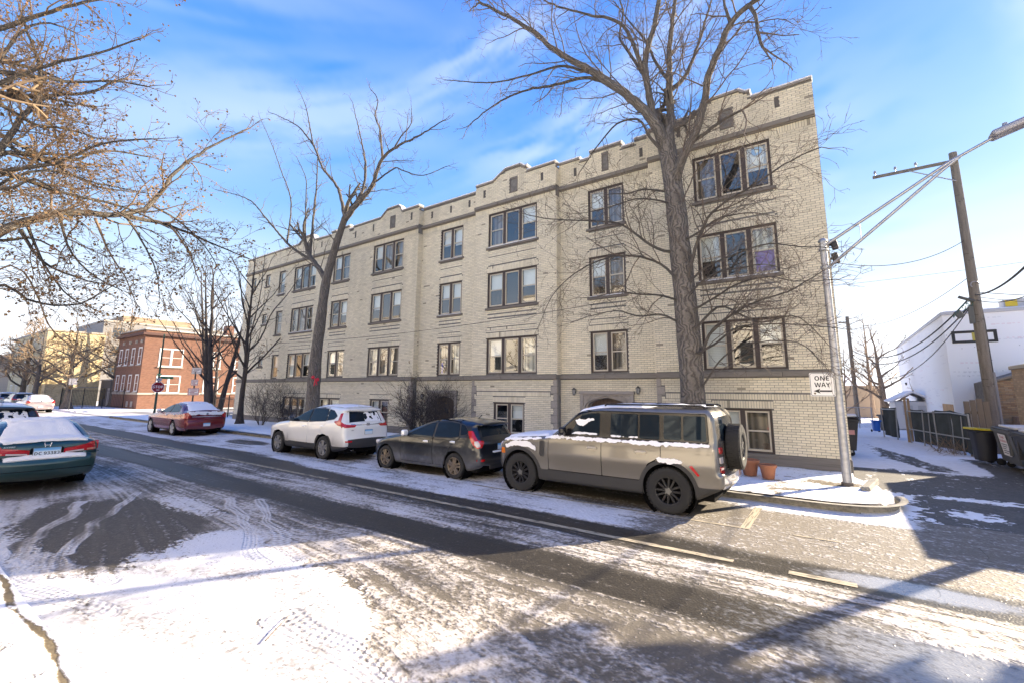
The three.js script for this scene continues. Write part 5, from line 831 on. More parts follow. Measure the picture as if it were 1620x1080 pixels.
{
  reseed(11); const T = new Tree({ limbs: true, dens: 2.5, k: 15, maxLen: 2.3, droop: .035, levels: 5, up: .05, wob: .26 }), limb = (...a) => T.limb(...a);
  limb([[-3.40,-0.02,-13.50],[-3.32,1.84,-13.50],[-3.33,3.27,-13.50],[-3.38,4.75,-13.50],[-3.45,6.29,-13.50],[-3.51,7.70,-13.50],[-3.63,9.18,-13.50],[-3.70,9.74,-13.50]], 0.36, 0.27, { trunk: true, flare: true, own: 'trunk', from: .55, dens: .35 }); // trunk
  limb([[-3.70,9.69,-13.50],[-3.98,10.60,-13.26],[-4.67,11.60,-13.01],[-5.94,13.00,-12.77],[-7.17,14.17,-12.53],[-7.86,15.04,-12.29],[-9.04,16.20,-12.04],[-10.08,17.11,-11.80]], 0.2, 0.05, { own: 'limb', sides: 12 }); // A
  limb([[-4.70,11.67,-13.10],[-6.00,12.79,-12.88],[-7.25,12.91,-12.66],[-8.38,13.00,-12.44],[-9.71,12.78,-12.22],[-10.62,12.22,-12.00]], 0.09, 0.02); // A2
  limb([[-6.01,13.01,-12.90],[-7.11,13.66,-12.78],[-8.31,13.75,-12.65],[-9.97,14.07,-12.53],[-12.44,15.15,-12.40]], 0.06, 0.015); // A3
  limb([[-3.71,9.52,-13.50],[-4.02,10.80,-13.43],[-4.19,12.15,-13.36],[-4.18,13.00,-13.29],[-3.82,13.97,-13.21],[-3.61,14.72,-13.14],[-3.46,15.69,-13.07],[-3.16,16.66,-13.00]], 0.17, 0.05, { own: 'limb', sides: 12 }); // B
  limb([[-4.21,12.18,-13.40],[-4.42,13.21,-13.16],[-4.89,14.39,-12.92],[-5.86,15.01,-12.68],[-7.10,15.88,-12.44],[-8.24,16.95,-12.20]], 0.09, 0.02); // B2
  limb([[-4.36,12.61,-13.40],[-4.88,13.78,-13.53],[-5.18,14.49,-13.65],[-5.07,15.43,-13.77],[-5.40,16.95,-13.90]], 0.07, 0.02); // B3
  limb([[-3.67,9.86,-13.70],[-3.61,11.22,-13.85],[-3.65,12.23,-14.00],[-3.63,13.62,-14.15],[-3.49,15.00,-14.30],[-3.34,16.42,-14.45],[-3.39,18.02,-14.60]], 0.16, 0.04, { own: 'limb', sides: 12 }); // C
  limb([[-3.60,11.96,-13.90],[-3.20,12.40,-14.15],[-2.90,13.26,-14.40],[-2.48,14.73,-14.65],[-2.14,16.10,-14.90]], 0.09, 0.02); // C2
  limb([[-3.65,12.32,-14.00],[-4.18,13.55,-14.25],[-4.49,14.56,-14.50],[-5.19,15.92,-14.75],[-5.85,17.34,-15.00]], 0.07, 0.02); // C3
  limb([[-3.45,8.58,-13.40],[-3.20,9.08,-13.23],[-2.77,9.66,-13.06],[-2.44,10.40,-12.89],[-2.23,11.09,-12.71],[-1.87,11.68,-12.54],[-1.51,12.24,-12.37],[-1.02,12.38,-12.20]], 0.17, 0.07, { own: 'limb', sides: 12 }); // D
  limb([[-1.02,12.38,-12.20],[-0.89,11.89,-12.13],[-0.88,11.47,-12.07],[-0.78,10.86,-12.00]], 0.06, 0.035); // D1
  limb([[-1.53,12.34,-12.50],[-1.64,13.07,-12.45],[-1.46,13.66,-12.40]], 0.06, 0.02); // D2
  limb([[-2.81,9.58,-13.20],[-2.41,9.59,-13.00],[-2.04,9.66,-12.80],[-1.43,9.70,-12.60]], 0.07, 0.03); // D3
  limb([[-1.43,9.70,-12.60],[-1.32,9.32,-12.50],[-1.40,8.86,-12.40],[-1.18,8.33,-12.30]], 0.03, 0.01, { dens: 1.7, len: 1.3 }); // D4
  limb([[-3.24,5.45,-13.30],[-2.87,6.37,-13.08],[-2.38,7.10,-12.86],[-1.28,7.54,-12.64],[-0.40,7.86,-12.42],[0.21,7.90,-12.20]], 0.065, 0.012, { dens: 2.2, len: 1.7 }); // E
  limb([[-2.44,7.23,-13.20],[-1.87,7.25,-13.03],[-1.08,7.43,-12.87],[-0.51,7.22,-12.70]], 0.03, 0.008); // E2
  limb([[-3.46,6.27,-13.40],[-4.05,6.46,-13.22],[-5.13,7.40,-13.04],[-5.98,7.63,-12.86],[-7.74,8.06,-12.68],[-9.23,8.70,-12.50]], 0.055, 0.01, { dens: 2.2, len: 1.7 }); // F
  limb([[-3.39,5.28,-13.30],[-4.02,5.99,-13.08],[-5.11,6.32,-12.86],[-6.08,6.11,-12.64],[-7.11,5.38,-12.42],[-7.69,4.16,-12.20]], 0.05, 0.008, { dens: 2.2, len: 1.7 }); // F2
  limb([[-3.03,3.25,-13.40],[-2.56,3.89,-13.05],[-1.55,4.42,-12.70],[-0.75,4.56,-12.35],[-0.03,4.87,-12.00]], 0.055, 0.01, { dens: 2.2, len: 1.7 }); // G
  limb([[-3.10,3.96,-13.30],[-2.36,4.48,-13.05],[-1.45,3.94,-12.80],[-0.62,3.99,-12.55],[-0.05,3.26,-12.30]], 0.045, 0.008, { dens: 2.2, len: 1.7 }); // G2
  limb([[-2.99,2.37,-13.30],[-2.27,3.19,-12.98],[-1.33,3.44,-12.65],[-0.53,3.29,-12.32],[-0.15,2.76,-12.00]], 0.035, 0.008, { dens: 2.2, len: 1.7 }); // G3
  limb([[-3.80,9.63,-13.30],[-4.10,10.04,-13.08],[-4.32,10.60,-12.86],[-4.89,10.60,-12.64],[-5.40,10.07,-12.42],[-6.10,9.07,-12.20]], 0.06, 0.012); // L0
  for (let k = 0; k < 9; k++) { const a = rr(-.35, .55) + (k % 2 ? Math.PI * .95 : 0), y = rr(2.9, 8.4), L = rr(2.2, 4.6), p = [-3.35, y, -13.35], q = [p]; for (let j = 1; j <= 5; j++) q.push([p[0] + Math.cos(a) * L * j / 5, y + L * (.55 * j / 5 - .45 * j * j / 25) + rr(-.12, .12), p[2] + Math.abs(Math.sin(a)) * L * j / 5 + rr(-.12, .12)]); limb(q, .042, .009, { dens: 2, len: 1.5 }); }
  T.finish('street_tree', 'thick trunked bare tree rising behind the brown wagon, its crown spread across the facade', [-3.4, .1, -13.5], BARK, TWIG);
}
{
  reseed(23); const T = new Tree({ limbs: true, dens: 2.1, k: 13, maxLen: 1.9, levels: 5, up: .09, wob: .24 }), limb = (...a) => T.limb(...a);
  limb([[-20.88,-0.34,-12.70],[-20.96,1.45,-12.70],[-20.97,3.92,-12.70],[-20.78,5.81,-12.70],[-20.57,7.60,-12.70],[-20.14,8.91,-12.70],[-19.72,9.89,-12.70],[-19.38,10.58,-12.70]], 0.37, 0.15, { trunk: true, flare: true, own: 'trunk', from: .75, dens: .25 }); // trunk
  limb([[-19.38,10.58,-12.70],[-18.45,10.95,-12.58],[-17.07,11.60,-12.47],[-16.21,12.70,-12.35],[-14.93,12.89,-12.23],[-13.62,12.83,-12.12],[-12.09,12.91,-12.00]], 0.165, 0.02, { own: 'limb', sides: 12 }); // R
  limb([[-18.49,11.19,-12.70],[-18.24,11.75,-12.80],[-18.21,13.06,-12.90],[-18.79,14.61,-13.00],[-19.56,16.30,-13.10],[-20.16,17.57,-13.20]], 0.085, 0.015); // R1
  limb([[-16.41,12.83,-12.50],[-16.69,13.72,-12.58],[-16.96,14.63,-12.66],[-17.50,15.56,-12.74],[-17.46,16.40,-12.82],[-18.32,17.53,-12.90]], 0.07, 0.015); // R2
  limb([[-17.13,11.73,-12.50],[-15.25,11.96,-12.35],[-14.69,11.65,-12.20],[-13.21,10.91,-12.05],[-11.59,10.78,-11.90]], 0.05, 0.012); // R3
  limb([[-15.39,12.88,-12.30],[-15.04,13.45,-12.40],[-14.57,13.89,-12.50],[-14.68,14.81,-12.60]], 0.045, 0.012); // R4
  limb([[-19.39,10.65,-12.70],[-19.87,12.11,-12.63],[-20.14,12.56,-12.56],[-21.35,13.81,-12.49],[-22.33,15.38,-12.41],[-23.96,17.03,-12.34],[-25.40,17.99,-12.27],[-27.44,19.20,-12.20]], 0.1, 0.015); // Lm
  limb([[-22.30,15.36,-12.40],[-23.12,16.95,-12.53],[-24.07,18.67,-12.67],[-25.51,20.56,-12.80]], 0.05, 0.01); // Lm1
  limb([[-20.51,7.56,-12.70],[-21.44,8.56,-12.57],[-22.01,9.23,-12.43],[-22.06,9.74,-12.30]], 0.16, 0.1, { own: 'limb', sides: 12 }); // S
  limb([[-22.15,9.81,-12.30],[-22.98,10.47,-12.25],[-23.70,11.12,-12.20]], 0.07, 0.05, { bare: true }); // S0
  limb([[-21.93,9.10,-12.50],[-21.99,10.42,-12.55],[-22.01,12.11,-12.60],[-22.15,14.11,-12.65],[-22.46,15.56,-12.70]], 0.09, 0.02); // S1
  limb([[-22.15,9.81,-12.30],[-22.05,10.53,-12.20],[-22.03,11.94,-12.10],[-22.04,13.16,-12.00],[-23.01,14.69,-11.90]], 0.055, 0.012); // S2
  limb([[-21.82,8.83,-12.60],[-23.08,9.49,-12.43],[-23.89,10.07,-12.27],[-26.36,12.08,-12.10],[-27.81,13.29,-11.93],[-28.99,13.88,-11.77],[-32.41,15.14,-11.60]], 0.085, 0.015); // S3
  limb([[-23.95,10.10,-12.30],[-24.10,12.54,-12.38],[-25.62,14.80,-12.45],[-27.24,17.03,-12.53],[-29.59,19.96,-12.60]], 0.05, 0.012); // S4
  T.finish('street_tree', 'forked bare tree with two leaning stems behind the white crossover', [-20.9, .1, -12.7], BARK, TWIG);
}
{
  reseed(37); const T = new Tree({ limbs: true, dens: 3.6, k: 17, maxLen: 1.9, levels: 5, up: .03, droop: .03, wob: .28 }), limb = (...a) => T.limb(...a);
  limb([[-13.3, 0, -.3], [-13.2, 1.5, -.32], [-13.1, 3.3, -.4], [-13.05, 5.2, -.5], [-13.1, 7.2, -.4], [-13.4, 9.6, .2], [-13.6, 12, .6]], .34, .08, { trunk: true, flare: true, own: 'trunk', from: .5, dens: .6 });
  limb([[-13.1,3.3,-.4],[-12.85,4.4,-.7],[-12.80,5.08,-1.11],[-12.87,5.74,-1.86],[-12.93,6.07,-2.90],[-13.00,6.49,-3.36],[-13.07,7.46,-3.74],[-13.13,8.53,-4.47],[-13.20,9.42,-5.23]], 0.13, 0.02, { own: 'limb', sides: 12 }); // L1
  limb([[-13.05,5.2,-.5],[-12.80,6.67,-0.91],[-12.90,7.76,-1.19],[-13.00,8.23,-1.43],[-13.10,8.60,-1.92],[-13.20,9.42,-2.59]], 0.1, 0.02, { own: 'limb', sides: 12 }); // L2
  limb([[-13.05,4.9,-.5],[-12.90,6.64,-0.93],[-13.07,6.96,-1.85],[-13.23,7.56,-2.52],[-13.40,7.82,-3.34]], 0.08, 0.015); // L3
  limb([[-13.00,6.06,-2.92],[-13.20,6.16,-3.86],[-13.40,6.04,-4.82],[-13.60,5.90,-5.93]], 0.06, 0.012); // L4
  limb([[-13.05,4.5,-.5],[-12.60,5.97,-0.98],[-12.70,6.52,-1.59],[-12.80,6.58,-2.36],[-12.90,6.71,-3.25]], 0.05, 0.012); // L5
  limb([[-12.90,7.81,-1.28],[-13.00,8.78,-1.22],[-13.10,9.31,-1.03],[-13.20,9.90,-0.83]], 0.07, 0.015); // L6
  limb([[-13.1,6.8,-.4],[-12.60,8.39,-0.68],[-12.73,9.16,-0.86],[-12.87,9.73,-1.23],[-13.00,9.86,-1.64]], 0.06, 0.015); // L7
  limb([[-13.1,3.1,-.4],[-12.40,4.02,-1.20],[-12.57,3.81,-1.67],[-12.73,3.87,-2.30],[-12.90,4.33,-2.81]], 0.05, 0.012); // L8
  limb([[-12.80,5.22,-1.35],[-12.87,4.66,-1.75],[-12.93,4.46,-2.32],[-13.00,4.43,-2.88]], 0.04, 0.01); // L9
  limb([[-13.00,6.49,-3.36],[-13.13,6.29,-4.03],[-13.27,5.89,-4.64],[-13.40,5.22,-5.22]], 0.035, 0.01, { dens: 1.7, len: 1.3 }); // D1
  limb([[-12.95,6.07,-2.91],[-13.03,5.53,-3.33],[-13.12,4.96,-3.66],[-13.20,4.35,-3.83]], 0.035, 0.01, { dens: 1.7, len: 1.3 }); // D2
  limb([[-12.90,5.82,-2.41],[-12.97,5.16,-2.74],[-13.03,4.65,-3.10],[-13.10,4.14,-3.36]], 0.03, 0.01, { dens: 1.7, len: 1.3 }); // D3
  limb([[-12.85,5.74,-1.85],[-12.90,4.97,-2.13],[-12.95,4.53,-2.60],[-13.00,4.36,-3.04]], 0.035, 0.01, { dens: 1.7, len: 1.3 }); // D4
  limb([[-13.10,6.12,-3.84],[-13.20,5.56,-4.34],[-13.30,4.91,-4.67],[-13.40,4.61,-5.17]], 0.03, 0.01, { dens: 1.7, len: 1.3 }); // D5
  limb([[-12.80,5.40,-1.41],[-12.83,4.60,-1.77],[-12.87,4.03,-2.22],[-12.90,3.83,-2.65]], 0.035, 0.01, { dens: 1.7, len: 1.3 }); // D6
  limb([[-13.12,2.9,-.38],[-12.60,4.46,-1.33],[-12.67,3.92,-1.74],[-12.73,3.33,-2.00],[-12.80,2.87,-2.54]], 0.03, 0.01, { dens: 1.7, len: 1.3 }); // D7
  for (let k = 0; k < 15; k++) { const a = -Math.PI / 2 + rr(-1.15, 1.15), y = rr(3.4, 9), L = rr(1.6, 3.4), up = rr(-.15, .7), p = [-13.1, y, -.4], q = [p]; for (let j = 1; j <= 4; j++) q.push([p[0] + Math.cos(a) * L * j / 4 * .8 + rr(-.12, .12), y + up * L * j / 4 + rr(-.12, .12), p[2] + Math.sin(a) * L * j / 4 + rr(-.12, .12)]); limb(q, .06, .014); }
  const t = T.finish('street_tree', 'tree beside the teal saloon whose limbs with tan dry leaves reach over the street', [-13.3, 0, -.3], BARK, M(.2, .14, .09, { roughness: .9 }));
  T.leaves(t, 7500, [-13.3, 0, -.3], LEAF, .05);
}
// trees that grow from a plan: height, spread, habit
function plain(o) {
  reseed(o.seed); const T = new Tree({ dens: o.dens ?? 1.6, k: o.k ?? 15, maxLen: o.maxLen ?? 2, levels: o.levels ?? 4, up: o.up ?? .1, wob: o.wob ?? .2, min: o.min ?? .008, droop: o.droop ?? 0 }), [x, z] = o.at, h = o.h, y0 = .1;
  const stems = o.stems ?? 1;
  for (let s = 0; s < stems; s++) {
    const sx = stems > 1 ? rr(-.5, .5) : 0, sz = stems > 1 ? rr(-.4, .4) : 0, lean = o.lean ?? 0, r = o.r / Math.sqrt(stems), pts = []; for (let k = 0; k <= 6; k++) pts.push([x + sx * (1 + k * .6) + lean * k * h * .04 + rr(-.05, .05) * h * .1, y0 + h * .8 * k / 6, z + sz * (1 + k * .6) + rr(-.05, .05) * h * .1]);
    T.limb(pts, r, r * .16, { trunk: true, flare: stems === 1, from: o.clear ?? .3, dens: .55, own: 'trunk', sides: 10 });
    const n = o.limbs ?? 7;
    for (let k = 0; k < n; k++) { const t = lerp(o.clear ?? .3, .85, (k + rnd() * .5) / n), a = k * 2.4 + rr(-.4, .4) + s, i = t * 6, b = pts[Math.floor(i)], c = pts[Math.min(6, Math.floor(i) + 1)], f = i % 1, p = [lerp(b[0], c[0], f), lerp(b[1], c[1], f), lerp(b[2], c[2], f)], L = (o.spread ?? .42) * h * (1.15 - t) * rr(.8, 1.2), q = [p]; for (let j = 1; j <= 4; j++) q.push([p[0] + Math.cos(a) * L * j / 4 + rr(-.1, .1) * L * .4, p[1] + L * (o.rise ?? .8) * Math.pow(j / 4, 1.15) + rr(-.05, .05) * L, p[2] + Math.sin(a) * L * j / 4 + rr(-.1, .1) * L * .4]); T.limb(q, r * .45 * (1.1 - t * .6), Math.max(.012, r * .06), { dens: o.ld ?? 1 }); }
  }
  const t = T.finish(o.name ?? 'street_tree', o.label, [x, y0, z], o.bark ?? BARK, o.twig ?? TWIG, o.group); if (o.leaf) T.leaves(t, o.leaf, [x, y0, z], LEAF, .08); return t;
}
plain({ seed: 3, at: [-29.6, -13.3], h: 12.6, r: .17, clear: .2, limbs: 15, spread: .34, rise: 1.5, dens: 1.7, twig: DARKTWIG, bark: DARKBARK, leaf: 260, label: 'slender dark bare tree on the pavement beside the far left corner of the apartment building' });
plain({ seed: 5, at: [-42.2, -16.8], h: 14, r: .5, stems: 5, clear: .2, limbs: 5, spread: .3, rise: 1.3, dens: 1.5, levels: 3, twig: DARKTWIG, bark: DARKBARK, label: 'dark tree of several stems in front of the red brick house' });
plain({ seed: 6, at: [-46.4, -22.5], h: 15, r: .3, clear: .3, limbs: 8, spread: .4, rise: .7, dens: 1.3, levels: 3, lean: -.12, twig: DARKTWIG, bark: DARKBARK, label: 'tall leaning bare tree behind the several-stemmed tree' });
plain({ seed: 16, at: [-51.5, -20.5], h: 10.5, r: .2, clear: .2, limbs: 9, spread: .4, rise: 1, dens: 1.6, levels: 4, min: .01, twig: DARKTWIG, bark: DARKBARK, label: 'bare tree close against the sunlit wall of the red brick house' });
plain({ seed: 17, at: [-41, -20.5], h: 8.5, r: .16, clear: .2, limbs: 9, spread: .4, rise: 1.1, dens: 1.8, levels: 4, min: .009, twig: DARKTWIG, bark: DARKBARK, label: 'thin bare tree between the several-stemmed tree and the apartment building' });
plain({ seed: 7, at: [-63.2, -11.9], h: 9.6, r: .34, clear: .2, limbs: 9, spread: .62, rise: .55, dens: 1.5, levels: 4, min: .014, twig: TANTWIG, label: 'wide low bare tree in front of the pale yellow building' });
{
  const a = plain({ seed: 8, at: [-82, -11.8], h: 10, r: .3, clear: .25, limbs: 9, spread: .5, rise: .7, dens: 2.2, levels: 4, min: .022, twig: TANTWIG, name: 'bare_tree', label: 'tan bare tree nearest the pale yellow building, at its street side', group: 'bare trees far down the street' });
  const spots = [[-94, -13.2, 1.3, 1.2], [-104, -15.5, 1.4, 2.2], [-116, -16.2, 1.3, 3.1], [-126, -22, 1.2, .4], [-140, -19, 1.35, 4], [-72, -27, 1.2, 5], [-88, -31, 1.3, .9], [-150, -30, 1.35, 2.6], [-69.5, -21.5, .9, 1.7], [-70.5, -17.2, 1.15, .8], [-73, -18.6, 1.25, 3.7], [-72, -10.9, 1.0, 2.9], [-78, -10.8, 1.05, 5.5]];
  const says = ['second along the far pavement', 'third along the far pavement', 'fourth along the far pavement', 'behind the tan building far off', 'fifth along, at the end of the street', 'behind the red brick house at its far side', 'in the yard in front of the grey building', 'farthest of all, by the far red block', 'small, between the yellow building and red house', 'by the low dark block', 'behind the low dark block', 'at the pavement edge ahead of the parked cars', 'second at the pavement edge ahead of the parked cars'];
  spots.forEach(([x, z, s, t], i) => { const c = a.clone(); c.name = numbered('bare_tree'); c.position.set(x, .05, z); c.rotation.y = t; c.scale.setScalar(s); c.userData = { label: 'tan bare tree ' + says[i], category: 'tree', group: 'bare trees far down the street' }; scene.add(c); });
}
// the end of the alley
plain({ seed: 12, at: [2.9, -43], h: 7.2, r: .3, clear: .18, limbs: 9, spread: .5, rise: .7, dens: 1.6, levels: 4, min: .012, lean: -.14, twig: TANTWIG, bark: TANBARK, label: 'thick leaning tree at the end of the alley by the snowy shed', leaf: 300 });
plain({ seed: 13, at: [.3, -40], h: 6.5, r: .13, stems: 2, clear: .15, limbs: 9, spread: .35, rise: 1, dens: 2, levels: 4, min: .01, twig: TANTWIG, bark: TANBARK, label: 'thin tan scrubby tree at the alley end beside the apartment building', leaf: 500 });
plain({ seed: 14, at: [2.6, -52], h: 10.5, r: .2, clear: .25, limbs: 9, spread: .35, rise: 1, dens: 1.7, levels: 4, min: .014, twig: TANTWIG, bark: TANBARK, label: 'taller bare tree far beyond the alley end' });
// shrubs by the wall
function shrub(at, h, w, seed, label, dens = 1, leaf = 0) {
  reseed(seed); const T = new Tree({ dens: 3.4 * dens, k: 14, maxLen: .8, levels: 3, up: .05, wob: .3, min: .0055, ang: [.4, .9] }), [x, z] = at;
  for (let k = 0; k < 26 * dens; k++) { const a = rr(0, 6.28), b = rr(.15, 1), d = V3(Math.cos(a) * w * b / h, 1, Math.sin(a) * w * .6 * b / h).normalize(), p = V3(x + Math.cos(a) * .12, .1, z + Math.sin(a) * .1); T.grow(p, d, h * rr(.6, 1.0), rr(.009, .016), 1); }
  const t = thing('shrub', label, 'shrub', [x, .1, z], 0, 'bare shrubs along the facade'); T.small.put('twigs', DARKTWIG, t, [-x, -.1, -z]); if (leaf) T.leaves(t, leaf, [x, .1, z], LEAF, .05);
}
shrub([-27.6, -13.6], 2.1, 1.5, 41, 'bare shrub beside the slender dark tree at the building corner'); shrub([-25.5, -13.8], 2.2, 1.6, 42, 'bare shrub by the basement windows, nearer the white crossover');
shrub([-15.3, -14.4], 2.2, 1.9, 43, 'dense dark shrub in front of the second entrance', 1.25, 200); shrub([-13.7, -14.3], 2.2, 1.6, 44, 'bare spreading shrub next to the dense dark one, toward the basement window', .95);
// ---------------------------------------------------------------- lamp post, signs, poles, wires, the alley
const STEEL = new THREE.MeshPhysicalMaterial({ map: dtex(64, 256, (u, v) => { const k = .42 + .2 * (fbm(u * 5, v * 16, 4, 71) - .5); return [k, k, k * 1.02]; }), metalness: .75, roughness: .48 }), GALV = M(.38, .39, .4, { metalness: .7, roughness: .5 });
{
  const [x, z] = [.05, -13.05], t = thing('lamp_post', 'galvanised lamp post with a long double bracket arm, carrying the one way sign', 'lamp post', [x, .1, z]);
  const m = new MB(); m.tube([V3(0, 0, 0), V3(0, 2, 0), V3(0, 4, 0), V3(0, 5.75, 0)], [.092, .086, .078, .072], 24); m.put('pole', STEEL, t);
  new MB().geo(new THREE.CylinderGeometry(.115, .125, .1, 24), mt(0, .06, 0)).put('base_collar', M(.12, .1, .085, { roughness: .9 }), t);
  new MB().geo(new THREE.SphereGeometry(.1, 16, 8, 0, 6.3, 0, 1.57), mt(0, 5.74, 0)).put('cap', GALV, t);
  const a = new MB(); a.tube([V3(.06, 5.66, 0), V3(1.2, 6.37, -.02), V3(2.43, 7.13, -.03), V3(3.15, 7.47, -.03)], [.035, .035, .033, .03], 10); a.tube([V3(.08, 5.1, 0), V3(1.3, 6.12, 0), V3(2.3, 6.97, -.02), V3(2.6, 7.2, -.03)], [.035, .035, .033, .033], 10); a.bar(V3(.75, 6.05, -.01), V3(.75, 5.68, 0), .008, 6); a.put('bracket_arm', STEEL, t);
  const b = new MB(); for (const y of [5.1, 5.55]) b.geo(new THREE.CylinderGeometry(.1, .1, .07, 20), mt(0, y, 0)); for (const y of [2.08, 2.5]) b.geo(new THREE.CylinderGeometry(.104, .104, .02, 20), mt(0, y, 0)); b.box(-.05, 5.5, .09, .06, 5.72, .16, .01); b.put('clamp', GALV, t);
  const l = new MB(); l.geo(new RoundedBoxGeometry(.9, .15, .36, 3, .06), mt(3.54, 7.63, -.03, 0, 0, .3)); l.geo(new THREE.CylinderGeometry(.04, .05, .09, 12), mt(3.35, 7.69, -.03)); const lh = l.put('lamp_head', M(.3, .3, .33, { roughness: .5, metalness: .4 }), t);
  new MB().geo(new RoundedBoxGeometry(.5, .02, .2, 2, .01), mt(3.54, 7.575, -.03, 0, 0, .3)).put('lens', M(.5, .52, .55, { roughness: .2 }), lh);
}
function signFace(w, h, pw, ph, draw, name, parent, pos, ry = 0, back = GALV, rad = .03) {
  const tex = canvas(pw, ph, draw), g = new RoundedBoxGeometry(w, h, .006, 1, .002), m = part(name, new THREE.BoxGeometry(w, h, .006), [back, back, back, back, new THREE.MeshPhysicalMaterial({ map: tex, roughness: .5 }), back], parent, pos); m.rotation.y = ry; return m;
}
const roundRect = (c, x, y, w, h, r) => { c.beginPath(); c.moveTo(x + r, y); c.arcTo(x + w, y, x + w, y + h, r); c.arcTo(x + w, y + h, x, y + h, r); c.arcTo(x, y + h, x, y, r); c.arcTo(x, y, x + w, y, r); c.closePath(); };
{
  const t = thing('street_sign', 'white one way sign with black arrow pointing left, fixed to the lamp post', 'sign', [-.24, 2.12, -12.92]);
  const sh = new THREE.Shape(), w = .245, h = .275, r = .04; sh.moveTo(-w + r, -h); sh.lineTo(w - r, -h); sh.quadraticCurveTo(w, -h, w, -h + r); sh.lineTo(w, h - r); sh.quadraticCurveTo(w, h, w - r, h); sh.lineTo(-w + r, h); sh.quadraticCurveTo(-w, h, -w, h - r); sh.lineTo(-w, -h + r); sh.quadraticCurveTo(-w, -h, -w + r, -h);
  const face = new THREE.ShapeGeometry(sh, 6); { const p = face.attributes.position, u = face.attributes.uv; for (let k = 0; k < p.count; k++) u.setXY(k, (p.getX(k) + w) / (2 * w), (p.getY(k) + h) / (2 * h)); }
  const tex = canvas(512, 576, (c, W, H) => { c.fillStyle = '#e9e7e2'; c.fillRect(0, 0, W, H); c.strokeStyle = '#15161a'; c.lineWidth = 10; roundRect(c, 16, 16, W - 32, H - 32, 44); c.stroke(); c.fillStyle = '#15161a'; c.font = 'bold 150px sans-serif'; c.textAlign = 'center'; c.fillText('ONE', W / 2, 190, 400); c.fillText('WAY', W / 2, 350, 400); c.fillRect(190, 428, 250, 40); c.beginPath(); c.moveTo(66, 448); c.lineTo(205, 388); c.lineTo(180, 448); c.lineTo(205, 508); c.closePath(); c.fill(); for (let k = 0; k < 160; k++) { c.fillStyle = 'rgba(110,90,60,' + (.04 + .08 * vn(k, 1, 3)) + ')'; c.fillRect(vn(k, 2, 3) * W, vn(k, 3, 3) * H, 3, 4 + 9 * vn(k, 5, 3)); } c.fillStyle = '#6b5a44'; c.beginPath(); c.arc(92, 505, 24, 0, 7); c.fill(); });
  part('sign_plate', new THREE.ExtrudeGeometry(sh, { depth: .004, bevelEnabled: false }), GALV, t, [0, .275, -.006]); part('sign_face', face, new THREE.MeshPhysicalMaterial({ map: tex, roughness: .45 }), t, [0, .275, 0]);
  const m = new MB(); for (const y of [.1, .46]) m.box(-.1, y - .015, -.03, .28, y + .015, -.008, .004); m.put('bracket', GALV, t);
}
{ // stop sign on its tall green post, corner of the side street
  const X = -43, Z = -13.1, t = thing('stop_sign', 'red stop sign on a tall dark green post with a green street name blade', 'stop sign', [X, .1, Z]);
  new MB().tube([V3(0, 0, 0), V3(0, 3, 0), V3(0, 6.3, 0)], [.085, .07, .05], 12).put('post', M(.03, .065, .05, { roughness: .6, metalness: .3 }), t);
  const R = .44, oct = new THREE.Shape(); for (let k = 0; k < 8; k++) { const a = (k + .5) * Math.PI / 4; k ? oct.lineTo(R * Math.cos(a), R * Math.sin(a)) : oct.moveTo(R * Math.cos(a), R * Math.sin(a)); } oct.closePath();
  const g = new THREE.ShapeGeometry(oct); { const p = g.attributes.position, u = g.attributes.uv; for (let k = 0; k < p.count; k++) u.setXY(k, p.getX(k) / .84 + .5, p.getY(k) / .84 + .5); }
  const tex = canvas(256, 256, (c) => { c.fillStyle = '#e8e4e0'; c.fillRect(0, 0, 256, 256); c.fillStyle = '#8f1420'; c.beginPath(); for (let k = 0; k < 8; k++) { const a = (k + .5) * Math.PI / 4; c.lineTo(128 + 122 * Math.cos(a), 128 + 122 * Math.sin(a)); } c.fill(); c.fillStyle = '#f2efe9'; c.font = 'bold 84px sans-serif'; c.textAlign = 'center'; c.fillText('STOP', 128, 152, 212); c.font = 'bold 22px sans-serif'; c.fillRect(94, 186, 68, 14); });
  const f = part('sign_plate', new THREE.ExtrudeGeometry(oct, { depth: .006, bevelEnabled: false }), GALV, t, [.09, 2.2, 0]); f.rotation.y = Math.PI / 2; const s = part('sign_face', g, new THREE.MeshPhysicalMaterial({ map: tex, roughness: .4 }), t, [.098, 2.2, 0]); s.rotation.y = Math.PI / 2;
  const b = new MB(); b.box(-.02, 2.84, -.95, .02, 3.02, -.1, .006); b.box(-.42, 3.08, -.02, .42, 3.24, .02, .006); b.put('street_name_blade', M(.01, .17, .085, { roughness: .5 }), t);
  signFace(.35, .22, 64, 48, (c) => { c.fillStyle = '#b9bdc2'; c.fillRect(0, 0, 64, 48); c.fillStyle = '#555'; c.fillRect(8, 12, 48, 5); c.fillRect(8, 24, 40, 5); }, 'supplementary_plate', t, [.1, 2.78, 0], Math.PI / 2);
}
function smallSign(label, x, z, plates, h) {
  const t = thing('parking_sign', label, 'sign', [x, .1, z], 0, 'parking signs before the side street'); new MB().box(-.03, 0, -.02, .03, h, .02, .004).put('post', M(.05, .05, .045, { roughness: .6 }), t);
  for (const [y, w, hh, hue] of plates) signFace(w, hh, 64, 64, (c) => { c.fillStyle = '#e3dcd6'; c.fillRect(0, 0, 64, 64); c.strokeStyle = hue; c.lineWidth = 3; c.strokeRect(3, 3, 58, 58); c.fillStyle = hue; for (let k = 0; k < 4; k++) c.fillRect(10 + (k % 2) * 4, 12 + k * 12, 44 - (k % 3) * 8, 5); }, 'sign_plate', t, [.04, y, 0], Math.PI / 2 - .5);
}
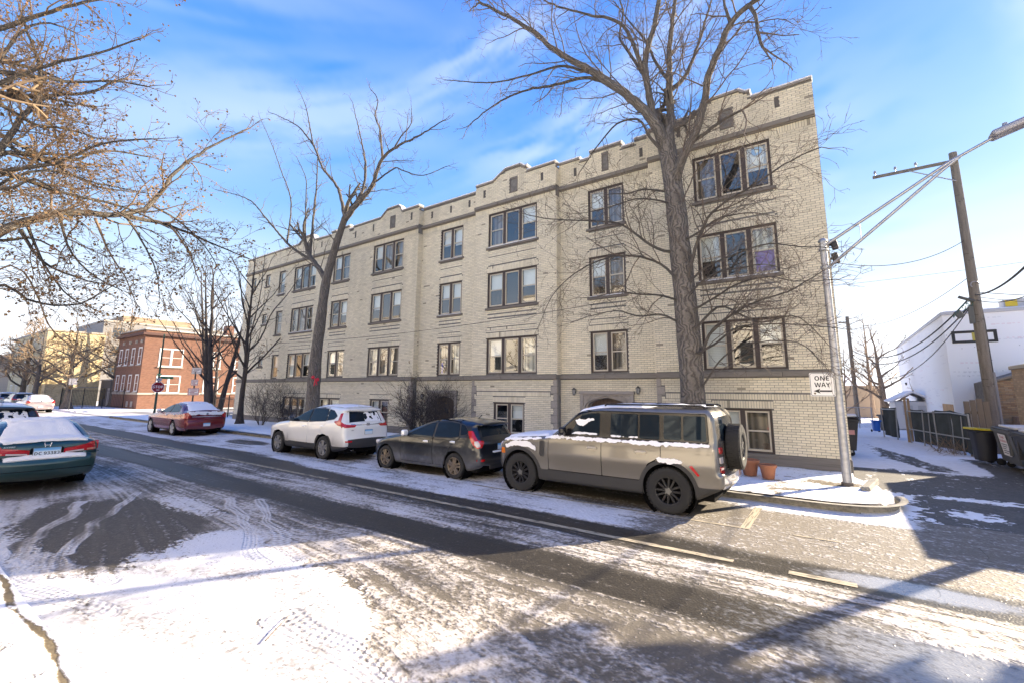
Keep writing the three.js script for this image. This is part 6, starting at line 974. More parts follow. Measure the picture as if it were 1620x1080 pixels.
smallSign('two white and red parking plates on a thin post behind the red saloon', -34.6, -12.5, [[1.9, .62, .46, '#9c2a2a'], [2.5, .4, .4, '#a0413b']], 3.2); smallSign('small pale plate high on a thin post behind the red saloon', -35.6, -12.9, [[3.3, .55, .42, '#7d6a66']], 3.7);
smallSign('dark thin sign post with a white plate in front of the pale yellow building', -60.4, -11.6, [[2.7, .62, .62, '#8a8f96']], 3.3);
// ---- utility poles and wires
const POLEWOOD = new THREE.MeshPhysicalMaterial({ map: dtex(128, 512, (u, v) => { const k = .15 + .13 * (fbm(u * 24, v * 5, 4, 61) - .5) + .03 * vn(u * 50, v * 60, 62) - .08 * (vn(u * 7, v * 26, 63) > .88 ? 1 : 0); return [k * 1.12, k * .98, k * .8]; }), roughness: .95 });
POLEWOOD.map.repeat.set(1, .4);
const INS = M(.3, .3, .32, { roughness: .3 }), WIRE = M(.03, .03, .034, { roughness: .7 });
{
  const X = 4.88, Z = -25, t = thing('utility_pole', 'tall weathered wooden utility pole with one-sided crossarm, beside the white building', 'utility pole', [X, 0, Z]);
  new MB().tube([V3(0, 0, 0), V3(0, 4, 0), V3(0, 8, 0), V3(0, 12.2, 0)], [.19, .175, .155, .135], 18).put('pole', POLEWOOD, t);
  const a = new MB(); a.box(-2.7, 11.72, .1, .1, 11.84, .2, .01); a.put('crossarm', POLEWOOD, t); new MB().bar(V3(-1.45, 11.72, .2), V3(-.05, 10.9, .17), .025, 6).put('brace', GALV, t);
  for (const x of [-2.6, -1.9, -1.22]) { const m = new MB(); m.bar(V3(x, 11.84, .15), V3(x, 11.96, .15), .012, 6); m.geo(new THREE.CylinderGeometry(.045, .06, .05, 10), mt(x, 11.98, .15)); m.geo(new THREE.CylinderGeometry(.035, .055, .06, 10), mt(x, 12.04, .15)); m.put('insulator', INS, t); }
  const c = new MB(); c.tube([V3(.17, 0, .1), V3(.17, 3.0, .08), V3(.165, 3.05, .08)], .055, 10); c.put('conduit', M(.2, .2, .21, { roughness: .5 }), t); new MB().tube([V3(.16, 3.0, .08), V3(.15, 5, .07), V3(.1, 6.1, .1)], .022, 8).put('riser_cable', WIRE, t);
  const b = new MB(); b.geo(new RoundedBoxGeometry(.22, .3, .16, 2, .03), mt(-.55, 5.35, .1, 0, 0, .5)); b.geo(new THREE.CylinderGeometry(.06, .06, .5, 10), mt(-.28, 5.95, .12, 0, 0, 1.1)); b.geo(new RoundedBoxGeometry(.16, .7, .12, 2, .02), mt(-.2, 5.3, .12)); b.put('cable_box', M(.1, .105, .1, { roughness: .7 }), t);
  const k = new MB(); for (let q = 0; q < 5; q++) k.geo(new THREE.TorusGeometry(.09 + .03 * (q % 3), .014, 6, 14), mt(-.2 - q * .12, 5.75 - q * .1, .12, .4 * q, .3 * q, 0)); k.put('cable_loops', M(.05, .12, .1, { roughness: .6 }), t); new MB().geo(new THREE.TorusGeometry(.12, .02, 6, 14, 4), mt(.02, 6.5, .16)).put('cable_loop', INS, t);
  const X2 = 1.25, Z2 = -44, p = thing('utility_pole', 'thin distant utility pole rising beside the apartment building at the alley end', 'utility pole', [X2, 0, Z2]); new MB().tube([V3(0, 0, 0), V3(0, 8.2, 0)], [.16, .12], 10).put('pole', POLEWOOD, p); new MB().box(-.6, 7.7, -.05, .1, 7.8, .05, .01).put('crossarm', POLEWOOD, p);
  const f = thing('flood_lights', 'two dark flood lights on the alley side of the apartment building', 'flood light', [.28, 6.1, -15.9]); for (const y of [0, .42]) { const m = new MB(); m.geo(new RoundedBoxGeometry(.16, .3, .22, 2, .03), mt(.05, y, 0, 0, 0, .2)); m.box(-.09, y - .03, -.03, .0, y + .03, .03); m.put('lamp_housing', TRIM, f); }
}
function wire(name, label, a, b, sag, r, group) { const pts = [], A = V3(...a), B = V3(...b); for (let k = 0; k <= 24; k++) { const t = k / 24, p = A.clone().lerp(B, t); p.y -= sag * 4 * t * (1 - t); pts.push(p); } return single(name, new MB().tube(pts, r, 5).get(), WIRE, label, 'cable', group); }
wire('cable', 'thick black cable from the wooden pole down toward the alley end', [4.8, 6.1, -25], [1.3, 5.6, -44], 1.4, .03); wire('cable', 'second black cable slung just below the thick one toward the alley end', [4.75, 5.75, -25], [1.25, 5.3, -44], 1.5, .026); wire('cable', 'loose lower cable in the bundle toward the alley end', [4.6, 5.5, -24.9], [1.2, 5.0, -44], 2.1, .018); wire('cable', 'thin upper line running from the wooden pole toward the alley end', [4.85, 6.9, -25], [1.2, 7.6, -44], .8, .012);
wire('cable', 'thick cable rising from the wooden pole to the upper right', [4.9, 6.1, -25], [3.9, 5.75, -11.5], .45, .03); wire('cable', 'thinner cable under the thick one at the upper right', [4.9, 5.9, -25], [4.4, 5.15, -11.5], .6, .016); wire('cable', 'slack line leaving the wooden pole over the white building', [5, 6.2, -25], [16, 6.4, -27], .6, .014); wire('cable', 'lower slack line over the white building', [5, 6.0, -25], [16, 6.1, -27], .75, .012); wire('cable', 'thin high wire passing behind the wooden pole', [-6, 11.2, -46], [30, 12.2, -42], .6, .012); wire('cable', 'faint wire from the wooden pole to the apartment building', [4.85, 8.4, -25], [.22, 6.4, -17.5], .5, .012);
wire('cable', 'thin wire drooping across the cream facade from the forked tree', [-24, 4.6, -12.4], [-6.5, 5.4, -15.1], .25, .011);
// ---- the alley: bins, fence, sheds
const BINBLACK = M(.03, .03, .035, { roughness: .55 }), BINGREY = M(.12, .125, .13, { roughness: .6, metalness: .2 });
function dumpster(label, x, z, w, d, h, mat, o = {}) {
  const t = thing('dumpster', label, 'dumpster', [x, .02, z], o.turn ?? 0, 'dumpsters in the alley'), y0 = .2, m = new MB(), q = (a, b, c, e) => m.quad(V3(...a), V3(...b), V3(...c), V3(...e));
  const s = .14; const A = [[-w / 2 + s, y0, -d / 2], [w / 2 - s, y0, -d / 2], [w / 2 - s, y0, d / 2], [-w / 2 + s, y0, d / 2]], B = [[-w / 2, h, -d / 2], [w / 2, h, -d / 2], [w / 2, h, d / 2], [-w / 2, h, d / 2]];
  for (let k = 0; k < 4; k++) { const j = (k + 1) % 4; q(A[j], A[k], B[k], B[j]); } q(A[0], A[1], A[2], A[3]); m.box(-w / 2 - .03, h - .07, -d / 2 - .03, w / 2 + .03, h, d / 2 + .03, .012); for (const k of [-.3, .3]) { m.box(-w * .5 + .02, y0 + .25, k * d - .03, -w * .5 + .09, h - .1, k * d + .03, .01); } m.put('body', mat, t);
  new MB().geo(new RoundedBoxGeometry(w + .06, .05, d + .06, 2, .02), mt(0, h + .045, 0, 0, 0, o.slope ?? .03)).put('lid', BINBLACK, t); new MB().geo(new RoundedBoxGeometry(w * .85, .07, d * .9, 3, .03), mt(.05, h + .1, 0, 0, 0, o.slope ?? .03)).put('snow', CARSNOW, t);
  for (const a of [-1, 1]) for (const b of [-1, 1]) { const k = part('wheel', latheZ([[.0, -.035], [.08, -.035], [.095, -.02], [.095, .02], [.08, .035], [0, .035]], 16), RUBBER, t, [a * (w / 2 - .28), .095, b * (d / 2 - .12)]); new MB().box(-.04, .02, -.05, .04, .15, .05, .01).put('caster_fork', GALV, k); }
  if (o.poster) { const tex = canvas(256, 320, (c) => { c.fillStyle = '#e6e2dd'; c.fillRect(0, 0, 256, 320); c.fillStyle = '#b5342b'; c.font = 'bold 50px serif'; c.textAlign = 'center'; c.fillText('Flood', 120, 62); c.fillText('Brothers', 128, 116, 236); c.fillStyle = '#555'; for (let k = 0; k < 5; k++) c.fillRect(30 + (k % 2) * 14, 146 + k * 32, 190 - (k % 3) * 36, 12); }); const p = part('poster', new THREE.BoxGeometry(.005, .62, .72), new THREE.MeshPhysicalMaterial({ map: tex, roughness: .6 }), t, o.poster); p.rotation.z = Math.atan2(s, h - y0) ; }
  if (o.sticker) part('sticker', new THREE.BoxGeometry(.2, .16, .005), M(.6, .3, .28, { roughness: .6 }), t, o.sticker);
  return t;
}
dumpster('black dumpster with snow on its lid between lamp post and apartment wall', -.02, -20.9, 1.2, 1.1, 1.28, BINBLACK, { sticker: [.36, .82, .552] });
dumpster('grey metal dumpster with a red and white poster, by the wooden pole', 4.42, -19.6, 1.0, 1.75, 1.14, BINGREY, { poster: [-.475, .72, .1] });
dumpster('black dumpster at the photo edge, in front of the grey one', 4.36, -17.6, .95, 1.6, 1.12, BINBLACK);
function wheelie(label, x, z, body, lid, turn, h = 1.05) { const t = thing('wheelie_bin', label, 'bin', [x, .03, z], turn); const m = new MB(); m.geo(new THREE.CylinderGeometry(.34, .27, h - .14, 4, 1).rotateY(Math.PI / 4), mt(0, (h - .14) / 2 + .08, 0)); m.geo(new RoundedBoxGeometry(.6, .06, .6, 2, .02), mt(0, h - .05, 0)); m.put('body', body, t); new MB().geo(new RoundedBoxGeometry(.6, .07, .66, 3, .03), mt(0, h + .01, .02, -.06, 0, 0)).put('lid', lid, t); for (const s of [-1, 1]) part('wheel', latheZ([[0, -.03], [.11, -.03], [.11, .03], [0, .03]], 16).rotateY(Math.PI / 2), RUBBER, t, [s * .27, .09, -.24]); new MB().bar(V3(-.25, h, -.32), V3(.25, h, -.32), .018, 6).put('handle', body, t); return t; }
wheelie('black wheeled bin with a yellow lid beside the grey dumpster', 3.78, -21.0, BINBLACK, M(.55, .45, .03, { roughness: .5 }), -1.3); const blueBin = wheelie('blue wheeled bin at the far end of the screened fence', 1.78, -34.2, M(.02, .13, .5, { roughness: .5 }), M(.02, .15, .55, { roughness: .5 }), .4, .95); blueBin.scale.setScalar(.66); wheelie('dark wheeled bin tucked behind the blue one', 2.25, -34.4, BINBLACK, BINBLACK, .4, .95);
{ // screened chain-link fence
  const SCREEN = new THREE.MeshPhysicalMaterial({ map: dtex(256, 256, (u, v) => { const k = .045 + .03 * fbm(u * 7, v * 7, 3, 91) + .006 * vn(u * 120, v * 120, 92); return [k * .9, k * 1.08, k * 1.12]; }), roughness: .95, side: THREE.DoubleSide });
  const t = thing('screened_fence', 'sagging chain-link fence with dark green privacy screen along the alley', 'fence', [3.0, 0, -27]);
  const path = [[1.95, -30.9], [2.35, -29.2], [2.72, -27.9], [3.02, -26.6], [3.3, -25.4], [3.6, -24.2], [3.9, -22.9]], hs = [1.42, 1.45, 1.42, 1.44, 1.46, 1.5, 1.45], o = [-3, 0, 27];
  for (let k = 0; k < path.length - 1; k++) {
    if (k === 1) continue; const [ax, az] = path[k], [bx, bz] = path[k + 1], m = new MB(), nx = 12, ny = 6;
    for (let j = 0; j <= ny; j++) for (let i = 0; i <= nx; i++) { const u = i / nx, v = j / ny, w = .07 * Math.sin(u * 7 + k) * (1 - v * .5) + .05 * (fbm(u * 4 + k * 3, v * 3, 3, 93) - .5), h = lerp(hs[k], hs[k + 1], u) - .08 * Math.sin(u * 3.14) * (k % 2 ? 1 : .4); m.v(lerp(ax, bx, u) + w, .1 + v * h, lerp(az, bz, u), 1, 0, 0, u, v); if (i < nx && j < ny) { const q = j * (nx + 1) + i; m.t(q, q + 1, q + nx + 1).t(q + 1, q + nx + 2, q + nx + 1); } }
    const g = m.get(); g.computeVertexNormals(); part('screen', g, SCREEN, t, o);
    for (const r of [hs[k], .62]) { const q = new MB(); if (r < 1 && k < 2) continue; q.bar(V3(ax - .06, r, az), V3(bx - .06, r + (r > 1 ? hs[k + 1] - hs[k] : 0), bz), .024, 8); q.put('rail', GALV, t, o); }
  }
  path.forEach(([x, z], k) => { const q = new MB(); q.bar(V3(x - .05, 0, z), V3(x - .05 + (k % 2 ? .05 : -.03), hs[k] + .06, z), .03, 8); q.put('post', GALV, t, o); }); for (const [x, z] of [[3.16, -26.0], [3.75, -23.5]]) new MB().bar(V3(x - .06, 0, z), V3(x - .02, 1.4, z), .022, 8).put('post', GALV, t, o);
  const w = thing('gate_frame', 'raw timber gate posts standing in a gap of the screened fence', 'gate posts', [2.7, 0, -28.4]); const PINE = M(.36, .24, .13, { roughness: .85 }); new MB().box(-.13, 0, .2, -.04, 2.05, .3, .008).put('post', PINE, w); new MB().box(.06, 0, -.42, .15, 2.0, -.33, .008).put('post', PINE, w); new MB().bar(V3(-.09, 1.98, .25), V3(.11, 1.98, -.38), .035, 4).put('rail', PINE, w); new MB().bar(V3(-.09, 1.1, .25), V3(.11, 1.1, -.38), .03, 4).put('rail', PINE, w);
  const GREYWOOD = new THREE.MeshPhysicalMaterial({ map: POLEWOOD.map, color: col(1.1, 1.05, 1.0), roughness: .95 }), f = thing('board_fence', 'short weathered grey board fence by the wooden pole', 'fence', [4.3, 0, -23.2]); for (let k = 0; k < 4; k++) { const h = 1.95 + .05 * (k % 3); new MB().box(-.5 + k * .17, 0, -.02, -.5 + k * .17 + .158, h, .02, .004).put('board', GREYWOOD, f); }  new MB().box(-.5, 1.5, -.06, .17, 1.6, -.024, .004).put('rail', GREYWOOD, f);
}
{ // white building beyond the fence
  const wrapTex = canvas(1024, 512, (c) => { c.fillStyle = '#f3f3f3'; c.fillRect(0, 0, 1024, 512); reseed(5); for (let k = 0; k < 60; k++) { c.fillStyle = k % 4 ? 'rgba(150,150,160,.16)' : 'rgba(205,140,150,.18)'; const x = rnd() * 1024, y = rnd() * 512; for (let j = 0; j < 6; j++) c.fillRect(x + j * 16, y, 6 + rnd() * 8, 3 + rnd() * 3); } for (let k = 0; k < 80; k++) { c.fillStyle = 'rgba(60,60,65,.5)'; c.fillRect(rnd() * 1024, rnd() * 512, 2, 3); } c.strokeStyle = 'rgba(150,150,160,.3)'; for (const x of [256, 512, 768]) { c.beginPath(); c.moveTo(x, 0); c.lineTo(x, 512); c.stroke(); } });
  wrapTex.wrapS = wrapTex.wrapT = THREE.RepeatWrapping; wrapTex.repeat.set(1 / 11, 1 / 6); const WRAP = new THREE.MeshPhysicalMaterial({ map: wrapTex, roughness: .8 });
  const t = thing('white_building', 'white house-wrapped two storey building with a slit window beyond the alley fence', 'building', [4.6, 0, -30]), m = new MB(); m.box(0, 1.05, -20.5, 11, 6.0, 0); m.box(.02, 0, -20.48, 10.98, 1.05, -.02); m.put('wall', WRAP, t);
  const r = new MB(); r.box(-.06, 6.0, -20.56, 11.06, 6.16, .06, .02); r.put('roof_edge', M(.5, .5, .52, { roughness: .6 }), t); new MB().box(.1, 6.16, -20.4, 10.9, 6.22, -.1, .02).put('roof_snow', SNOW, t);
  windowUnit(t, undefined, .24, 1.8, 4.62, 5.2, 1, .07, { frame: TRIM, sash: TRIM, nosill: true, bare: true, taste: .95, pane: GLASS }); new MB().box(.95, 4.72, .0, 1.12, 5.1, .015).put('window_poster', M(.5, .42, .1), t);
  const p = new MB(); p.box(-.02, .95, -2.9, -.004, 1.72, -.25); p.put('plywood_patch', new THREE.MeshPhysicalMaterial({ map: WOOD.map, color: col(7, 6.4, 4.4), roughness: .8 }), t);
  const a = new MB(); a.geo(new RoundedBoxGeometry(1.2, .5, .8, 2, .03), mt(2.9, 6.4, -1)); a.put('roof_unit', M(.45, .45, .45, { roughness: .6 }), t); new MB().box(2.35, 6.3, -.59, 2.75, 6.6, -.575).put('unit_panel', M(.7, .5, .05), t); new MB().geo(new RoundedBoxGeometry(.1, .2, .14, 1, .02), mt(-.05, 3.0, -16.5)).put('wall_lamp', TRIM, t);
}
// a brick wall piece by piece: bricks as children up to a count, the rest joined
function brickFace(parent, off, axis, fixed, a0, a1, y0, yTop, tones, cap, proud = .008) {
  const BW = .2, BH = .058, list = []; for (let r = 0, y = y0; y < 20; r++, y += .068) { let any = false; for (let a = a0 - (r % 2 ? .105 : 0); a < a1; a += .21) { const s = Math.max(a0, a), e = Math.min(a1, a + BW); if (e - s < .03 || y + BH > yTop((s + e) / 2)) continue; any = true; list.push([(s + e) / 2, y + BH / 2, e - s]); } if (!any) break; }
  const mats = tones.map((c) => new THREE.MeshPhysicalMaterial({ color: col(...c), map: brickTone, bumpMap: brickBump, bumpScale: .003, roughness: .85 })), box = new THREE.BoxGeometry(1, 1, 1), put = (m, q) => { if (axis === 'z') { m.position.set(q[0] + off[0], q[1] + off[1], fixed + off[2] - .02 + proud); m.scale.set(q[2], BH, .04); } else { m.position.set(fixed + off[0] + .02 - proud, q[1] + off[1], q[0] + off[2]); m.scale.set(.04, BH, q[2]); } };
  list.slice(0, cap).forEach((q) => put(part('brick', box, mats[(rnd() * mats.length) | 0], parent), q));
  const rest = list.slice(cap); if (rest.length) { const im = new THREE.InstancedMesh(box, new THREE.MeshPhysicalMaterial({ color: col(1, 1, 1), map: brickTone, roughness: .85 }), rest.length), o = new THREE.Object3D(), c = new THREE.Color(); rest.forEach((q, k) => { put(o, q); o.updateMatrix(); im.setMatrixAt(k, o.matrix); const t = tones[(rnd() * tones.length) | 0], w = rr(.85, 1.15); im.setColorAt(k, c.setRGB(t[0] * w, t[1] * w, t[2] * w)); }); im.name = 'brickwork'; im.userData.kind = 'stuff'; im.castShadow = im.receiveShadow = true; parent.add(im); }
}
{ // brick garage right of the pole
  reseed(9); const t = thing('brick_garage', 'low tan brick garage with stepped snowy parapet at the photo edge behind the grey dumpster', 'garage', [5.3, 0, -26]); const m = new MB(); const sh = new THREE.Shape(); sh.moveTo(0, 0); sh.lineTo(6, 0); sh.lineTo(6, 3.1); sh.lineTo(1.4, 3.25); sh.lineTo(0, 2.72); sh.closePath(); m.geo(new THREE.ExtrudeGeometry(sh, { depth: 3.6, bevelEnabled: false }), mt(0, 0, -3.62)); m.put('wall', MORTAR, t);
  brickFace(t, [0, 0, 0], 'z', 0, 0, 2.2, .05, (x) => 2.7 + x * .37, [[.34, .24, .15], [.4, .29, .18], [.3, .2, .13], [.36, .28, .2]], 260);
  const c = new MB(); c.geo(new RoundedBoxGeometry(1.55, .09, .4, 1, .02), mt(.7, 3.02, -.1, 0, 0, .362)); c.box(1.4, 3.25, -.3, 6, 3.34, .1, .02); c.put('coping', stone(.3, .27, .23), t); new MB().geo(new RoundedBoxGeometry(4.4, .07, 3, 3, .03), mt(3.7, 3.37, -2)).put('snow', CARSNOW, t); new MB().geo(new RoundedBoxGeometry(.9, .34, .5, 2, .03), mt(.7, 1.2, .4)).put('crate', M(.16, .11, .08), t);
  const s = thing('white_shed', 'small white garage with snowy roof at the end of the alley', 'shed', [3.1, 0, -38.5]); new MB().box(0, 0, -4, 1.9, 1.75, 0).put('wall', M(.6, .6, .6), s); const rf = new MB(); rf.geo(new RoundedBoxGeometry(1.4, .12, 4.5, 2, .03), mt(.35, 2.05, -2, 0, 0, .5)); rf.geo(new RoundedBoxGeometry(1.4, .12, 4.5, 2, .03), mt(1.5, 2.05, -2, 0, 0, -.5)); rf.put('snowy_roof', SNOW, s); for (const x of [.35, 1.1]) new MB().box(x, .9, -.02, x + .5, 1.5, .02, .004).put('door_panel', M(.45, .46, .48), s);
  const g = thing('far_garage', 'low tan house with snowy roof closing the alley behind the trees', 'house', [-2.5, 0, -56]); new MB().box(-3, 0, -8, 6, 3.0, 0).put('wall', M(.33, .25, .17), g); new MB().geo(new THREE.CylinderGeometry(.01, 5.4, 2.4, 4).rotateY(Math.PI / 4), mt(1.5, 4.2, -4, 0, 0, 0)).put('snowy_roof', SNOW, g);
  const f = thing('chain_link_fence', 'chain-link fence with steel posts across the alley end', 'fence', [.2, 0, -36.5]); for (let k = 0; k < 5; k++) new MB().bar(V3(-1.2 + k * .7, 0, -k * .3), V3(-1.2 + k * .7, 1.35, -k * .3), .03, 8).put('post', GALV, f); const q = new MB(); for (let k = 0; k < 40; k++) { const x = -1.2 + k * .07, z = -(x + 1.2) * .43; q.bar(V3(x, .05, z), V3(x + .5, 1.3, z - .2), .004, 3); q.bar(V3(x + .5, .05, z - .2), V3(x, 1.3, z), .004, 3); } q.bar(V3(-1.2, 1.33, 0), V3(1.6, 1.33, -1.2), .02, 6); q.put('chain_link', GALV, f, undefined, 'stuff');
}
{ // dead brush by the fence, flower pots
  reseed(61); const T = new Tree({ dens: 4, k: 12, maxLen: .4, levels: 2, wob: .4, up: 0, min: .006 }); for (let k = 0; k < 50; k++) T.grow(V3(3.35 + rr(-.4, .4), .05, -23.6 + rr(-.6, .5)), V3(rr(-1, .3), rr(.3, 1), rr(-.6, .8)).normalize(), rr(.3, .7), .008, 1); const t = thing('brush', 'heap of dead brush at the foot of the screened fence', 'brush', [3.35, .05, -23.6]); T.small.put('twigs', TANTWIG, t, [-3.35, -.05, 23.6]);
  const CLAY = new THREE.MeshPhysicalMaterial({ map: dtex(128, 128, (u, v) => { const k = .85 + .3 * (fbm(u * 9, v * 7, 4, 101) - .5); return [.40 * k, .165 * k, .085 * k]; }), roughness: .85 }), SOIL = M(.05, .035, .025, { roughness: 1 });
  const pot = (x, z, s, label) => { const p = thing('flower_pot', label, 'flower pot', [x, .15, z], 0, 'terracotta pots by the wall'); const g = new THREE.LatheGeometry([[0, .0], [.145, 0], [.2, .3], [.225, .3], [.23, .37], [.205, .38], [.19, .33], [0, .32]].map(([a, b]) => new THREE.Vector2(a * s, b * s)), 28); part('pot', g, CLAY, p); part('soil', new THREE.CylinderGeometry(.185 * s, .185 * s, .02, 20), SOIL, p, [0, .33 * s, 0]); };
  pot(-1.93, -13.1, 1.02, 'larger terracotta pot half hidden behind the spare wheel'); pot(-1.5, -12.85, .88, 'smaller terracotta pot standing clear on the snowy pavement');
  const w = thing('bow', 'small red and white bow tied round the forked tree', 'bow', [-20.5, 2.72, -12.4]); const m = new MB(); for (const s of [-1, 1]) m.geo(new THREE.SphereGeometry(.09, 10, 8), new THREE.Matrix4().makeScale(.6, 1, 1).premultiply(mt(.1, s * .05, s * .12, s * .5, 0, 0))); m.bar(V3(.1, 0, 0), V3(.12, -.35, .05), .03, 5); m.bar(V3(.1, 0, 0), V3(.12, -.3, -.1), .03, 5); m.put('ribbon', M(.6, .03, .05, { roughness: .6 }), w);
  const tw = new MB().tube([V3(-4.24, .022, -2.3), V3(-4.36, .03, -2.47), V3(-4.51, .024, -2.66)], [.006, .005, .003], 5); single('twig', tw.get(), TWIG, 'single fallen twig lying on the untouched snow', 'twig');
}
// ---------------------------------------------------------------- neighbouring houses
function brickTex(base, mortar, n = 512) { return dtex(n, n, (u, v) => { const row = Math.floor(v * 28), y = v * 28 - row, x = u * 9.5 + (row % 2) * .5, bi = Math.floor(x), f = x - bi, k = .82 + .36 * hash2(bi % 19, row, 7), j = f < .045 || y < .13 ? 1 : 0, d = .9 + .2 * fbm(u * 6, v * 6, 3, 44); return [0, 1, 2].map((c) => (j ? mortar[c] : base[c] * k) * d); }); }
const redTex = brickTex([.185, .084, .052], [.17, .13, .11]), tanTex = brickTex([.36, .26, .17], [.25, .2, .16]), yelTex = brickTex([.58, .47, .27], [.5, .42, .27]);
for (const t of [redTex, tanTex, yelTex]) t.repeat.set(1 / 2, 1 / 2);
const RED = new THREE.MeshPhysicalMaterial({ map: redTex, roughness: .9 }), TAN = new THREE.MeshPhysicalMaterial({ map: tanTex, roughness: .9 }), YEL = new THREE.MeshPhysicalMaterial({ map: yelTex, roughness: .9 }), WHITEWOOD = M(.72, .72, .7, { roughness: .6 }), LIME = stone(.5, .46, .4), LIMEW = M(.84, .80, .71, { roughness: .85 });
function sideWindow(parent, X, zA, zB, y0, y1, n, o) { const w = windowUnit(parent, undefined, -zB, -zA, y0, y1, n, 0, o); w.position.set(X, 0, 0); w.rotation.y = Math.PI / 2; return w; }
{
  const X0 = -67.2, X1 = -58.8, Z0 = -27.5, Z1 = -16.3, H = 8.25, t = thing('brick_house', 'two storey red brick corner house with white windows and limestone band', 'house', [X1, 0, Z1]);
  const m = new MB(); m.box(X0 - X1, 0, Z0 - Z1, -.02, H, -.02); m.put('wall', RED, t); const b = new MB(); b.box(X0 - X1 - .05, 1.55, Z0 - Z1 - .05, .06, 1.75, .06, .02); b.put('stone_band', LIME, t); const c = new MB(); c.box(X0 - X1 - .25, H - .55, Z0 - Z1 - .25, .28, H - .28, .28, .03); c.put('cornice', M(.1, .05, .04), t); new MB().box(X0 - X1 - .1, H, Z0 - Z1 - .1, .1, H + .12, .1, .02).put('coping', LIME, t); new MB().box(X0 - X1, H + .1, Z0 - Z1, 0, H + .18, 0, .03).put('snow', SNOW, t);
  reseed(21); for (const [y0, y1] of [[1.85, 3.65], [4.65, 6.5]]) { for (const x of [-.95, -3.1, -5.2, -7.2]) windowUnit(t, undefined, x - .5, x + .5, y0, y1, 1, .06, { frame: WHITEWOOD, sash: WHITEWOOD, sill: LIME }); for (const [a, e, n] of [[-3.6, -1.4, 2], [-7.4, -5.8, 2], [-10.2, -8.9, 2]]) sideWindow(t, .06, a, e, y0 - .15, y1 - .05, n, { frame: WHITEWOOD, sash: WHITEWOOD, sill: LIME }); }
  for (const x of [-1.6, -3.0]) new MB().box(x - .3, .25, -.02, x + .3, .85, .01, .01).put('basement_window', M(.35, .33, .3), t); for (const x of [-.6, -2.2, -4.2, -6.3]) new MB().box(x - .1, 6.9, -.02, x + .1, 7.25, .16, .02).put('eave_bracket', LIME, t);
  new MB().box(-2.2, H, -9, -1.2, H + 1.5, -8.2, .02).put('chimney', RED, t);
}
{
  const t = thing('yellow_building', 'pale yellow brick building with a blank sunlit side wall', 'building', [-75, 0, -11.6]), m = new MB(); m.box(-20, 0, -5.2, 0, 8.75, 0); m.put('wall', YEL, t); new MB().box(-20.1, 8.75, -5.3, .1, 8.95, .1, .02).put('coping', LIME, t); new MB().box(-.02, 2.2, -5.1, .03, 2.32, -.1).put('stone_band', LIME, t); reseed(31); for (let k = 0; k < 5; k++) for (const y of [1, 4, 6.6]) windowUnit(t, undefined, -18 + k * 3.6, -16.4 + k * 3.6, y, y + 1.5, 2, .05, { frame: WHITEWOOD, sash: WHITEWOOD, sill: LIME });
  const p = new MB(); p.box(0, 0, -1.6, 1.8, 2.6, -.2); p.put('porch', YEL, t); 
  const a = thing('garage_block', 'low dark grey block between the yellow building and red house', 'building', [-71, 0, -17]); new MB().box(-4, 0, -9, 0, 3.1, 0).put('wall', M(.1, .1, .105), a); new MB().box(-4.1, 3.1, -9.1, .1, 3.25, .1, .02).put('roof_edge', M(.3, .3, .31), a); new MB().box(-.9, .1, -.02, -.1, 2.2, .03, .01).put('door', M(.3, .3, .31), a); new MB().box(-3.2, .9, -.02, -1.6, 2.2, .03, .01).put('window', M(.04, .04, .05, { roughness: .1 }), a);
  const g = thing('grey_building', 'big flat-roofed grey building rising behind the red house', 'building', [-105, 0, -23]); new MB().box(-18, 0, -22, 0, 13.8, 0).put('wall', stone(.3, .29, .28), g); new MB().box(-17, 13.8, -14, -2, 15.4, -3, .02).put('roof_house', TAN, g); new MB().box(-18.1, 13.8, -22.1, .1, 14.1, .1, .02).put('coping', LIME, g); for (let j = 0; j < 4; j++) for (let k = 0; k < 6; k++) new MB().box(-.02, 1.5 + j * 3.2, -3 - k * 3.4, .03, 3.2 + j * 3.2, -1.4 - k * 3.4).put('window', M(.05, .06, .07, { roughness: .1 }), g);
  const h = thing('tan_building', 'long tan brick building far behind the pale yellow one', 'building', [-120, 0, -15]); new MB().box(-30, 0, -6, 0, 8.5, 0).put('wall', TAN, h); for (let j = 0; j < 2; j++) for (let k = 0; k < 2; k++) new MB().box(-.02, 1.5 + j * 3.4, -2.4 - k * 2.6, .03, 3.2 + j * 3.4, -1.0 - k * 2.6).put('window', M(.05, .06, .07, { roughness: .1 }), h);
  for (const [x, z, w, d, H, mat, say] of [[-150, -36, 24, 14, 9, RED, 'far red brick block at the end of the street'], [-95, -52, 20, 14, 9, TAN, 'far tan block behind the side street'], [-60, -62, 16, 12, 8, RED, 'red house far down the side street'], [-40, -52, 12, 10, 7.5, TAN, 'tan house behind the apartment building on the side street']]) { const q = thing('far_building', say, 'building', [x, 0, z]); new MB().box(-w / 2, 0, -d / 2, w / 2, H, d / 2).put('wall', mat, q); new MB().box(-w / 2 - .1, H, -d / 2 - .1, w / 2 + .1, H + .25, d / 2 + .1, .03).put('snowy_roof', SNOW, q); for (let j = 0; j < 2; j++) for (let k = 0; k < 3; k++) { new MB().box(w / 2 - .02, 1.4 + j * 3.2, -d / 2 + 1.6 + k * d * .3, w / 2 + .03, 3.1 + j * 3.2, -d / 2 + 2.9 + k * d * .3).put('window', M(.05, .06, .07, { roughness: .1 }), q); } }
}
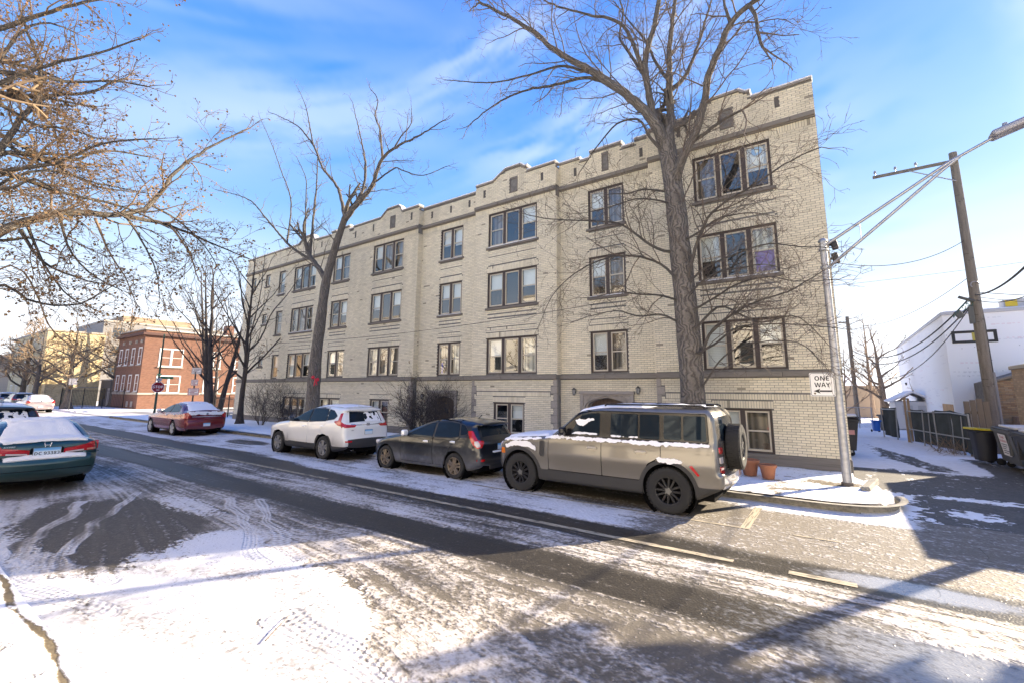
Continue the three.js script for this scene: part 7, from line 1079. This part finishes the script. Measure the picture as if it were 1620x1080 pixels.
function ironFence(label, pts, h) {
  const t = thing('iron_fence', label, 'fence', [pts[0][0], .1, pts[0][1]]), IRON = M(.015, .015, .017, { roughness: .5 });
  for (let k = 0; k < pts.length - 1; k++) { const A = pts[k], B = pts[k + 1], L = Math.hypot(B[0] - A[0], B[1] - A[1]), n = Math.round(L / .14), m = new MB(), ox = A[0] - pts[0][0], oz = A[1] - pts[0][1], dx = B[0] - A[0], dz = B[1] - A[1]; for (let j = 1; j < n; j++) m.bar(V3(ox + dx * j / n, .08, oz + dz * j / n), V3(ox + dx * j / n, h, oz + dz * j / n), .011, 4); m.put('pickets', IRON, t, undefined, 'stuff'); for (const y of [.2, h - .15]) new MB().bar(V3(ox, y, oz), V3(ox + dx, y, oz + dz), .02, 4).put('rail', IRON, t); new MB().bar(V3(ox, 0, oz), V3(ox, h + .12, oz), .045, 4).put('post', IRON, t); }
  const e = pts[pts.length - 1]; new MB().bar(V3(e[0] - pts[0][0], 0, e[1] - pts[0][1]), V3(e[0] - pts[0][0], h + .12, e[1] - pts[0][1]), .045, 4).put('post', IRON, t);
}
ironFence('black iron fence in front of the low dark block, left of the red house', [[-66.2, -12.0], [-64.6, -13.4], [-63.4, -14.7], [-62.3, -16.1]], 1.95); ironFence('black iron gate and fence beside the far end of the apartment building', [[-41.5, -16.6], [-39.6, -16.3], [-37.8, -16.1], [-36.1, -15.9]], 1.5);
// ---- what stands on the photographer's side and past the alley: seen in the window panes, and shading the street
{
  reseed(71); const houses = [[-74, -57.3, 10.4, TAN], [-57, -40.3, 10.9, LIMEW], [-40, -25.3, 10.5, LIMEW], [-25, -13.3, 11.2, LIMEW], [-13, 0.2, 10.6, LIMEW], [0.5, 12.2, 11, LIMEW], [12.5, 27, 10.4, LIMEW]];
  houses.forEach(([a, b, H, mat], i) => { const q = thing('facing_house', ['tan brick three-flat', 'white stone three-flat', 'white stone three-flat', 'white stone three-flat', 'white stone three-flat', 'white stone three-flat', 'white stone three-flat'][i] + ' on the photographer\'s side of the street, house ' + ['farthest along', 'sixth along', 'fifth along', 'fourth along', 'behind the camera', 'facing the alley', 'past the alley'][i], 'house', [(a + b) / 2, 0, 5.6]); const w = (b - a) / 2; new MB().box(-w, 0, 0, w, H, 12).put('wall', mat, q); new MB().box(-w - .05, H, -.1, w + .05, H + .2, 12.1, .02).put('coping', LIME, q); const nf = 3, n = Math.floor(w * 2 / 3.2); for (let j = 0; j < nf; j++) for (let k = 0; k < n; k++) { const x = -w + (k + .5) * w * 2 / n, y = 1.2 + j * 3; new MB().box(x - .75, y, -.05, x + .75, y + 1.7, .02, .01).put('window_frame', WHITEWOOD, q); new MB().box(x - .65, y + .1, -.07, x + .65, y + 1.6, -.052).put('window_pane', M(.04, .05, .06, { roughness: .08 }), q); } });
  const src = scene.children.find((o) => o.name === 'bare_tree'); [[-8.5, 3.6, .95, .4], [-20, 3.4, 1.05, 2.2], [-31, 3.6, 1.0, 4], [5.5, 3.8, .85, 1.2], [-46, 3.4, 1.1, 3], [15, 3.6, 1.0, 5.2]].forEach(([x, z, s, r], i) => { const c = src.clone(); c.name = numbered('bare_tree'); c.position.set(x, .1, z); c.scale.setScalar(s); c.rotation.y = r; c.userData = { label: 'bare kerbside tree on the photographer\'s side, ' + ['behind the camera', 'opposite the second entrance', 'opposite the forked tree', 'opposite the alley', 'opposite the stop sign', 'past the alley'][i], category: 'tree', group: 'bare trees on the photographer\'s side' }; scene.add(c); });
  const w = thing('corner_shop', 'low tan brick one storey building past the alley, out of the photo', 'building', [4.77, 0, -15.2]); new MB().box(0, 0, -6.3, 13, 3.0, 0).put('wall', TAN, w); new MB().box(-.05, 3.0, -6.35, 13.05, 3.12, .05, .02).put('coping', LIME, w); for (let k = 0; k < 3; k++) new MB().box(1.2 + k * 4, .7, -.02, 3.8 + k * 4, 2.5, .03, .01).put('shop_window', M(.04, .05, .06, { roughness: .08 }), w);
  const T = new Tree({ dens: 2.4, k: 14, maxLen: 1.6, levels: 3, wob: .25, up: .02 }); T.limb([[5.0, 0, -14.85], [4.98, 1.5, -14.85], [5.0, 3.2, -14.85], [5.15, 4.8, -14.8], [5.5, 6.2, -14.7]], .2, .08, { trunk: true, flare: true, own: 'trunk', bare: true }); for (let k = 0; k < 16; k++) { const a = k * 2.4, y = 4.5 + (k % 6) * .45; T.limb([[5.15 + (y - 4.5) * .15, y, -14.8], [6.0 + Math.cos(a) * .8, y + .5, -14.7 + Math.sin(a) * .7], [6.3 + Math.cos(a) * 1.5, y + 1.0, -14.7 + Math.sin(a) * 1.3]], .04, .012); }
  const t = T.finish('oak_tree', 'oak still holding its brown leaves on the pavement past the alley', [5, 0, -14.85], BARK, TWIG); T.leaves(t, 9000, [5, 0, -14.85], LEAF, .17);
}
renderer.render(scene, camera);
